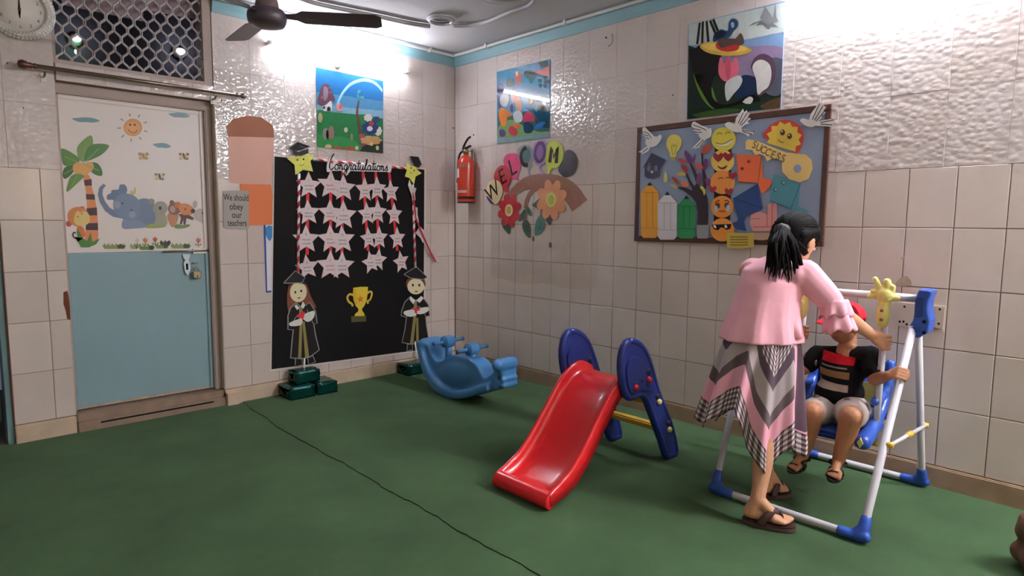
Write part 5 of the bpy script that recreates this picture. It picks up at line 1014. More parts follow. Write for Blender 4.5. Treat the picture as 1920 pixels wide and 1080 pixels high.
# ---------------------------------------------------------------- clear plastic film over the branch and over the pin board
def film_mat(name, sc, stg):
    m = bpy.data.materials.new(name); m.use_nodes = True; nt = m.node_tree; N = nt.nodes; Lk = nt.links; N.remove(N['Principled BSDF'])
    out = N['Material Output']; tr = N.new('ShaderNodeBsdfTransparent'); tr.inputs[0].default_value = (0.95, 0.94, 0.93, 1); gl = N.new('ShaderNodeBsdfGlossy'); gl.inputs['Roughness'].default_value = 0.06; gl.inputs['Color'].default_value = (0.9, 0.9, 0.9, 1)
    fr = N.new('ShaderNodeFresnel'); fr.inputs['IOR'].default_value = 1.38
    tc = N.new('ShaderNodeTexCoord'); n = N.new('ShaderNodeTexNoise'); n.inputs['Scale'].default_value = sc; n.inputs['Detail'].default_value = 3; n.inputs['Distortion'].default_value = 1.5
    mp = N.new('ShaderNodeMapping'); mp.inputs['Scale'].default_value = (1, 1, 0.4); Lk.new(tc.outputs['Object'], mp.inputs['Vector']); Lk.new(mp.outputs['Vector'], n.inputs['Vector'])
    bp = N.new('ShaderNodeBump'); bp.inputs['Strength'].default_value = stg; bp.inputs['Distance'].default_value = 0.012; Lk.new(n.outputs['Fac'], bp.inputs['Height']); Lk.new(bp.outputs['Normal'], gl.inputs['Normal'])
    cl = N.new('ShaderNodeMath'); cl.operation = 'MINIMUM'; cl.inputs[1].default_value = 0.09; Lk.new(fr.outputs[0], cl.inputs[0]); mx = N.new('ShaderNodeMixShader'); Lk.new(cl.outputs[0], mx.inputs[0]); Lk.new(tr.outputs[0], mx.inputs[1]); Lk.new(gl.outputs[0], mx.inputs[2]); Lk.new(mx.outputs[0], out.inputs['Surface'])
    return m
def film(nm, label, s0, s1, ztop, zbot, d, amp, m, nu=60, nv=60, seed=1):
    rf = random.Random(seed); ph1, ph2 = rf.random()*6, rf.random()*6; vs = []
    for j in range(nv+1):
        for i in range(nu+1):
            u = i/nu; v = j/nv; s = s0+(s1-s0)*u; zt = ztop(u); zb_ = zbot(u); z = zt+(zb_-zt)*v
            near = math.exp(-((v)/0.10)**2)*min(1, 0.25+u)
            dd = d+amp*(0.06*math.sin(u*17+ph1+v*2)+0.03*math.sin(u*31+ph2-v*3)+near*(0.35*math.sin(u*38+2*math.sin(u*9)+ph1)+0.22*math.sin(u*71+ph2)))
            vs.append(W3('R', s, z, max(dd, 0.011)))
    fs = [(j*(nu+1)+i, j*(nu+1)+i+1, (j+1)*(nu+1)+i+1, (j+1)*(nu+1)+i) for j in range(nv) for i in range(nu)]
    o = mesh(nm, vs, fs, m, None, True); tag(o, label, 'plastic sheet'); return o
q0 = sz('R', [(925, 262), (1128, 228), (1130, 540), (912, 540)], 0.02)
film('plastic_sheet', 'clear crumpled plastic sheet taped over the welcome branch', q0[0][0]-0.02, q0[1][0], lambda u: q0[0][1]-0.03+u*0.05+0.02*math.sin(u*9+1), lambda u: q0[2][1]-0.02+0.012*math.sin(u*14), 0.022, 0.011, film_mat('clear_film', 14, 0.16), 110, 50, 3)
# ---------------------------------------------------------------- pin board
pb = empty('pin_board', 'blue grey pin board with dark brown frame on the right wall', 'pin board')
M_WD = mat('dark_wood', '#57372f', 0.45, 0.4, var=0.25, vscale=14); M_FELT = mat('board_paper', '#96a3bd', 0.7, 0.3, var=0.03, vscale=3)
S0, S1, Z0_, Z1_ = 2.052, 3.337, 1.252, 2.044; fw_ = 0.038
box('backing', (-0.014, -S1+0.01, Z0_+0.01), (-0.001, -S0-0.01, Z1_-0.01), M_FELT, pb)
for nm, lo, hi in (('frame_rail', (-0.020, -S1, Z1_-fw_), (-0.001, -S0, Z1_)), ('frame_rail', (-0.020, -S1, Z0_), (-0.001, -S0, Z0_+fw_)), ('frame_stile', (-0.0195, -S0-fw_*0.85, Z0_+fw_), (-0.001, -S0, Z1_-fw_)), ('frame_stile', (-0.0195, -S1, Z0_+fw_), (-0.001, -S1+fw_*0.85, Z1_-fw_))): box(nm, lo, hi, M_WD, pb, 0.004)
BD = 0.0205; g = cr(1180, 180, 3.6)
def onboard(nm, label, cat='paper cutout', grp=None): return empty(nm, label, cat, grp)
def P_(nm, pts, c_, par, k=0, sm=0, th=0.001): return cut(nm, 'R', g(*pts), BD+k*0.0012, th, paper(c_), par, sm)
def dove(label, body, wing, tail, feathers, d):
    o = empty('dove_cutout', label, 'paper dove', 'white paper doves on the pin board')
    for nm, pts in (('tail', tail), ('body', body), ('wing', wing)): cut(nm, 'R', g(*pts), d+(0.0012 if nm == 'wing' else 0), 0.0012, paper('#d8d2cf'), o, 3 if nm == 'body' else 0)
    for f in feathers: line('feather_line', 'R', g(*f), 0.005, d+0.0026, ink('#5a5052'), o)
dove('white paper dove at the upper left corner of the pin board', ((110, 300), (150, 270), (185, 275), (205, 262), (218, 270), (210, 300), (180, 335), (140, 345), (115, 330)), ((90, 215), (105, 210), (130, 235), (160, 265), (165, 310), (125, 305), (98, 280), (110, 275), (88, 262), (102, 258), (88, 240)), ((150, 325), (130, 370), (85, 398), (90, 385), (62, 378), (85, 365), (110, 345)), (((98, 240), (130, 255), (150, 285)), ((98, 262), (130, 270)), ((104, 280), (135, 288)), ((90, 380), (125, 352))), 0.034)
dove('white paper dove on the top frame left of the upper emoji', ((470, 250), (520, 235), (545, 215), (555, 230), (550, 270), (520, 290), (480, 285)), ((425, 180), (440, 172), (480, 195), (530, 215), (540, 250), (490, 262), (440, 250), (455, 242), (425, 228), (445, 222), (418, 205)), ((525, 275), (505, 320), (470, 355), (475, 345), (440, 362), (452, 345), (420, 358), (450, 325), (490, 285)), (((430, 195), (475, 210), (520, 230)), ((430, 222), (480, 230)), ((445, 245), (490, 245)), ((450, 345), (500, 295)), ((475, 345), (510, 300))), 0.034)
dove('white paper dove on the top frame right of the upper emoji', ((645, 190), (670, 175), (700, 185), (740, 200), (760, 225), (735, 245), (690, 235), (655, 210)), ((710, 205), (720, 150), (750, 110), (768, 85), (775, 110), (795, 95), (795, 115), (815, 120), (800, 140), (822, 155), (795, 170), (812, 185), (780, 195), (750, 222)), ((735, 225), (780, 225), (862, 240), (830, 248), (845, 262), (815, 255), (805, 275), (780, 255), (745, 245)), (((770, 110), (735, 185)), ((795, 115), (745, 195)), ((810, 140), (755, 200)), ((850, 240), (760, 232)), ((830, 258), (765, 240))), 0.034)
dove('white paper dove at the upper right corner of the pin board', ((1152, 165), (1170, 150), (1200, 158), (1250, 170), (1260, 195), (1230, 210), (1190, 200), (1165, 180)), ((1210, 175), (1225, 120), (1260, 75), (1270, 40), (1290, 20), (1295, 50), (1315, 40), (1310, 65), (1330, 75), (1310, 100), (1325, 115), (1295, 130), (1300, 150), (1250, 185)), ((1240, 180), (1300, 165), (1395, 150), (1370, 168), (1398, 180), (1365, 188), (1375, 208), (1330, 205), (1255, 200)), (((1285, 50), (1235, 160)), ((1308, 65), (1250, 165)), ((1315, 105), (1260, 170)), ((1380, 160), (1290, 180)), ((1370, 195), (1290, 190))), 0.034)
o = onboard('bulb_cutout', 'yellow paper light bulb near the upper left of the pin board'); P_('glass', ((278, 412), (272, 380), (252, 340), (255, 295), (280, 265), (310, 260), (345, 280), (352, 320), (335, 360), (318, 385), (312, 412)), '#d4c560', o, 0, 3); P_('screw_base', ((280, 412), (310, 412), (308, 438), (284, 436)), '#a89a58', o, 0.5)
line('filament', 'R', g((292, 400), (285, 340), (296, 330), (302, 345), (310, 328), (318, 340), (304, 400)), 0.004, BD+0.0012, ink('#a8963c'), o, 3)
o = onboard('cap_cutout', 'dark grey paper graduation cap with cartoon eyes on the pin board'); P_('cap_band', ((104, 455), (210, 470), (205, 540), (170, 558), (125, 555), (104, 540)), '#4c4b5c', o, 0); P_('cap_board', ((90, 490), (150, 385), (245, 430), (205, 500), (130, 450)), '#414054', o, 1)
for x in (132, 180): P_('eye', pxo(x, 488, 12, 22, 0.1, 16), '#6d6c80', o, 2)
P_('nose', pxo(153, 512, 9, 9, 0, 12), '#b7b3bd', o, 2)
for (x0, x1, ytop, yb_, c_, c2, lab) in ((78, 198, 580, 958, '#e29a3c', '#c9832c', 'tall orange paper pencil at the left of the pin board'), (192, 322, 645, 970, '#c9c3c6', '#a9a2a8', 'white paper pencil between the orange and green pencils on the pin board'), (325, 448, 670, 962, '#2f8652', '#22683e', 'green paper pencil beside the tree on the pin board')):
    o = onboard('pencil_cutout', lab, 'paper pencil', 'paper pencils on the pin board'); w_ = x1-x0; xm = (x0+x1)/2; sh = ytop+w_*0.55
    P_('barrel', ((x0, sh), (x1, sh+4), (x1-2, yb_-20), (x1-22, yb_), (x0+18, yb_), (x0+1, yb_-22)), c_, o, 0); P_('cone', ((x0, sh+1), (xm-14, ytop+18), (xm+14, ytop+18), (x1, sh+5)), c_ if c_ != '#c9c3c6' else '#cfc9cc', o, 0.7); P_('tip', ((xm-18, ytop+24), (xm, ytop), (xm+18, ytop+24)), '#241f22', o, 1.5)
    for q in (((x0+w_*0.33, sh+4), (x0+w_*0.33, yb_-70)), ((x0+w_*0.66, sh+4), (x0+w_*0.66, yb_-70)), ((x0+1, sh+2), (x1-1, sh+5)), ((x0+1, yb_-68), (x1-2, yb_-64))): line('ruled_line', 'R', g(*q), 0.003, BD+0.0026, ink(c2), o)
o = onboard('tree_cutout', 'dark paper tree with coloured leaves in a grey pot on the pin board', 'paper tree')
P_('trunk', ((460, 870), (462, 780), (452, 720), (420, 680), (375, 645), (335, 622), (335, 612), (380, 618), (430, 640), (405, 590), (385, 545), (380, 520), (392, 520), (412, 570), (440, 610), (452, 590), (430, 520), (405, 455), (415, 450), (445, 500), (470, 570), (475, 610), (500, 600), (490, 480), (485, 380), (497, 380), (502, 480), (530, 580), (510, 640), (530, 700), (532, 800), (530, 870)), '#3a3034', o, 0)
P_('pot', ((450, 872), (540, 872), (528, 962), (462, 962)), '#8d8d90', o, 1)
for q, c_ in ((((490, 385), (500, 345), (550, 325), (545, 365), (515, 388)), '#a8483c'), (((405, 455), (375, 400), (378, 365), (405, 395), (425, 430), (448, 385), (440, 440)), '#6a3a6c'), (((365, 425), (335, 420), (330, 435), (360, 450), (395, 445)), '#b0493c'), (((385, 520), (355, 490), (348, 462), (380, 470), (395, 500)), '#a03c38'), (((385, 530), (350, 540), (318, 530), (345, 512)), '#b9a352'), (((335, 600), (305, 580), (288, 545), (320, 560)), '#9d3b35'), (((330, 625), (295, 618), (275, 600), (310, 600)), '#b5a25a'), (((400, 605), (370, 615), (348, 590), (355, 572), (395, 585)), '#c06a4c'), (((455, 590), (455, 545), (478, 515), (488, 555), (475, 590)), '#6f3c66'), (((495, 500), (505, 430), (530, 430), (525, 480)), '#6b3a6e'), (((490, 495), (455, 490), (445, 460), (470, 452), (495, 475)), '#b9584a'), (((525, 605), (510, 560), (545, 560), (548, 590)), '#7a3c6c'), (((495, 640), (478, 620), (490, 605), (515, 640), (505, 672)), '#b9a556')): P_('leaf', q, c_, o, 2, 3)
o = onboard('drop_cutout', 'tiny pale yellow paper drop left of the tree on the pin board'); P_('drop', ((232, 575), (235, 530), (245, 508), (255, 535), (258, 572), (245, 582)), '#c9bb74', o, 0, 2)
o = onboard('paper_strip', 'black paper strip behind the column of emoji faces', 'paper strip'); P_('strip', ((578, 300), (690, 300), (680, 900), (570, 900)), '#221c1e', o, 0)
def emoji(label, cx, cy, r, c_, k=1.5): 
    o = onboard('emoji_cutout', label, 'emoji face', 'paper emoji faces on the pin board'); P_('face', pxo(cx, cy, r, r*0.98, 0, 36), c_, o, k); return o
def mk(nm, q, c_, o, k=2.5, sm=0): P_(nm, q, c_, o, k, sm, 0.0006)
def ln(nm, q, wd_, c_, o, k=2.5, sm=4): line(nm, 'R', g(*q), wd_, BD+k*0.0012, ink(c_), o, sm)
def heart(x, y, s): return ((x, y+s), (x-s*0.95, y+s*0.05), (x-s*0.95, y-s*0.6), (x-s*0.5, y-s*0.85), (x, y-s*0.4), (x+s*0.5, y-s*0.85), (x+s*0.95, y-s*0.6), (x+s*0.95, y+s*0.05))
o = emoji('yellow emoji with a wide grin, topmost in the emoji column', 636, 292, 82, '#cfbe4c'); mk('teeth', ((585, 315), (620, 325), (660, 312), (698, 288), (690, 315), (660, 335), (620, 338), (595, 330)), '#e4ddd0', o); ln('mouth_line', ((585, 315), (620, 325), (660, 312), (698, 288)), 0.005, '#8a6a2c', o, 3.2); ln('shut_eye', ((590, 262), (608, 248), (626, 258)), 0.006, '#9a8434', o); ln('shut_eye', ((648, 258), (664, 244), (682, 250)), 0.006, '#9a8434', o)
o = emoji('yellow emoji with red heart eyes, second in the emoji column', 630, 440, 78, '#e3b45c'); mk('heart_eye', heart(600, 412, 34), '#8e2a33', o, 2.5, 2); mk('heart_eye', heart(668, 408, 34), '#8e2a33', o, 2.5, 2); mk('mouth', ((595, 468), (625, 484), (662, 466), (650, 488), (625, 495), (605, 486)), '#6a2c24', o, 2.5, 2)
o = emoji('orange emoji with small hearts around it, third in the emoji column', 630, 582, 82, '#e58a42', 1.9)
for x, y, s in ((697, 536, 28), (562, 628, 26), (672, 645, 27)): mk('heart', heart(x, y, s), '#94303a', o, 3.4, 2)
ln('brow', ((600, 560), (618, 552), (636, 556)), 0.006, '#8a4a24', o); ln('brow', ((650, 556), (666, 548), (680, 556)), 0.006, '#8a4a24', o); ln('shut_eye', ((595, 578), (612, 586), (630, 576)), 0.005, '#8a4a24', o); ln('shut_eye', ((650, 576), (665, 584), (680, 574)), 0.005, '#8a4a24', o); ln('mouth', ((612, 618), (630, 626), (655, 614)), 0.006, '#8a4a24', o)
o = emoji('orange emoji crying blue tears, fourth in the emoji column', 626, 748, 76, '#e68438'); mk('eye', pxo(596, 740, 17, 20, 0, 16), '#5a3a30', o); mk('eye', pxo(658, 738, 17, 20, 0, 16), '#5a3a30', o); mk('tear', ((578, 740), (596, 748), (592, 780), (575, 778)), '#8fb6c8', o, 3.1, 2); mk('tear', ((655, 745), (675, 735), (676, 775), (658, 778)), '#8fb6c8', o, 3.1, 2); ln('brow', ((580, 722), (598, 706), (610, 710)), 0.007, '#7a3a20', o); ln('brow', ((642, 710), (660, 704), (676, 718)), 0.007, '#7a3a20', o); mk('mouth', pxo(628, 778, 26, 8, 0, 16), '#b9562a', o)
o = emoji('orange emoji in dark sunglasses, lowest in the emoji column', 628, 903, 80, '#e8893a', 2.1); mk('sunglasses', ((555, 868), (690, 864), (682, 895), (655, 905), (635, 888), (615, 888), (600, 906), (572, 900)), '#1b1718', o, 3.2); mk('glass_glint', ((566, 872), (582, 872), (588, 894), (574, 888)), '#e4e0dc', o, 3.8); mk('glass_glint', ((640, 872), (656, 870), (662, 890), (648, 892)), '#e4e0dc', o, 3.8); ln('mouth', ((610, 945), (640, 945), (660, 932)), 0.006, '#7a3a20', o)
o = onboard('kite_cutout', 'orange paper fish kite right of the emoji column', 'paper kite'); P_('body', ((723, 392), (890, 404), (905, 560), (870, 588), (736, 577)), '#dd6a43', o, 0.4); P_('tail', ((870, 588), (908, 555), (968, 570), (945, 620), (893, 662)), '#d8663f', o, 0.9)
for x, y in ((806, 442), (762, 490)): mk('eye', pxo(x, y, 13, 12, 0, 14), '#b23030', o, 1.6); mk('pupil', pxo(x, y, 6, 6, 0, 10), '#5a2020', o, 2.2)
for q in (((736, 577), (870, 588)), ((890, 404), (870, 588))): ln('crease', q, 0.004, '#a34a30', o, 2, 0)
o = onboard('kite_cutout', 'navy blue paper fish kite in the middle of the pin board', 'paper kite'); P_('body', ((702, 690), (868, 590), (898, 758), (880, 775), (735, 832)), '#2f4577', o, 1.4); P_('tail', ((735, 826), (785, 812), (775, 850), (790, 912), (730, 900), (682, 862), (730, 845)), '#2c4172', o, 1.8)
ln('crease', ((702, 690), (898, 758)), 0.004, '#24365f', o, 3, 0)
o = onboard('kite_cutout', 'teal paper fish kite at the right of the pin board', 'paper kite'); P_('body', ((975, 527), (1155, 590), (1140, 740), (1090, 762), (948, 705)), '#4f8f9c', o, 0.4); P_('tail', ((1090, 762), (1140, 745), (1218, 778), (1180, 800), (1100, 815), (1068, 830), (1080, 790)), '#57969f', o, 0.9)
for x, y in ((1040, 585), (986, 632)): mk('eye', pxo(x, y, 14, 14, 0, 14), '#2e4a55', o, 1.6); mk('eye_white', pxo(x+2, y-1, 9, 9, 0, 12), '#8fb3b6', o, 2.2)
ln('crease', ((948, 705), (1090, 762), (1155, 590)), 0.004, '#35626d', o, 2, 0)
o = onboard('key_cutout', 'cream paper key with the word SUCCESS near the top of the pin board', 'paper key'); P_('key', ((785, 310), (800, 292), (850, 300), (900, 318), (1060, 382), (1130, 388), (1190, 395), (1230, 430), (1238, 490), (1210, 560), (1150, 582), (1080, 562), (1032, 510), (1030, 440), (990, 420), (960, 425), (930, 440), (915, 405), (880, 390), (850, 400), (830, 365), (785, 360)), '#d9b874', o, 1.9); P_('key_hole', pxo(1136, 490, 27, 28, 0, 22), '#8794ad', o, 3)
for ch, x, y, r_ in zip('SUCCESS', (846, 876, 906, 937, 970, 1007, 1040), (332, 350, 366, 382, 398, 412, 424), (-.3, -.38, -.4, -.42, -.42, -.3, -.25)): text('letter', 'R', ch, sz('R', g((x, y)), BD)[0], 0.062, BD+0.0036, ink('#8a6f45'), o, r_, 0.85, bold=0.0014)
o = onboard('sun_cutout', 'red and yellow smiling half sun at the upper right of the pin board', 'paper sun'); P_('outer', ((905, 280), (920, 235), (960, 190), (1020, 162), (1090, 165), (1145, 195), (1172, 240), (1178, 290), (1160, 350), (1130, 388), (1060, 350)), '#b23c38', o, 0.6, 2)
zz = []
for k in range(17):
    a = math.radians(196-k*15.5); r_ = 122 if k % 2 == 0 else 98; zz.append((1045+r_*1.0*math.cos(a), 285-r_*math.sin(a)*0.95))
P_('inner', zz, '#cdb048', o, 1.2)
for x, y in ((1035, 246), (1082, 271)): mk('eye', pxo(x, y, 16, 20, 0.1, 16), '#4a2c24', o, 2.4); mk('eye_glint', pxo(x-4, y-7, 5, 6, 0, 10), '#e0d6c6', o, 3.1)
ln('mouth', ((1005, 292), (1018, 308), (1042, 314)), 0.005, '#8a5a2c', o, 2.4)
o = onboard('thumb_cutout', 'pink paper thumbs up hand near the bottom of the pin board'); P_('hand', ((822, 800), (850, 785), (885, 780), (930, 800), (935, 730), (995, 722), (998, 880), (1000, 910), (835, 915), (815, 860)), '#c98a84', o, 0.2, 0); 
for q in (((930, 735), (930, 880)), ((835, 885), (998, 880)), ((820, 830), (880, 826)), ((965, 725), (962, 880))): ln('crease', q, 0.004, '#a5645f', o, 1.6, 0)
o = empty('notice_paper', 'yellow written note on the lower frame of the pin board', 'note'); cut('note', 'R', g((657, 925), (700, 922), (780, 928), (838, 920), (842, 1020), (760, 1030), (660, 1026)), 0.031, 0.0012, paper('#b7a04a'), o)
for k in range(4): line('writing', 'R', g((680, 950+k*18), (730, 952+k*18), (800, 950+k*18)), 0.006, 0.0323, ink('#7d6c34'), o)
o = empty('label_strip', 'blank pale strip on the lower frame beside the yellow note', 'label'); cut('strip', 'R', g((838, 925), (985, 918), (990, 960), (900, 974), (842, 970)), 0.030, 0.001, paper('#a98d78'), o)
o = film('plastic_cover', 'clear plastic cover hanging over the right edge of the pin board', 3.05, 3.40, lambda u: 2.075, lambda u: 1.235, 0.046, 0.006, film_mat('clear_cover', 9, 0.12), 40, 40, 8)
# ---------------------------------------------------------------- metal plate with screw holes by the swing
o = empty('wall_plate', 'pale metal plate with screw holes on the tiles behind the swing', 'wall plate')
cut('plate', 'R', [(1685, 566), (1773, 575), (1768, 620), (1683, 611)], 0.0015, 0.008, mat('plate_paint', '#cdbdb0', 0.45), o)
for u, v in ((1696, 575), (1762, 580), (1687, 603), (1694, 603), (1760, 607), (1700, 608)): ov('screw_hole', 'R', u, v, 2.3, 2.3, 0.0096, 0.0006, M_DARK, o, n=12)
cut('torn_strip', 'R', [(1742, 590), (1748, 587), (1750, 596), (1748, 612), (1760, 616), (1768, 617), (1745, 620), (1740, 610)], 0.0100, 0.001, mat('torn_brown', '#8c6440', 0.8), o)
# ---------------------------------------------------------------- red slide
sl = empty('slide', 'red plastic toddler slide with two dark blue side panels', 'slide')
M_RED_P = mat('red_plastic', '#d81f26', 0.24, 0.5, coat=0.15); M_NAVY = mat('navy_plastic', '#23317a', 0.38, 0.5, var=0.06, vscale=6); M_YEL = mat('yellow_plastic', '#d3a93a', 0.4)
YN, YF = -2.785, -2.415; YM = (YN+YF)/2
bed = smooth([(-0.955, 0.535), (-1.02, 0.540), (-1.09, 0.530), (-1.16, 0.490), (-1.24, 0.410), (-1.33, 0.305), (-1.42, 0.205), (-1.50, 0.135), (-1.57, 0.100), (-1.63, 0.086), (-1.675, 0.080)], 4, False)
cross = [(-1, -0.035), (-1, 0.02), (-0.985, 0.042), (-0.94, 0.052), (-0.89, 0.046), (-0.855, 0.028), (-0.82, 0.006), (-0.74, -0.006), (-0.4, -0.012), (0, -0.014), (0.4, -0.012), (0.74, -0.006), (0.82, 0.006), (0.855, 0.028), (0.89, 0.046), (0.94, 0.052), (0.985, 0.042), (1, 0.02), (1, -0.035), (0.9, -0.030), (0, -0.034), (-0.9, -0.030)]
bm = bmesh.new(); rings = []; hw = (YF-YN)/2
for i, (x, z) in enumerate(bed):
    a = bed[max(i-1, 0)]; b_ = bed[min(i+1, len(bed)-1)]; t = Vector((b_[0]-a[0], 0, b_[1]-a[1])).normalized(); nrm = Vector((t.z, 0, -t.x));
    if nrm.z < 0: nrm = -nrm
    fl = 1.0-0.55*max(0, (i-len(bed)*0.78)/(len(bed)*0.22)); fl2 = 1.0 - 0.6*max(0, 1-i/5)
    ww = hw*(1.0+0.03*(i/len(bed)))
    rings.append([bm.verts.new(Vector((x, YM+cy*ww, z+ZF*0.3))+nrm*(cz*(fl*fl2 if cz > 0.012 else 1))) for cy, cz in cross])
n = len(cross)
for a, c in zip(rings, rings[1:]):
    for j in range(n): bm.faces.new((a[j], a[(j+1) % n], c[(j+1) % n], c[j]))
bm.faces.new(rings[0]); bm.faces.new(list(reversed(rings[-1])))
from_bm('slide_bed', bm, M_RED_P, sl, sm=True)
bm = bmesh.new()
for a_, b_ in (((-1.668, YN-0.002, ZF+0.040), (-1.668, YF+0.002, ZF+0.040)), ((-1.66, YN-0.002, ZF+0.050), (-1.66, YF+0.002, ZF+0.050))): add_tube(bm, [Vector(a_), Vector(b_)], 0.036, 20)
lip = fuse('front_lip', bm, M_RED_P, sl, 0.007, 4)
pr_px = cr(920, 600, 2.842)
out_px = pr_px((740, 120), (775, 120), (805, 138), (832, 172), (850, 215), (868, 270), (888, 345), (908, 405), (938, 475), (965, 545), (985, 610), (1000, 690), (996, 728), (965, 741), (945, 715), (920, 640), (890, 560), (862, 485), (838, 425), (820, 402), (795, 398), (770, 410), (745, 416), (725, 395), (708, 340), (700, 260), (704, 200), (718, 145))
pol = [AY(-2.815, *q) for q in out_px]; pol = [(p.x, max(p.z, ZF+0.0005)) for p in pol]
pol_s = smooth(pol, 2)
for nm, y0, y1, face in (('side_panel', -2.815, -2.783, -2.817), ('side_panel', -2.417, -2.385, -2.419)):
    sp = prism(nm, [(x, y0, z) for x, z in pol_s], (0, y1-y0, 0), M_NAVY, sl, 0.004)
    cx_ = sum(p[0] for p in pol_s)/len(pol_s)
    bm = bmesh.new(); add_tube(bm, [Vector((x, (y0+y1)/2, max(z, ZF+0.021))) for x, z in [(px_+(cx_-px_)*0.03, pz) for px_, pz in pol_s]]+[Vector((pol_s[0][0]+(cx_-pol_s[0][0])*0.03, (y0+y1)/2, pol_s[0][1]))], 0.0205, 10); from_bm('rounded_rim', bm, M_NAVY, sp, sm=True)
    ip = [AY(-2.815, *q) for q in pr_px((722, 250), (745, 200), (790, 200), (830, 250), (855, 300), (870, 355), (852, 380), (800, 372), (760, 390), (738, 380), (725, 320))]
    prism('inner_panel', smooth([(p.x, face-0.006, p.z) for p in ip], 3), (0, 0.014, 0), M_NAVY, sp, 0.003)
    for (u, v), m_, r_ in (((770, 345), '#14183c', 0.021), ((835, 275), '#14183c', 0.019), ((800, 322), '#14183c', 0.010), ((888, 407), '#14183c', 0.017), ((945, 550), '#14183c', 0.017)):
        c = AY(-2.815, *pr_px((u, v))[0]); lathe('peg_hole', [(0, 0.0), (r_, 0.0), (r_, -0.004)], (c.x, face-(0.0075 if v < 360 else 0.004), c.z), mat('hole_navy', m_, 0.6), sp, (0, -1, 0), 16)  # flat disc, the recess's shade painted as darker navy
    for (u, v), m_ in (((766, 358), M_RED_P), ((835, 316), M_RED_P), ((893, 435), mat('pale_yellow_plastic', '#e0cf8a', 0.4)), ((948, 583), mat('pale_yellow_plastic', '#e0cf8a', 0.4))):
        c = AY(-2.815, *pr_px((u, v))[0]); lathe('peg', [(0, 0.012), (0.014, 0.010), (0.017, 0.0), (0.017, -0.004)], (c.x, face-(0.008 if v < 360 else 0.004), c.z), m_, sp, (0, -1, 0), 14)
for (u, v) in ((893, 437), (948, 583)):
    c = AY(-2.815, *pr_px((u, v))[0])
    bm = bmesh.new(); add_box(bm, (c.x-0.028, -2.785, c.z-0.020), (c.x+0.028, -2.415, c.z+0.016)); bmesh.ops.bevel(bm, geom=list(bm.edges), offset=0.008, segments=3, affect='EDGES'); from_bm('rung', bm, M_YEL, sl)
# ---------------------------------------------------------------- blue rocker
rk = empty('rocker', 'blue plastic two seat rocker with handle bars in the corner', 'rocker')
M_RB = mat('sky_blue_plastic', '#4a84ba', 0.38, 0.5, var=0.05, vscale=5)
XN, XFAR = -0.86, -0.61
def RKP(u, v, x=XN): p = AX(x, u, v); return (p.y, p.z)
low_arc = [(779, 641), (781, 662), (787, 688), (795, 710), (808, 731), (828, 745), (850, 751), (874, 748.5), (897, 741), (914, 735)]
prof = low_arc+[(926, 735), (929, 720), (922, 716), (930, 702), (935, 694), (934, 683), (927, 679), (921, 688), (912, 704), (898, 713), (891, 702), (884, 688), (870, 676), (850, 671), (832, 671), (818, 680), (806, 678), (797, 662), (792, 644), (786, 637)]
pz = smooth([RKP(*q) for q in prof], 3)
mn = min(z for _, z in pz); off = ZF+0.002-mn
def P3(x, yz): return Vector((x, yz[0], yz[1]+off))
bm = bmesh.new()
def add_prism(bm, poly, x0, x1):
    a = [bm.verts.new(P3(x0, p)) for p in poly]; b = [bm.verts.new(P3(x1, p)) for p in poly]; n = len(a)
    bm.faces.new(a); bm.faces.new(list(reversed(b)))
    for i in range(n): bm.faces.new((a[i], b[i], b[(i+1) % n], a[(i+1) % n]))
add_prism(bm, pz, XN+0.045, XFAR-0.06)
# flared rocking flange on both sides
up_arc = [(786, 642), (790, 664), (797, 688), (806, 706), (818, 720), (834, 731), (851, 736), (873, 733), (894, 726), (912, 722)]
fl = smooth([RKP(*q) for q in low_arc], 3, False)+smooth([RKP(*q) for q in up_arc], 3, False)[::-1]
add_prism(bm, fl, XN, XN+0.06); add_prism(bm, fl, XFAR-0.06, XFAR)
cb = RKP(846, 706); add_ball(bm, P3(XN+0.075, (cb[0], cb[1])), (0.055, 0.25, 0.12), Matrix.Rotation(math.radians(-10), 3, 'X'), 3); add_ball(bm, P3(XFAR-0.075, (cb[0], cb[1])), (0.055, 0.25, 0.12), Matrix.Rotation(math.radians(-10), 3, 'X'), 3)
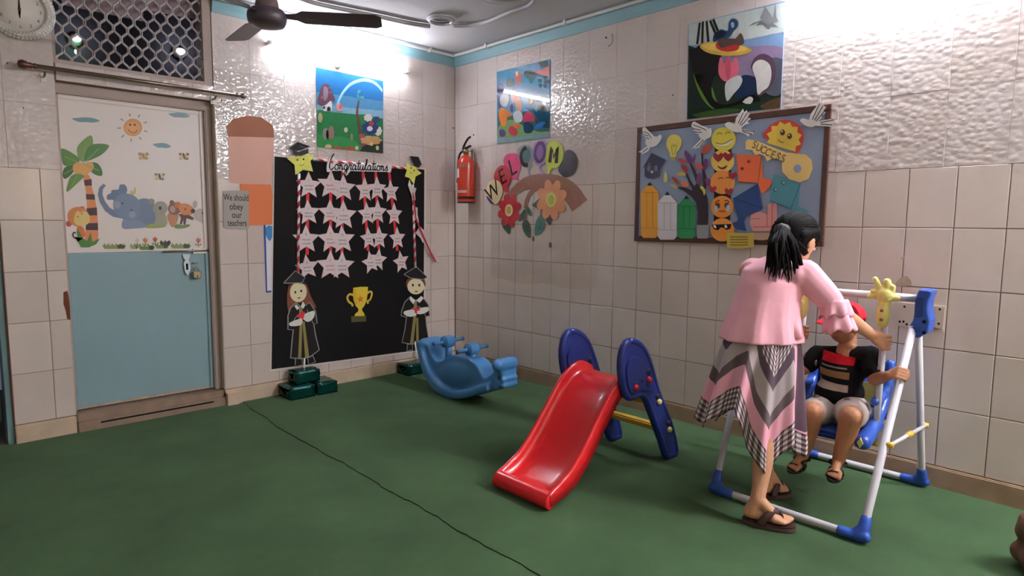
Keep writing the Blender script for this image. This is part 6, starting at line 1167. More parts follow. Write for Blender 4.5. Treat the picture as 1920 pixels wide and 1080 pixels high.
# seat back rolls
a = RKP(787, 646); add_caps(bm, P3(XN+0.04, a), 0.035, P3(XFAR-0.04, a), 0.035); a = RKP(928, 688); add_caps(bm, P3(XN+0.03, a), 0.047, P3(XFAR-0.085, a), 0.047)
for u, v, r_ in ((929, 704, 0.022), (931, 716, 0.022), (932, 728, 0.021)): a = RKP(u, v); add_caps(bm, P3(XN+0.055, (a[0]-0.004, a[1])), r_, P3(XFAR-0.075, (a[0]-0.004, a[1])), r_)
body = fuse('body', bm, M_RB, rk, 0.0105, 4)
zmin = min(v.co.z for v in body.data.vertices)
for v in body.data.vertices: v.co.z += ZF+0.0005-zmin
XM = (XN+XFAR)/2
for (bu, bv), (tu, tv), (hu, hv) in (((842, 671), (844, 655), (841, 637)), ((886, 692), (887, 676), (886, 651))):
    b0 = AX(XM, bu, bv+14); t0 = AX(XM, hu, hv+3)
    hp_ = empty('tmp') if False else None
    post = tube('handle_post', [b0, (b0+t0)/2, t0], [0.042, 0.028, 0.026], M_RB, rk, 14)
    lathe('handle_head', [(0, -0.055), (0.034, -0.055), (0.034, -0.047), (0.044, -0.050), (0.048, -0.03), (0.048, 0.02), (0.040, 0.042), (0.022, 0.055), (0, 0.057)], t0, M_RB, post, (1, 0, 0), 24)
    tube('handle_bar', [t0+Vector((-0.145, 0, -0.004)), t0+Vector((0.145, 0, 0.004))], [0.0125, 0.0135], M_RB, post, 12)
    for sg in (-1, 1): lathe('bar_cap', [(0.0, 0.006), (0.0155, 0.004), (0.0165, -0.006)], t0+Vector((sg*0.145, 0, sg*0.004)), mat('bar_cap_blue', '#2f5f96', 0.4), post, (sg, 0, 0), 12)
# ---------------------------------------------------------------- swing frame
sw_ = empty('swing', 'white tube toddler swing with blue corners and hanging seat by the right wall', 'swing')
M_TUBE = mat('white_tube', '#c9c6cc', 0.3, 0.5, var=0.05, vscale=4); M_SB = mat('royal_blue_plastic', '#2f55b0', 0.33, 0.5); M_PY = mat('pale_yellow', '#d9d07a', 0.42)
TR = 0.0165; zt = ZF+0.026; XT, ZTOP = -0.475, 1.046; YL_, YR_ = -3.215, -3.885; XFr, XBk = -0.925, -0.062
def leg_top(y): return Vector((XT, y-0.02 if y < -3.5 else y+0.02, 0.93))
def ubar(nm, x, yl, yr, sgn):
    tl = leg_top(-3.2)+Vector((-0.035*sgn, 0, 0)); tr_ = leg_top(-3.9)+Vector((-0.035*sgn, 0, 0)); L0 = Vector((x, yl, zt)); R0 = Vector((x, yr, zt)); dl = (tl-L0).normalized(); dr = (tr_-R0).normalized(); k = 0.055
    pts = [tl, L0+dl*k*1.0]+[L0+dl*k*(1-t_)**2+Vector((0, -1, 0))*k*t_**2 for t_ in (0.25, 0.5, 0.75)]+[L0+Vector((0, -k, 0)), R0+Vector((0, k, 0))]+[R0+dr*k*t_**2+Vector((0, 1, 0))*k*(1-t_)**2 for t_ in (0.25, 0.5, 0.75)]+[R0+dr*k, tr_]
    tube(nm, pts, TR, M_TUBE, sw_, 14)
    for c0, dv, sy in ((L0, dl, -1), (R0, dr, 1)):
        bm = bmesh.new(); e1 = c0+Vector((0, sy*0.085, -0.001)); e2 = c0+dv*0.078
        add_caps(bm, e1, 0.0225, c0+Vector((0, sy*0.03, 0.0)), 0.024); add_caps(bm, c0+Vector((0, sy*0.03, 0)), 0.024, c0+dv*0.035, 0.026); add_caps(bm, c0+dv*0.035, 0.026, e2, 0.0225); add_caps(bm, c0+Vector((0, sy*0.02, -0.003)), 0.0225, c0+Vector((0, -sy*0.012, 0.004)), 0.024)
        f = fuse('corner_foot', bm, M_SB, sw_, 0.006, 3)
        for v in f.data.vertices: v.co.z = max(v.co.z, ZF+0.0005)
ubar('front_frame', XFr, YL_, YR_, 1); ubar('rear_frame', XBk, -3.30, -3.905, -1)
tube('top_bar', [(XT, -3.18, ZTOP), (XT, -3.925, ZTOP)], 0.018, M_TUBE, sw_, 14)
g6 = cr(1600, 460, 6)
bp_ = [(735, 505), (760, 498), (860, 508), (880, 525), (875, 560), (850, 615), (842, 700), (850, 780), (862, 850), (850, 930), (832, 990), (800, 1005), (770, 1015), (740, 1040), (690, 1040), (645, 1030), (620, 1000), (628, 900), (650, 870), (668, 830), (678, 760), (682, 680), (692, 610), (710, 550)]
bp3 = smooth([AX(-0.53, *q) for q in g6(*bp_)], 2)
bk = prism('end_bracket', bp3, (0.105, 0, 0), M_SB, sw_, 0.010, 3)
q_ = [AX(-0.532, *q) for q in g6((690, 660), (700, 590), (760, 580), (800, 600), (790, 700), (780, 800), (720, 812), (686, 800))]; prism('bracket_inset', smooth(q_, 2), (0.012, 0, 0), mat('deep_blue_plastic', '#25408c', 0.38), bk, 0.003)
q_ = [AX(-0.534, *q) for q in g6((640, 925), (700, 915), (745, 930), (740, 968), (690, 980), (635, 965))]; prism('bracket_inset', smooth(q_, 2), (0.012, 0, 0), mat('deep_blue_plastic', '#25408c', 0.38), bk, 0.003)
for u, v in ((800, 860), (795, 980)): c = AX(-0.531, *g6((u, v))[0]); lathe('bolt_hole', [(0, 0.002), (0.008, 0.002), (0.008, -0.004)], c, M_DARK, bk, (-1, 0, 0), 12)
# mirror of the bracket at the far end of the bar, behind the woman
mb = [Vector((p[0], -(p[1]+3.555)-3.555, p[2])) for p in bp3]; prism('end_bracket', mb[::-1], (0.105, 0, 0), M_SB, sw_, 0.010, 3)
fl_t = leg_top(-3.9)+Vector((-0.035, 0, 0)); fl_b = Vector((XFr, YR_, zt)); rl_t = leg_top(-3.9)+Vector((0.035, 0, 0)); rl_b = Vector((XBk, -3.905, zt))
def on_leg(b_, t_, z): return b_+(t_-b_)*((z-b_.z)/(t_.z-b_.z))
for y_off, bt, tp_, bt2, tp2 in ((0, fl_b, fl_t, rl_b, rl_t),):
    A_ = on_leg(bt, tp_, 0.430); B_ = on_leg(bt2, tp2, 0.400); br_ = tube('side_brace', [A_+Vector((0, -0.022, 0)), B_+Vector((0, -0.022, 0))], 0.0085, M_TUBE, sw_, 10)
    M_ = (A_+B_)/2+Vector((0, -0.022, 0)); dv = (B_-A_).normalized(); tube('brace_joint', [M_-dv*0.035, M_+dv*0.035], 0.0135, M_YEL, br_, 10)
    for e in (A_, B_): lathe('brace_end', [(0, 0.014), (0.013, 0.012), (0.015, -0.016), (0, -0.018)], e+Vector((0, -0.022, 0)), M_YEL, br_, (0, -1, 0), 12)
# ---------------------------------------------------------------- swing seat hung from the bar
st = sw_
XS = -0.475
rt_ = AX(XS, 1660, 596); rb_ = AX(XS-0.03, 1640, 834); lt_ = Vector((XS, -3.425, rt_.z)); lb_ = Vector((XS-0.03, -3.425, rb_.z))
for t0, b0 in ((rt_, rb_), (lt_, lb_)):
    h_ = tube('hanger_tube', [t0+Vector((0, 0, 0.02)), b0], 0.0145, M_TUBE, st, 12); lathe('tube_cap', [(0, 0), (0.0155, 0.002), (0.0155, 0.02)], b0-Vector((0, 0, 0.004)), mat('worn_yellow', '#a98d3a', 0.5), h_, (0, 0, 1), 12)
    # hand shaped clamp gripping the bar
    bm = bmesh.new(); c = Vector((XS-0.012, t0.y+0.004, ZTOP))
    add_ball(bm, c+Vector((-0.004, -0.003, 0.004)), (0.032, 0.036, 0.040)); add_caps(bm, c+Vector((0, 0, -0.03)), 0.026, c+Vector((0, 0.0, -0.06)), 0.025); add_caps(bm, c+Vector((0, 0.002, -0.065)), 0.030, c+Vector((0, 0.002, -0.10)), 0.030); add_caps(bm, c+Vector((0, 0.003, -0.10)), 0.030, c+Vector((0, 0.003, -0.125)), 0.0255)
    for a_, b_, r0, r1 in (((0, 0.020, 0.025), (-0.008, 0.044, 0.078), 0.0135, 0.0125), ((0, -0.012, 0.028), (-0.006, -0.006, 0.068), 0.016, 0.0175), ((0, -0.026, 0.02), (-0.002, -0.030, 0.045), 0.014, 0.013), ((0, 0.026, 0.005), (-0.012, 0.062, -0.006), 0.013, 0.0125), ((0, 0.03, 0.018), (-0.014, 0.050, 0.022), 0.011, 0.011), ((0, -0.02, -0.005), (0, -0.055, -0.006), 0.016, 0.014)): add_caps(bm, c+Vector(a_), r0, c+Vector(b_), r1)
    cl_ = fuse('hand_clamp', bm, M_PY, st, 0.005, 2)
    for dz in (-0.065, -0.108): lathe('screw', [(0, 0.003), (0.007, 0.002), (0.008, -0.004)], c+Vector((-0.0315, 0.002, dz)), mat('rust_screw', '#6b5a34', 0.5), cl_, (-1, 0, 0), 10)
zs = 0.405
bm = bmesh.new(); add_box(bm, (-0.665, -3.745, zs-0.045), (-0.30, -3.455, zs)); bmesh.ops.bevel(bm, geom=list(bm.edges), offset=0.02, segments=4, affect='EDGES'); from_bm('seat_pan', bm, M_SB, st, sm=True)
bm = bmesh.new(); add_box(bm, (-0.315, -3.785, zs-0.01), (-0.275, -3.435, zs+0.30)); bmesh.ops.bevel(bm, geom=list(bm.edges), offset=0.016, segments=3, affect='EDGES'); bs = from_bm('backrest', bm, M_SB, st, sm=True)
box('yellow_panel', (-0.323, -3.752, zs+0.075), (-0.314, -3.47, zs+0.185), M_PY, bs, 0.004); box('yellow_panel', (-0.323, -3.752, zs+0.02), (-0.314, -3.47, zs+0.06), M_PY, bs, 0.004)
for y in (-3.785, -3.435):
    sg = -1 if y < -3.6 else 1
    bm = bmesh.new(); chain(bm, [(Vector((-0.65, y+sg*0.0, zs-0.02)), 0.038), (Vector((-0.55, y, zs+0.0)), 0.034), (Vector((-0.42, y, zs+0.07)), 0.028), (Vector((-0.32, y, zs+0.17)), 0.026), (Vector((-0.295, y, zs+0.29)), 0.024)]); add_caps(bm, Vector((-0.60, y-sg*0.02, zs-0.02)), 0.03, Vector((-0.33, y-sg*0.03, zs-0.02)), 0.03); ar = fuse('side_arm', bm, M_SB, st, 0.007, 3)
    p4 = [(-0.688, y+dy, zs-0.018+dz) for dy, dz in ((0, 0.024), (0.014, 0), (0, -0.024), (-0.014, 0))]; prism('diamond_badge', p4, (0.03, 0, 0), M_PY, ar, 0.002)
    bm = bmesh.new(); add_caps(bm, Vector((-0.50, y, zs+0.14)), 0.022, Vector((-0.40, y, zs+0.145)), 0.022); add_caps(bm, Vector((-0.40, y, zs+0.145)), 0.02, Vector((-0.31, y, zs+0.15)), 0.02); fuse('arm_rest', bm, M_SB, ar, 0.006, 2)
# ---------------------------------------------------------------- lumpy brown thing at the lower right edge
rs2 = random.Random(4); bm = bmesh.new(); c = AZ(ZF, 1950, 1075)
for k in range(26):
    a = rs2.random()*6.28; h_ = rs2.random(); add_ball(bm, (c.x+0.055*math.cos(a)*(1-h_*0.3), c.y+0.055*math.sin(a)*(1-h_*0.3), ZF+0.045+h_*0.19), 0.042+rs2.random()*0.014, sub=2)
zz_ = fuse('cloth_bundle', bm, mat('brown_cloth', '#6f5040', 0.9, 0.2, var=0.35, vscale=22, bump=0.6, bscale=40), None, 0.008, 1); tag(zz_, 'lumpy brown cloth bundle at the lower right edge of the picture', 'bundle')
for v in zz_.data.vertices: v.co.z = max(v.co.z, ZF+0.0005)
# ---------------------------------------------------------------- people
M_SKIN = mat('skin', '#cb9674', 0.5, 0.4, var=0.06, vscale=14); M_SKIN2 = mat('child_skin', '#b47c5a', 0.5, 0.4, var=0.06, vscale=14)
M_HAIR = mat('black_hair', '#0b0809', 0.72, 0.15, var=0.3, vscale=60, bump=0.3, bscale=120)
M_EYEW = mat('eye_white', '#e8e2da', 0.3); M_EYEB = mat('eye_dark', '#2a1a14', 0.3); M_LIP = mat('lip', '#9a5148', 0.5)
def grip(bm, wrist, B, bar, rb, near, s=1.0, r_w=0.024, flip=1):
    """a hand of palm, four bent fingers and a thumb closed round a bar through B; returns nothing"""
    bar = Vector(bar).normalized(); a = (B-wrist); a = (a-bar*a.dot(bar)).normalized(); n = near-bar*near.dot(bar); n = (n-a*n.dot(a)).normalized()
    kn = []
    for i in range(4):
        o = (1.5-i)*0.0195*s; L = (0.94, 1.05, 1.0, 0.82)[i]
        K = B+bar*o-a*(0.030*s)+n*(rb+0.013*s); kn.append(K)
        P1 = B+bar*o*1.02+a*(rb*0.5+0.006*s)*L+n*(rb+0.0105*s); P2 = B+bar*o*1.0+a*(rb+0.013*s)*L-n*(rb*0.1); P3 = B+bar*o*0.97+a*(rb*0.35+0.003*s)-n*(rb+0.0095*s); P4 = B+bar*o*0.95-a*(0.010*s)-n*(rb+0.010*s)
        chain(bm, [(K, 0.0105*s), (P1, 0.0092*s), (P2, 0.0085*s), (P3, 0.0078*s), (P4 if L > 0.9 else P3, 0.0070*s)])
        add_caps(bm, wrist+bar*o*0.55+n*0.004*s, 0.0165*s, K, 0.0125*s)
    add_caps(bm, wrist, r_w*s, wrist+(B-wrist)*0.45+n*0.006*s, 0.025*s)
    T0 = wrist+(B-wrist)*0.35+bar*flip*0.026*s; T1 = B+bar*flip*0.040*s-a*(0.022*s)-n*(rb*0.2); T2 = B+bar*flip*0.036*s-a*0.004*s-n*(rb+0.010*s); T3 = B+bar*flip*0.026*s+a*0.014*s-n*(rb+0.010*s)
    chain(bm, [(T0, 0.0145*s), (T1, 0.0115*s), (T2, 0.0100*s), (T3, 0.0085*s)])
def foot(bm, ankle, heel, toe, s=1.0):
    d = (toe-heel).normalized(); up = (ankle-heel); up = (up-d*up.dot(d)).normalized(); sd = d.cross(up)
    add_caps(bm, ankle, 0.030*s, heel+up*0.028*s+d*0.018*s, 0.030*s); add_caps(bm, ankle+d*0.01*s, 0.028*s, heel+d*(toe-heel).length*0.62+up*0.024*s, 0.024*s)
    add_caps(bm, heel+up*0.022*s+d*0.02*s, 0.026*s, heel+d*(toe-heel).length*0.7+up*0.016*s, 0.022*s)
    L = (toe-heel).length
    for i, (o, l, r) in enumerate(((-0.030, 0.99, 0.0125), (-0.012, 0.97, 0.0095), (0.003, 0.94, 0.009), (0.017, 0.90, 0.0085), (0.030, 0.85, 0.008))):
        add_caps(bm, heel+d*L*0.62+sd*o*0.8*s+up*0.018*s, 0.017*s, heel+d*L*(l-0.03)+sd*o*s+up*0.012*s, r*s)
def loft(name, rings, m, parent, closed=False, sm=True, thick=0.0):
    bm = bmesh.new(); R_ = [[bm.verts.new(p) for p in r] for r in rings]; n = len(R_[0])
    for a, c in zip(R_, R_[1:]):
        for j in range(n): bm.faces.new((a[j], a[(j+1) % n], c[(j+1) % n], c[j]))
    if thick: bmesh.ops.recalc_face_normals(bm, faces=bm.faces); bmesh.ops.solidify(bm, geom=list(bm.faces), thickness=thick)
    return from_bm(name, bm, m, parent, sm=sm)
HR = Vector((RT.x, RT.y, 0)).normalized(); HF = Vector((FW.x, FW.y, 0)).normalized(); HZ = Vector((0, 0, 1))
def el(c, rx, rd, n=28, wave=0.0, k=8, ph=0.0, zt_=0.0):
    return [c+HR*((rx+wave*math.cos(k*a+ph))*math.cos(a))-HF*((rd+wave*math.cos(k*a+ph))*math.sin(a))+HZ*(zt_*math.cos(k*a+ph)) for a in [2*PI*j/n for j in range(n)]]
# ------------------------------------------------ woman
wm = empty('person', 'person in a pink blouse and patchwork skirt bending over the swing', 'person')
J = {'pelvis': DP(1434, 640, 2.93), 'chest': DP(1452, 540, 2.93), 'neck': DP(1470, 487, 2.95), 'head': DP(1493, 450, 3.0), 'shR': DP(1514, 515, 2.86), 'shL': DP(1405, 508, 3.0),
     'elR': DP(1574, 585, 2.835), 'hipR': DP(1452, 672, 2.91), 'hipL': DP(1406, 672, 2.97), 'kR': DP(1446, 800, 2.86), 'kL': DP(1415, 800, 3.0)}
heelR = AZ(ZF+0.030, 1398, 968); toeR = AZ(ZF+0.030, 1487, 984); heelL = AZ(ZF+0.030, 1424, 924); toeL = AZ(ZF+0.030, 1478, 918)
ankR = heelR+(toeR-heelR).normalized()*0.045+HZ*0.085; ankL = heelL+(toeL-heelL).normalized()*0.045+HZ*0.085
barR = rt_+(rb_-rt_)*((rt_.z-AX(XS, 1656, 640).z)/(rt_.z-rb_.z)); barL = lt_+(lb_-lt_)*((lt_.z-AX(XS, 1503, 622).z)/(lt_.z-lb_.z))
bd = (rt_-rb_).normalized()
wrR = barR-HR*0.062-HF*0.022+HZ*0.030; wrL = barL-HR*0.055+HF*0.03+HZ*0.02; elL = DP(1440, 580, 3.17)
fd = (HR*0.74+HF*0.34-HZ*0.50).normalized(); ud = (HZ-fd*HZ.dot(fd)).normalized(); sd_ = fd.cross(ud)
HROT = Matrix((sd_, fd, ud)).transposed()
bm = bmesh.new()
hd = J['head']
add_ball(bm, hd, (0.078, 0.098, 0.105), HROT, 3); add_ball(bm, hd+fd*0.028-ud*0.045, (0.060, 0.068, 0.070), HROT, 3); add_caps(bm, hd+fd*0.062-ud*0.080, 0.026, hd+fd*0.045-ud*0.07, 0.035)
add_caps(bm, hd+fd*0.096-ud*0.002, 0.009, hd+fd*0.108-ud*0.030, 0.012)
for sg in (-1, 1): add_ball(bm, hd+sd_*sg*0.086-ud*0.010+fd*0.004, (0.011, 0.021, 0.032), HROT, 2)
chain(bm, [(hd-ud*0.05-fd*0.02, 0.050), (J['neck'], 0.050), (J['chest'], 0.10)])
chain(bm, [(J['chest'], 0.10), (J['pelvis'], 0.10)]); add_caps(bm, J['shL'], 0.05, J['shR'], 0.05)
chain(bm, [(J['shR'], 0.046), (J['elR'], 0.036), ((J['elR']*0.62+wrR*0.38), 0.035), (wrR, 0.0245)]); chain(bm, [(J['shL'], 0.046), (elL, 0.036), (wrL, 0.024)])
grip(bm, wrR, barR, bd, 0.0145, -HF, 0.98, 0.024, 1); grip(bm, wrL, barL, bd, 0.0145, -HF, 0.98, 0.024, 1)
for hp, kn_, an, he, to in ((J['hipR'], J['kR'], ankR, heelR, toeR), (J['hipL'], J['kL'], ankL, heelL, toeL)):
    cf = kn_*0.66+an*0.34-HR*0.014
    chain(bm, [(J['pelvis'], 0.09), (hp, 0.074), (kn_, 0.054), (cf, 0.052), (an*0.8+kn_*0.2, 0.034), (an, 0.031)]); foot(bm, an, he, to, 1.0)
body = fuse('body', bm, M_SKIN, wm, 0.0042, 4)
for sg in (-1, 1):
    e = ball('eye', hd+fd*0.088+sd_*sg*0.032+ud*0.004, (0.014, 0.008, 0.009), M_EYEW, wm, HROT); ball('iris', hd+fd*0.095+sd_*sg*0.032+ud*0.004, 0.0055, M_EYEB, e)
    tube('eyebrow', [hd+fd*0.092+sd_*sg*0.018+ud*0.022, hd+fd*0.090+sd_*sg*0.034+ud*0.027, hd+fd*0.080+sd_*sg*0.050+ud*0.022], 0.004, M_HAIR, wm, 6)
ball('mouth', hd+fd*0.094-ud*0.056, (0.022, 0.006, 0.007), M_LIP, wm, HROT)
# hair: cap of hair over the skull, ponytail with loose strands
bm = bmesh.new()
add_ball(bm, hd-fd*0.030+ud*0.020, (0.099, 0.104, 0.108), HROT, 3); add_ball(bm, hd+fd*0.015+ud*0.052, (0.086, 0.086, 0.072), HROT, 3); add_ball(bm, hd-fd*0.065-ud*0.045, (0.082, 0.062, 0.080), HROT, 3)
for sg in (-1, 1): add_caps(bm, hd+sd_*sg*0.070+ud*0.055+fd*0.012, 0.028, hd+sd_*sg*0.074-ud*0.005-fd*0.058, 0.032)
hair = fuse('hair', bm, M_HAIR, wm, 0.006, 3)
tie = DP(1470, 432, 2.86)
bm = bmesh.new(); rh = random.Random(8)
ends = [(1433, 514), (1440, 506), (1449, 522), (1456, 510), (1463, 500), (1470, 512), (1476, 524), (1479, 533), (1484, 512), (1490, 520), (1496, 531), (1503, 512), (1508, 500), (1452, 495), (1468, 490), (1490, 495), (1446, 500), (1461, 515), (1487, 505), (1499, 518)]
ends = ends+[(rh.uniform(1436, 1505), rh.uniform(486, 530)) for _ in range(46)]
for k, (u, v) in enumerate(ends):
    e = DP(u, v, 2.815+0.012*rh.random()-(0.0 if v < 520 else 0.005)); m1 = DP(1450+(u-1450)*0.55+rh.uniform(-6, 6)+8, 455+rh.uniform(-6, 8), 2.80+rh.uniform(-0.01, 0.015)); m2 = (m1*0.45+e*0.55)+HR*rh.uniform(-0.012, 0.012)
    pts = smooth([tie+Vector((rh.uniform(-.012, .012), rh.uniform(-.012, .012), rh.uniform(-.01, .01))), m1, m2, e], 5, False); n = len(pts)
    add_tube(bm, pts, [(0.020 if k < 20 else 0.009)*(1-(i/(n-1))**1.8)+0.0012 for i in range(n)], 6, True, None, (1, 0.62))
from_bm('ponytail', bm, M_HAIR, hair, sm=True)
bm = bmesh.new(); t0_ = (tie-hd).normalized(); n0, b0_ = frame_at(hd, t0_, ud); hc_ = hd-fd*0.020+ud*0.012
for k in range(84):
    ph_ = 2*PI*k/84+rh.uniform(-0.03, 0.03); pts = []
    for i in range(9):
        th_ = 0.12+i*0.2; dv = t0_*math.cos(th_)+(n0*math.cos(ph_)+b0_*math.sin(ph_))*math.sin(th_)
        if dv.dot(fd) > 0.42 and dv.dot(ud) < 0.52: break
        if dv.dot(ud) < -0.72: break
        if abs(dv.dot(sd_)) > 0.84 and dv.dot(ud) < 0.22 and dv.dot(fd) > -0.35: break
        pts.append(hc_+sd_*(dv.dot(sd_)*0.101)+fd*(dv.dot(fd)*0.113)+ud*(dv.dot(ud)*0.113))
    if len(pts) > 2: add_tube(bm, smooth(pts, 2, False), 0.0058, 5)
from_bm('combed_strands', bm, M_HAIR, hair, sm=True)
bm = bmesh.new(); add_ball(bm, tie, 0.030); add_ball(bm, tie+HF*0.03, 0.034); from_bm('hair_band', bm, mat('hair_tie', '#1b1417', 0.6), hair, sm=True)
# pink blouse
def cloth(name, c, rough=0.8): return mat(name, c, rough, 0.2, var=0.05, vscale=18, bump=0.25, bscale=22, sheen=0.1)
M_PINK = cloth('pink_cotton', '#f3b3c0')
bm = bmesh.new(); rows = []
for (u, v, dep, hwp, hd_, wv) in ((1428, 637, 2.93, 76, 0.155, 0.010), (1429, 618, 2.93, 72, 0.148, 0.009), (1432, 590, 2.93, 65, 0.135, 0.005), (1438, 560, 2.93, 60, 0.125, 0.002), (1447, 530, 2.93, 60, 0.12, 0.0), (1455, 506, 2.94, 61, 0.105, 0), (1462, 489, 2.95, 44, 0.08, 0), (1466, 479, 2.95, 26, 0.06, 0)):
    rows.append(el(DP(u, v, dep), hwp/400.0, hd_, 36, wv, 9, 0.7))
R_ = [[bm.verts.new(p) for p in r] for r in rows]
for a, c in zip(R_, R_[1:]):
    for j in range(36): bm.faces.new((a[j], a[(j+1) % 36], c[(j+1) % 36], c[j]))
bm.faces.new(R_[0]); bm.faces.new(R_[-1])
upR = J['shR']*0.25+J['elR']*0.75
chain(bm, [(J['shR']-HR*0.012+HZ*0.004, 0.068), (J['shR']*0.5+J['elR']*0.5, 0.062), (upR, 0.056)]); chain(bm, [(J['shL']+HR*0.02, 0.066), (J['shL']*0.5+elL*0.5, 0.062), (J['shL']*0.2+elL*0.8, 0.056)]); add_caps(bm, J['shL']+HR*0.05, 0.062, J['shR']-HR*0.05, 0.062)
bl = fuse('blouse', bm, M_PINK, wm, 0.006, 5)
ad = (J['elR']-J['shR']).normalized(); fdn = (wrR-J['elR']).normalized(); dn = (ad*0.55+fdn*0.2-HZ*0.35).normalized()
def ruffle(nm, c, d, r0, r1, ln_, k, ph):
    n_, b_ = frame_at(c, d, -HF); rings = []
    for i in range(7):
        t = i/6; rr_ = r0+(r1-r0)*t**0.8; rings.append([c+d*(ln_*t+0.010*t*math.sin(k*a+ph))+n_*((rr_+0.009*t*math.cos(k*a+ph))*math.cos(a))+b_*((rr_+0.009*t*math.cos(k*a+ph))*math.sin(a)) for a in [2*PI*j/48 for j in range(48)]])
    return loft(nm, rings, M_PINK, bl, thick=0.0018)
ruffle('ruffle', DP(1564, 563, 2.835), (DP(1569, 610, 2.83)-DP(1564, 563, 2.835)).normalized(), 0.056, 0.068, 0.072, 7, 0.4); ruffle('ruffle', DP(1568, 585, 2.83), (DP(1576, 630, 2.825)-DP(1568, 585, 2.83)).normalized(), 0.052, 0.066, 0.085, 6, 1.3)
ruffle('ruffle', J['shL']*0.25+elL*0.75, (elL-J['shL']).normalized(), 0.054, 0.08, 0.10, 7, 0.2)
side = loft('side_flounce', [[DP(1488, 600, 2.84)+Vector((0, 0, 0.0))+HR*0.02*math.cos(a)-HF*0.02*math.sin(a) for a in [2*PI*j/20 for j in range(20)]], [DP(1492, 632, 2.84)+HR*(0.034+0.006*math.cos(5*a))*math.cos(a)-HF*0.035*math.sin(a) for a in [2*PI*j/20 for j in range(20)]]], M_PINK, bl, thick=0.0015)
# patchwork skirt with a pointed hem
def skirt_mat():
    m = bpy.data.materials.new('patchwork'); m.use_nodes = True; nt = m.node_tree; N = nt.nodes; Lk = nt.links; b = N['Principled BSDF']; b.inputs['Roughness'].default_value = 0.85; b.inputs['Specular IOR Level'].default_value = 0.2
    uv = N.new('ShaderNodeUVMap'); sp = N.new('ShaderNodeSeparateXYZ'); Lk.new(uv.outputs[0], sp.inputs[0])
    def mth(op, a, b_=None):
        q = N.new('ShaderNodeMath'); q.operation = op
        for i, x in enumerate((a, b_)):
            if x is None: continue
            if isinstance(x, (int, float)): q.inputs[i].default_value = x
            else: Lk.new(x, q.inputs[i])
        return q.outputs[0]
    fu = mth('LESS_THAN', mth('FRACT', mth('MULTIPLY', sp.outputs[0], 1/0.0235)), 0.5); fv = mth('LESS_THAN', mth('FRACT', mth('MULTIPLY', sp.outputs[1], 1/0.0235)), 0.5)
    s = mth('MULTIPLY', mth('ADD', fu, fv), 0.5)
    gr = N.new('ShaderNodeValToRGB'); gr.color_ramp.interpolation = 'CONSTANT'; e = gr.color_ramp.elements; e[0].position = 0; e[0].color = rgb('#ddd3d4'); e[1].position = 0.25; e[1].color = rgb('#8d7a7e'); x = e.new(0.75); x.color = rgb('#4a393d'); Lk.new(s, gr.inputs[0])
    st_ = mth('LESS_THAN', mth('FRACT', mth('MULTIPLY', sp.outputs[1], 1/0.008)), 0.5); sr = N.new('ShaderNodeValToRGB'); sr.color_ramp.elements[0].color = rgb('#a89a9b'); sr.color_ramp.elements[1].color = rgb('#bdb1b1'); Lk.new(st_, sr.inputs[0])
    bandv = mth('MULTIPLY', sp.outputs[1], 1.0)
    def mix(f, a, b_):
        q = N.new('ShaderNodeMix'); q.data_type = 'RGBA'; Lk.new(f, q.inputs['Factor'])
        for nm, x in (('A', a), ('B', b_)):
            if isinstance(x, tuple): q.inputs[nm].default_value = x
            else: Lk.new(x, q.inputs[nm])
        return q.outputs['Result']
    c = gr.outputs[0]
    c = mix(mth('GREATER_THAN', bandv, 0.105), c, rgb('#ecaabb')); c = mix(mth('GREATER_THAN', bandv, 0.20), c, rgb('#6a5a5e')); c = mix(mth('GREATER_THAN', bandv, 0.26), c, sr.outputs[0]); c = mix(mth('GREATER_THAN', bandv, 0.37), c, rgb('#5d4b55')); c = mix(mth('GREATER_THAN', bandv, 0.43), c, gr.outputs[0])
    Lk.new(c, b.inputs['Base Color']); return m
M_SK = skirt_mat(); HEM = [(0, .47), (14, .48), (32, .56), (46, .52), (62, .47), (88, .615), (108, .50), (127, .325), (146, .36), (164, .445), (178, .455), (192, .42), (215, .33), (250, .50), (285, .36), (320, .50), (345, .42), (360, .47)]
def hemlen(a):
    for (a0, l0), (a1, l1) in zip(HEM, HEM[1:]):
        if a0 <= a <= a1: return l0+(l1-l0)*(a-a0)/(a1-a0)
NA, NT = 216, 44; vs = []; uvs = []; fs = []; mi = []
top = DP(1434, 622, 2.93)
for i in range(NA+1):
    adeg = 360*i/NA; a = math.radians(adeg); Lh = hemlen(adeg)
    for j in range(NT+1):
        t = j/NT; s = Lh*t; q = s/0.5
        R0 = 0.160+0.090*min(1, q)**0.75+0.012*max(0, q-0.6); fold = (0.004+0.022*min(1, q))*math.cos(11*a+0.6+0.4*math.sin(3*a))+0.008*min(1, q)*math.cos(23*a)
        c = top-HR*(0.055*min(1, q))-HF*0.0
        sx_ = 1.0 if math.cos(a) < 0 else 0.93
        vs.append(c+HR*((R0+fold)*math.cos(a)*sx_)-HF*((R0*0.82+fold)*math.sin(a))-HZ*s); uvs.append((a*0.25, Lh-s))
for i in range(NA):
    for j in range(NT):
        fs.append((i*(NT+1)+j, (i+1)*(NT+1)+j, (i+1)*(NT+1)+j+1, i*(NT+1)+j+1)); ad_ = 360*(i+.5)/NA; k_ = 0
        w_ = hemlen(ad_)*(1-(j+.5)/NT)
        if w_ > 0.115:
            if 30 < ad_ < 41: k_ = 1
            elif 41 <= ad_ < 53: k_ = 2
            elif 14 < ad_ <= 30: k_ = 3
            elif 326 < ad_ or ad_ < 6: k_ = 3 if w_ < 0.3 else 0
        mi.append(k_)
sk = mesh('skirt', vs, fs, M_SK, wm, True)
for c_ in ('#5f4b57', '#ecaabb', '#8f8286'): sk.data.materials.append(cloth('skirt_%s' % c_[1:], c_))
ul = sk.data.uv_layers.new(name='UVMap')
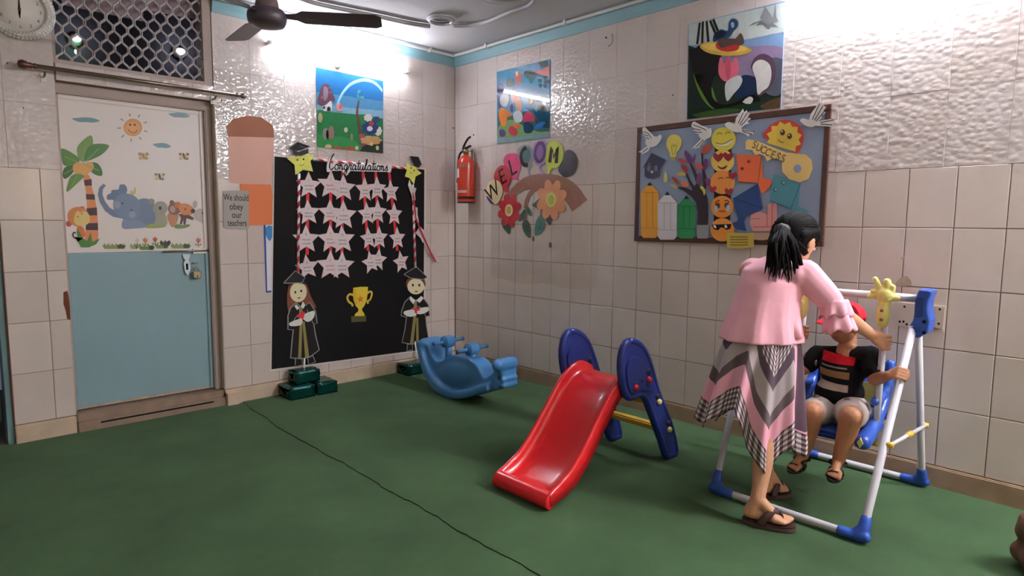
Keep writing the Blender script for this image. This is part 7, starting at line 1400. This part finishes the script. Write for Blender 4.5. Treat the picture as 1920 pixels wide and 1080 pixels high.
for p in sk.data.polygons:
    p.material_index = mi[p.index]
    for li, vi in zip(p.loop_indices, p.vertices): ul.data[li].uv = uvs[vi]
so = sk.modifiers.new('thickness', 'SOLIDIFY'); so.thickness = 0.002
# brown sandals
M_SAN = mat('brown_leather', '#3a211e', 0.5, 0.4, var=0.15, vscale=20); M_SOLE = mat('sandal_sole', '#4d3a33', 0.8)
for an, he, to, lab in ((ankR, heelR, toeR, 1), (ankL, heelL, toeL, 0)):
    d = (to-he); d.z = 0; L = d.length; d.normalize(); sdv = Vector((d.y, -d.x, 0)); o_ = []
    for k in range(32):
        a = 2*PI*k/32; x = math.cos(a); o_.append(Vector((he.x, he.y, ZF+0.0008))+d*(L*0.5+(L*0.5+0.014)*x)+sdv*((0.040+0.008*x)*math.sin(a)))
    so_ = prism('sandal', o_, (0, 0, 0.020), M_SOLE, wm, 0.004); 
    o2 = [p+HZ*0.0205 for p in o_]; prism('footbed', o2, (0, 0, 0.006), M_SAN, so_)
    for s0, s1, x0, x1, hgt in ((-1, 1, 0.30, 0.66, 0.074), (1, 1, 0.30, 0.66, 0.074)):
        pts = [he+d*L*x0+sdv*0.043*s0-HZ*0.008, he+d*L*(x0*0.6+x1*0.4)+sdv*0.034*s0+HZ*hgt*0.42, he+d*L*(x1)+sdv*0.008*s0+HZ*0.046, he+d*L*(x1+0.10)+HZ*0.016]
        tube('strap', smooth(pts, 4, False), 0.016, M_SAN, so_, 10, (0.30, 1.0), sdv)
# ------------------------------------------------ child in the swing
ch = empty('person', 'small child in a red cap and black shirt sitting in the swing', 'person')
K = {'head': AX(-.445, 1584, 603), 'neck': AX(-.44, 1590, 645), 'shR': AX(-.44, 1633, 666), 'shL': AX(-.44, 1533, 664), 'chest': AX(-.445, 1582, 690), 'belly': AX(-.45, 1574, 735), 'pel': AX(-.44, 1570, 768),
     'elR': AX(-.50, 1640, 712), 'elL': AX(-.50, 1508, 692), 'hipR': AX(-.45, 1596, 772), 'hipL': AX(-.45, 1545, 770), 'knR': AX(-.69, 1596, 780), 'knL': AX(-.69, 1524, 772), 'anR': AX(-.68, 1571, 866), 'anL': AX(-.66, 1504, 858)}
fdc = (-HR*0.80-HF*0.45-HZ*0.22).normalized(); udc = (HZ-fdc*HZ.dot(fdc)).normalized(); sdc = fdc.cross(udc); CROT = Matrix((sdc, fdc, udc)).transposed(); hc = K['head']
legR = on_leg(fl_b, fl_t, 0.715); hB = legR; ld = (fl_t-fl_b).normalized()
wrC = hB+HR*-0.046-HF*0.0-HZ*0.004+HF*0.012; wrC2 = AX(-.49, 1478, 676); bL2 = lt_+(lb_-lt_)*0.42
bm = bmesh.new()
add_ball(bm, hc+udc*0.010, (0.076, 0.086, 0.092), CROT, 3); add_ball(bm, hc+fdc*0.026-udc*0.045, (0.056, 0.056, 0.056), CROT, 3); add_ball(bm, hc+fdc*0.085-udc*0.022, (0.011, 0.012, 0.012), CROT, 2); add_ball(bm, hc+fdc*0.072-udc*0.052, (0.020, 0.012, 0.014), CROT, 2)
for sg in (-1, 1): add_ball(bm, hc+sdc*sg*0.076-udc*0.016-fdc*0.008, (0.009, 0.018, 0.026), CROT, 2)
chain(bm, [(hc-udc*0.05-fdc*0.016, 0.040), (K['neck'], 0.040), (K['chest'], 0.075), (K['belly'], 0.08), (K['pel'], 0.085)]); add_caps(bm, K['shL'], 0.036, K['shR'], 0.036); add_ball(bm, K['neck']-HZ*0.012-HF*0.016, (0.034, 0.034, 0.030))
chain(bm, [(K['shR'], 0.036), (K['elR'], 0.030), ((K['elR']+wrC)/2, 0.028), (wrC, 0.019)]); chain(bm, [(K['shL'], 0.036), (K['elL'], 0.030), (bL2-HR*0.035-HF*0.01, 0.019)])
grip(bm, wrC, hB, ld, TR, -HF, 0.74, 0.022, 1); grip(bm, bL2-HR*0.035-HF*0.01, bL2, bd, 0.0145, -HF, 0.70, 0.022, 1)
feet = []
for hp, kn_, an, toe in ((K['hipR'], K['knR'], K['anR'], AX(-.79, 1561, 899)), (K['hipL'], K['knL'], K['anL'], AX(-.75, 1483, 882))):
    he = an+(an-toe).normalized()*0.022-HZ*0.045; cf = kn_*0.62+an*0.38+Vector((0.012, 0, 0)); chain(bm, [(K['pel'], 0.08), (hp, 0.07), (kn_, 0.050), (cf, 0.044), (an, 0.027)]); foot(bm, an, he, toe, 0.80); feet.append((an, he, toe))
cb_ = fuse('body', bm, M_SKIN2, ch, 0.004, 4)
for sg in (-1, 1):
    e = ball('eye', hc+fdc*0.078+sdc*sg*0.030-udc*0.002, (0.012, 0.007, 0.008), M_EYEW, ch, CROT); ball('iris', hc+fdc*0.084+sdc*sg*0.030-udc*0.002, 0.005, M_EYEB, e)
    tube('eyebrow', [hc+fdc*0.082+sdc*sg*0.018+udc*0.018, hc+fdc*0.078+sdc*sg*0.032+udc*0.022, hc+fdc*0.066+sdc*sg*0.046+udc*0.017], 0.0032, M_HAIR, ch, 6)
ball('mouth', hc+fdc*0.083-udc*0.053, (0.015, 0.005, 0.005), M_LIP, ch, CROT)
bm = bmesh.new(); add_ball(bm, hc-fdc*0.022+udc*0.012, (0.081, 0.080, 0.082), CROT, 3); fuse('hair', bm, M_HAIR, ch, 0.006, 2)
# red cap
M_CAPR = mat('red_cap', '#d3142c', 0.6, 0.3, bump=0.15, bscale=30); cu_ = (udc*0.95-fdc*0.22).normalized(); n_, b_ = frame_at(hc, cu_, fdc); rings = []
for k in range(10):
    a = PI/2*k/9; rings.append([hc+cu_*(0.018+0.082*math.sin(a))-fdc*0.010+n_*(0.094*math.cos(a)*math.cos(q)+0.0006)+b_*(0.087*math.cos(a)*math.sin(q)) for q in [2*PI*j/32 for j in range(32)]])
cp_ = loft('cap', rings, M_CAPR, ch, thick=0.003)
vs = []; 
for i in range(9):
    for j in range(13):
        q = math.radians(-62+124*j/12); e = i/8; r1 = 0.090+e*0.118*math.cos(q*1.1); vs.append(hc+cu_*(0.022-0.020*e-0.012*(j-6)**2/36)-fdc*0.010+n_*(r1*math.cos(q))+b_*((0.086+0.012*e)*math.sin(q)))
br_ = mesh('cap_brim', vs, [(i*13+j, i*13+j+1, (i+1)*13+j+1, (i+1)*13+j) for i in range(8) for j in range(12)], M_CAPR, cp_, True); mo = br_.modifiers.new('s', 'SOLIDIFY'); mo.thickness = 0.004
ball('cap_button', hc+cu_*0.101-fdc*0.010, (0.008, 0.008, 0.005), M_CAPR, cp_)
# black shirt with printed bands
def shirt_mat():
    m = bpy.data.materials.new('printed_shirt'); m.use_nodes = True; nt = m.node_tree; N = nt.nodes; Lk = nt.links; b = N['Principled BSDF']; b.inputs['Roughness'].default_value = 0.8; b.inputs['Specular IOR Level'].default_value = 0.2
    g_ = N.new('ShaderNodeNewGeometry'); sp = N.new('ShaderNodeSeparateXYZ'); Lk.new(g_.outputs['Position'], sp.inputs[0]); sn = N.new('ShaderNodeSeparateXYZ'); Lk.new(g_.outputs['Normal'], sn.inputs[0])
    a0, a1 = AX(-.53, 1537, 659), AX(-.53, 1599, 673); k = (a1.z-a0.z)/(a1.y-a0.y)
    def mth(op, a, b_=None, c=None):
        q = N.new('ShaderNodeMath'); q.operation = op
        for i, x in enumerate((a, b_, c)):
            if x is None: continue
            if isinstance(x, (int, float)): q.inputs[i].default_value = x
            else: Lk.new(x, q.inputs[i])
        return q.outputs[0]
    t = mth('SUBTRACT', sp.outputs[2], mth('MULTIPLY', mth('SUBTRACT', sp.outputs[1], a0.y), k))
    def tz(u, v): p = AX(-.53, u, v); return p.z-(p.y-a0.y)*k
    col = rgb('#0c0a0b'); prev = None
    for (top_, bot, c_, (ul_, ur_)) in (((1537, 659), (1537, 674), '#c01426', (1536, 1599)), ((1537, 687), (1537, 700), '#8f6a48', (1536, 1592)), ((1535, 710), (1545, 726), '#b3a394', (1530, 1590)), ((1537, 679), (1537, 682), '#8a7f76', (1540, 1588))):
        z1_, z0_ = tz(*top_), tz(*bot); y1_, y0_ = AX(-.53, ul_, top_[1]).y, AX(-.53, ur_, top_[1]).y
        msk = mth('MULTIPLY', mth('MULTIPLY', mth('LESS_THAN', t, z1_), mth('GREATER_THAN', t, z0_)), mth('MULTIPLY', mth('LESS_THAN', sp.outputs[1], y1_), mth('GREATER_THAN', sp.outputs[1], y0_))); msk = mth('MULTIPLY', msk, mth('LESS_THAN', sn.outputs[0], 0.0))
        q = N.new('ShaderNodeMix'); q.data_type = 'RGBA'; Lk.new(msk, q.inputs['Factor']); q.inputs['B'].default_value = rgb(c_)
        if prev is None: q.inputs['A'].default_value = col
        else: Lk.new(prev, q.inputs['A'])
        prev = q.outputs['Result']
    Lk.new(prev, b.inputs['Base Color']); return m
M_SH = shirt_mat()
bm = bmesh.new(); chain(bm, [(K['neck']-HZ*0.060, 0.056), (K['chest'], 0.090), (K['belly'], 0.096), (K['pel']+HZ*0.035, 0.098)]); add_caps(bm, K['shL']+HR*0.01, 0.044, K['shR']-HR*0.01, 0.044); add_caps(bm, K['chest']+HR*0.03, 0.085, K['chest']-HR*0.03, 0.085); add_caps(bm, K['belly']+HR*0.025, 0.09, K['belly']-HR*0.025, 0.09)
chain(bm, [(K['shR'], 0.047), (K['shR']*0.35+K['elR']*0.65, 0.046)]); chain(bm, [(K['shL'], 0.047), (K['shL']*0.35+K['elL']*0.65, 0.046)])
sh_ = fuse('shirt', bm, M_SH, ch, 0.0055, 4)
for c0, nm in ((K['shR']*0.55+K['elR']*0.45-HF*0.047, 0), (K['shL']*0.55+K['elL']*0.45-HF*0.047, 1)): ball('sleeve_patch', c0, (0.012, 0.006, 0.016), mat('sleeve_print', '#8a7670', 0.7, var=0.3, vscale=60), sh_)
M_SHO = mat('light_shorts', '#b3a49d', 0.85, 0.2, var=0.12, vscale=30, bump=0.3, bscale=25)
bm = bmesh.new(); add_caps(bm, K['hipL'], 0.092, K['hipR'], 0.092); chain(bm, [(K['hipR'], 0.085), (K['knR']*0.45+K['hipR']*0.55, 0.075), (K['knR']*0.82+K['hipR']*0.18, 0.068)]); chain(bm, [(K['hipL'], 0.085), (K['knL']*0.45+K['hipL']*0.55, 0.075), (K['knL']*0.82+K['hipL']*0.18, 0.068)])
so_ = fuse('shorts', bm, M_SHO, ch, 0.006, 4)
for (u, v), x in (((1531, 748), -.60), ((1588, 754), -.60)):
    p = AX(x, u, v); ball('shorts_print', p+HZ*0.012, (0.016, 0.014, 0.010), mat('shorts_print', '#6a5c58', 0.8, var=0.3, vscale=80), so_)
M_BS = mat('black_sandal', '#15110f', 0.55)
for an, he, to in feet:
    d = (to-he); L = d.length; d.normalize(); up = (an-he); up = (up-d*up.dot(d)).normalized(); sdv = d.cross(up); o_ = []
    for k in range(28):
        a = 2*PI*k/28; x = math.cos(a); o_.append(he+d*(L*0.5+(L*0.5+0.012)*x)+sdv*((0.032+0.006*x)*math.sin(a))-up*0.014)
    s_ = prism('sandal', o_, up*0.014, M_BS, ch, 0.003)
    for x0, hgt, w in ((0.72, 0.030, 0.034), (0.46, 0.040, 0.034)):
        pts = [he+d*L*x0+sdv*w*math.cos(a)+up*(-0.004+hgt*math.sin(a)) for a in [PI*k/10 for k in range(11)]]; tube('strap', pts, 0.010, M_BS, s_, 8, (0.35, 1.0), up)
    pts = [an-HZ*0.004+(sdv*math.cos(a)+d*math.sin(a))*0.034 for a in [2*PI*k/16 for k in range(17)]]; tube('ankle_strap', pts, 0.008, M_BS, s_, 8, (0.4, 1.0), up)
# ---------------------------------------------------------------- origins at the base of each thing
bpy.context.view_layer.update()
_ch = {}
for o in bpy.data.objects:
    if o.parent: _ch.setdefault(o.parent.name, []).append(o)
def kids(o): return _ch.get(o.name, [])
for o in [o for o in bpy.data.objects if o.parent is None]:
    if o.type == 'EMPTY':
        if o.location.length < 1e-6: rebase(o)
        if 'anchor' in o: del o['anchor']
    elif o.type == 'MESH' and o.get('kind') != 'structure' and o.data.users == 1 and o.location.length < 1e-6 and len(o.data.vertices):
        vs = [v.co for v in o.data.vertices]
        b = Vector(((min(v.x for v in vs)+max(v.x for v in vs))/2, (min(v.y for v in vs)+max(v.y for v in vs))/2, min(v.z for v in vs)))
        o.data.transform(Matrix.Translation(-b)); o.location = b
        for c in kids(o): c.location = Vector(c.location)-b
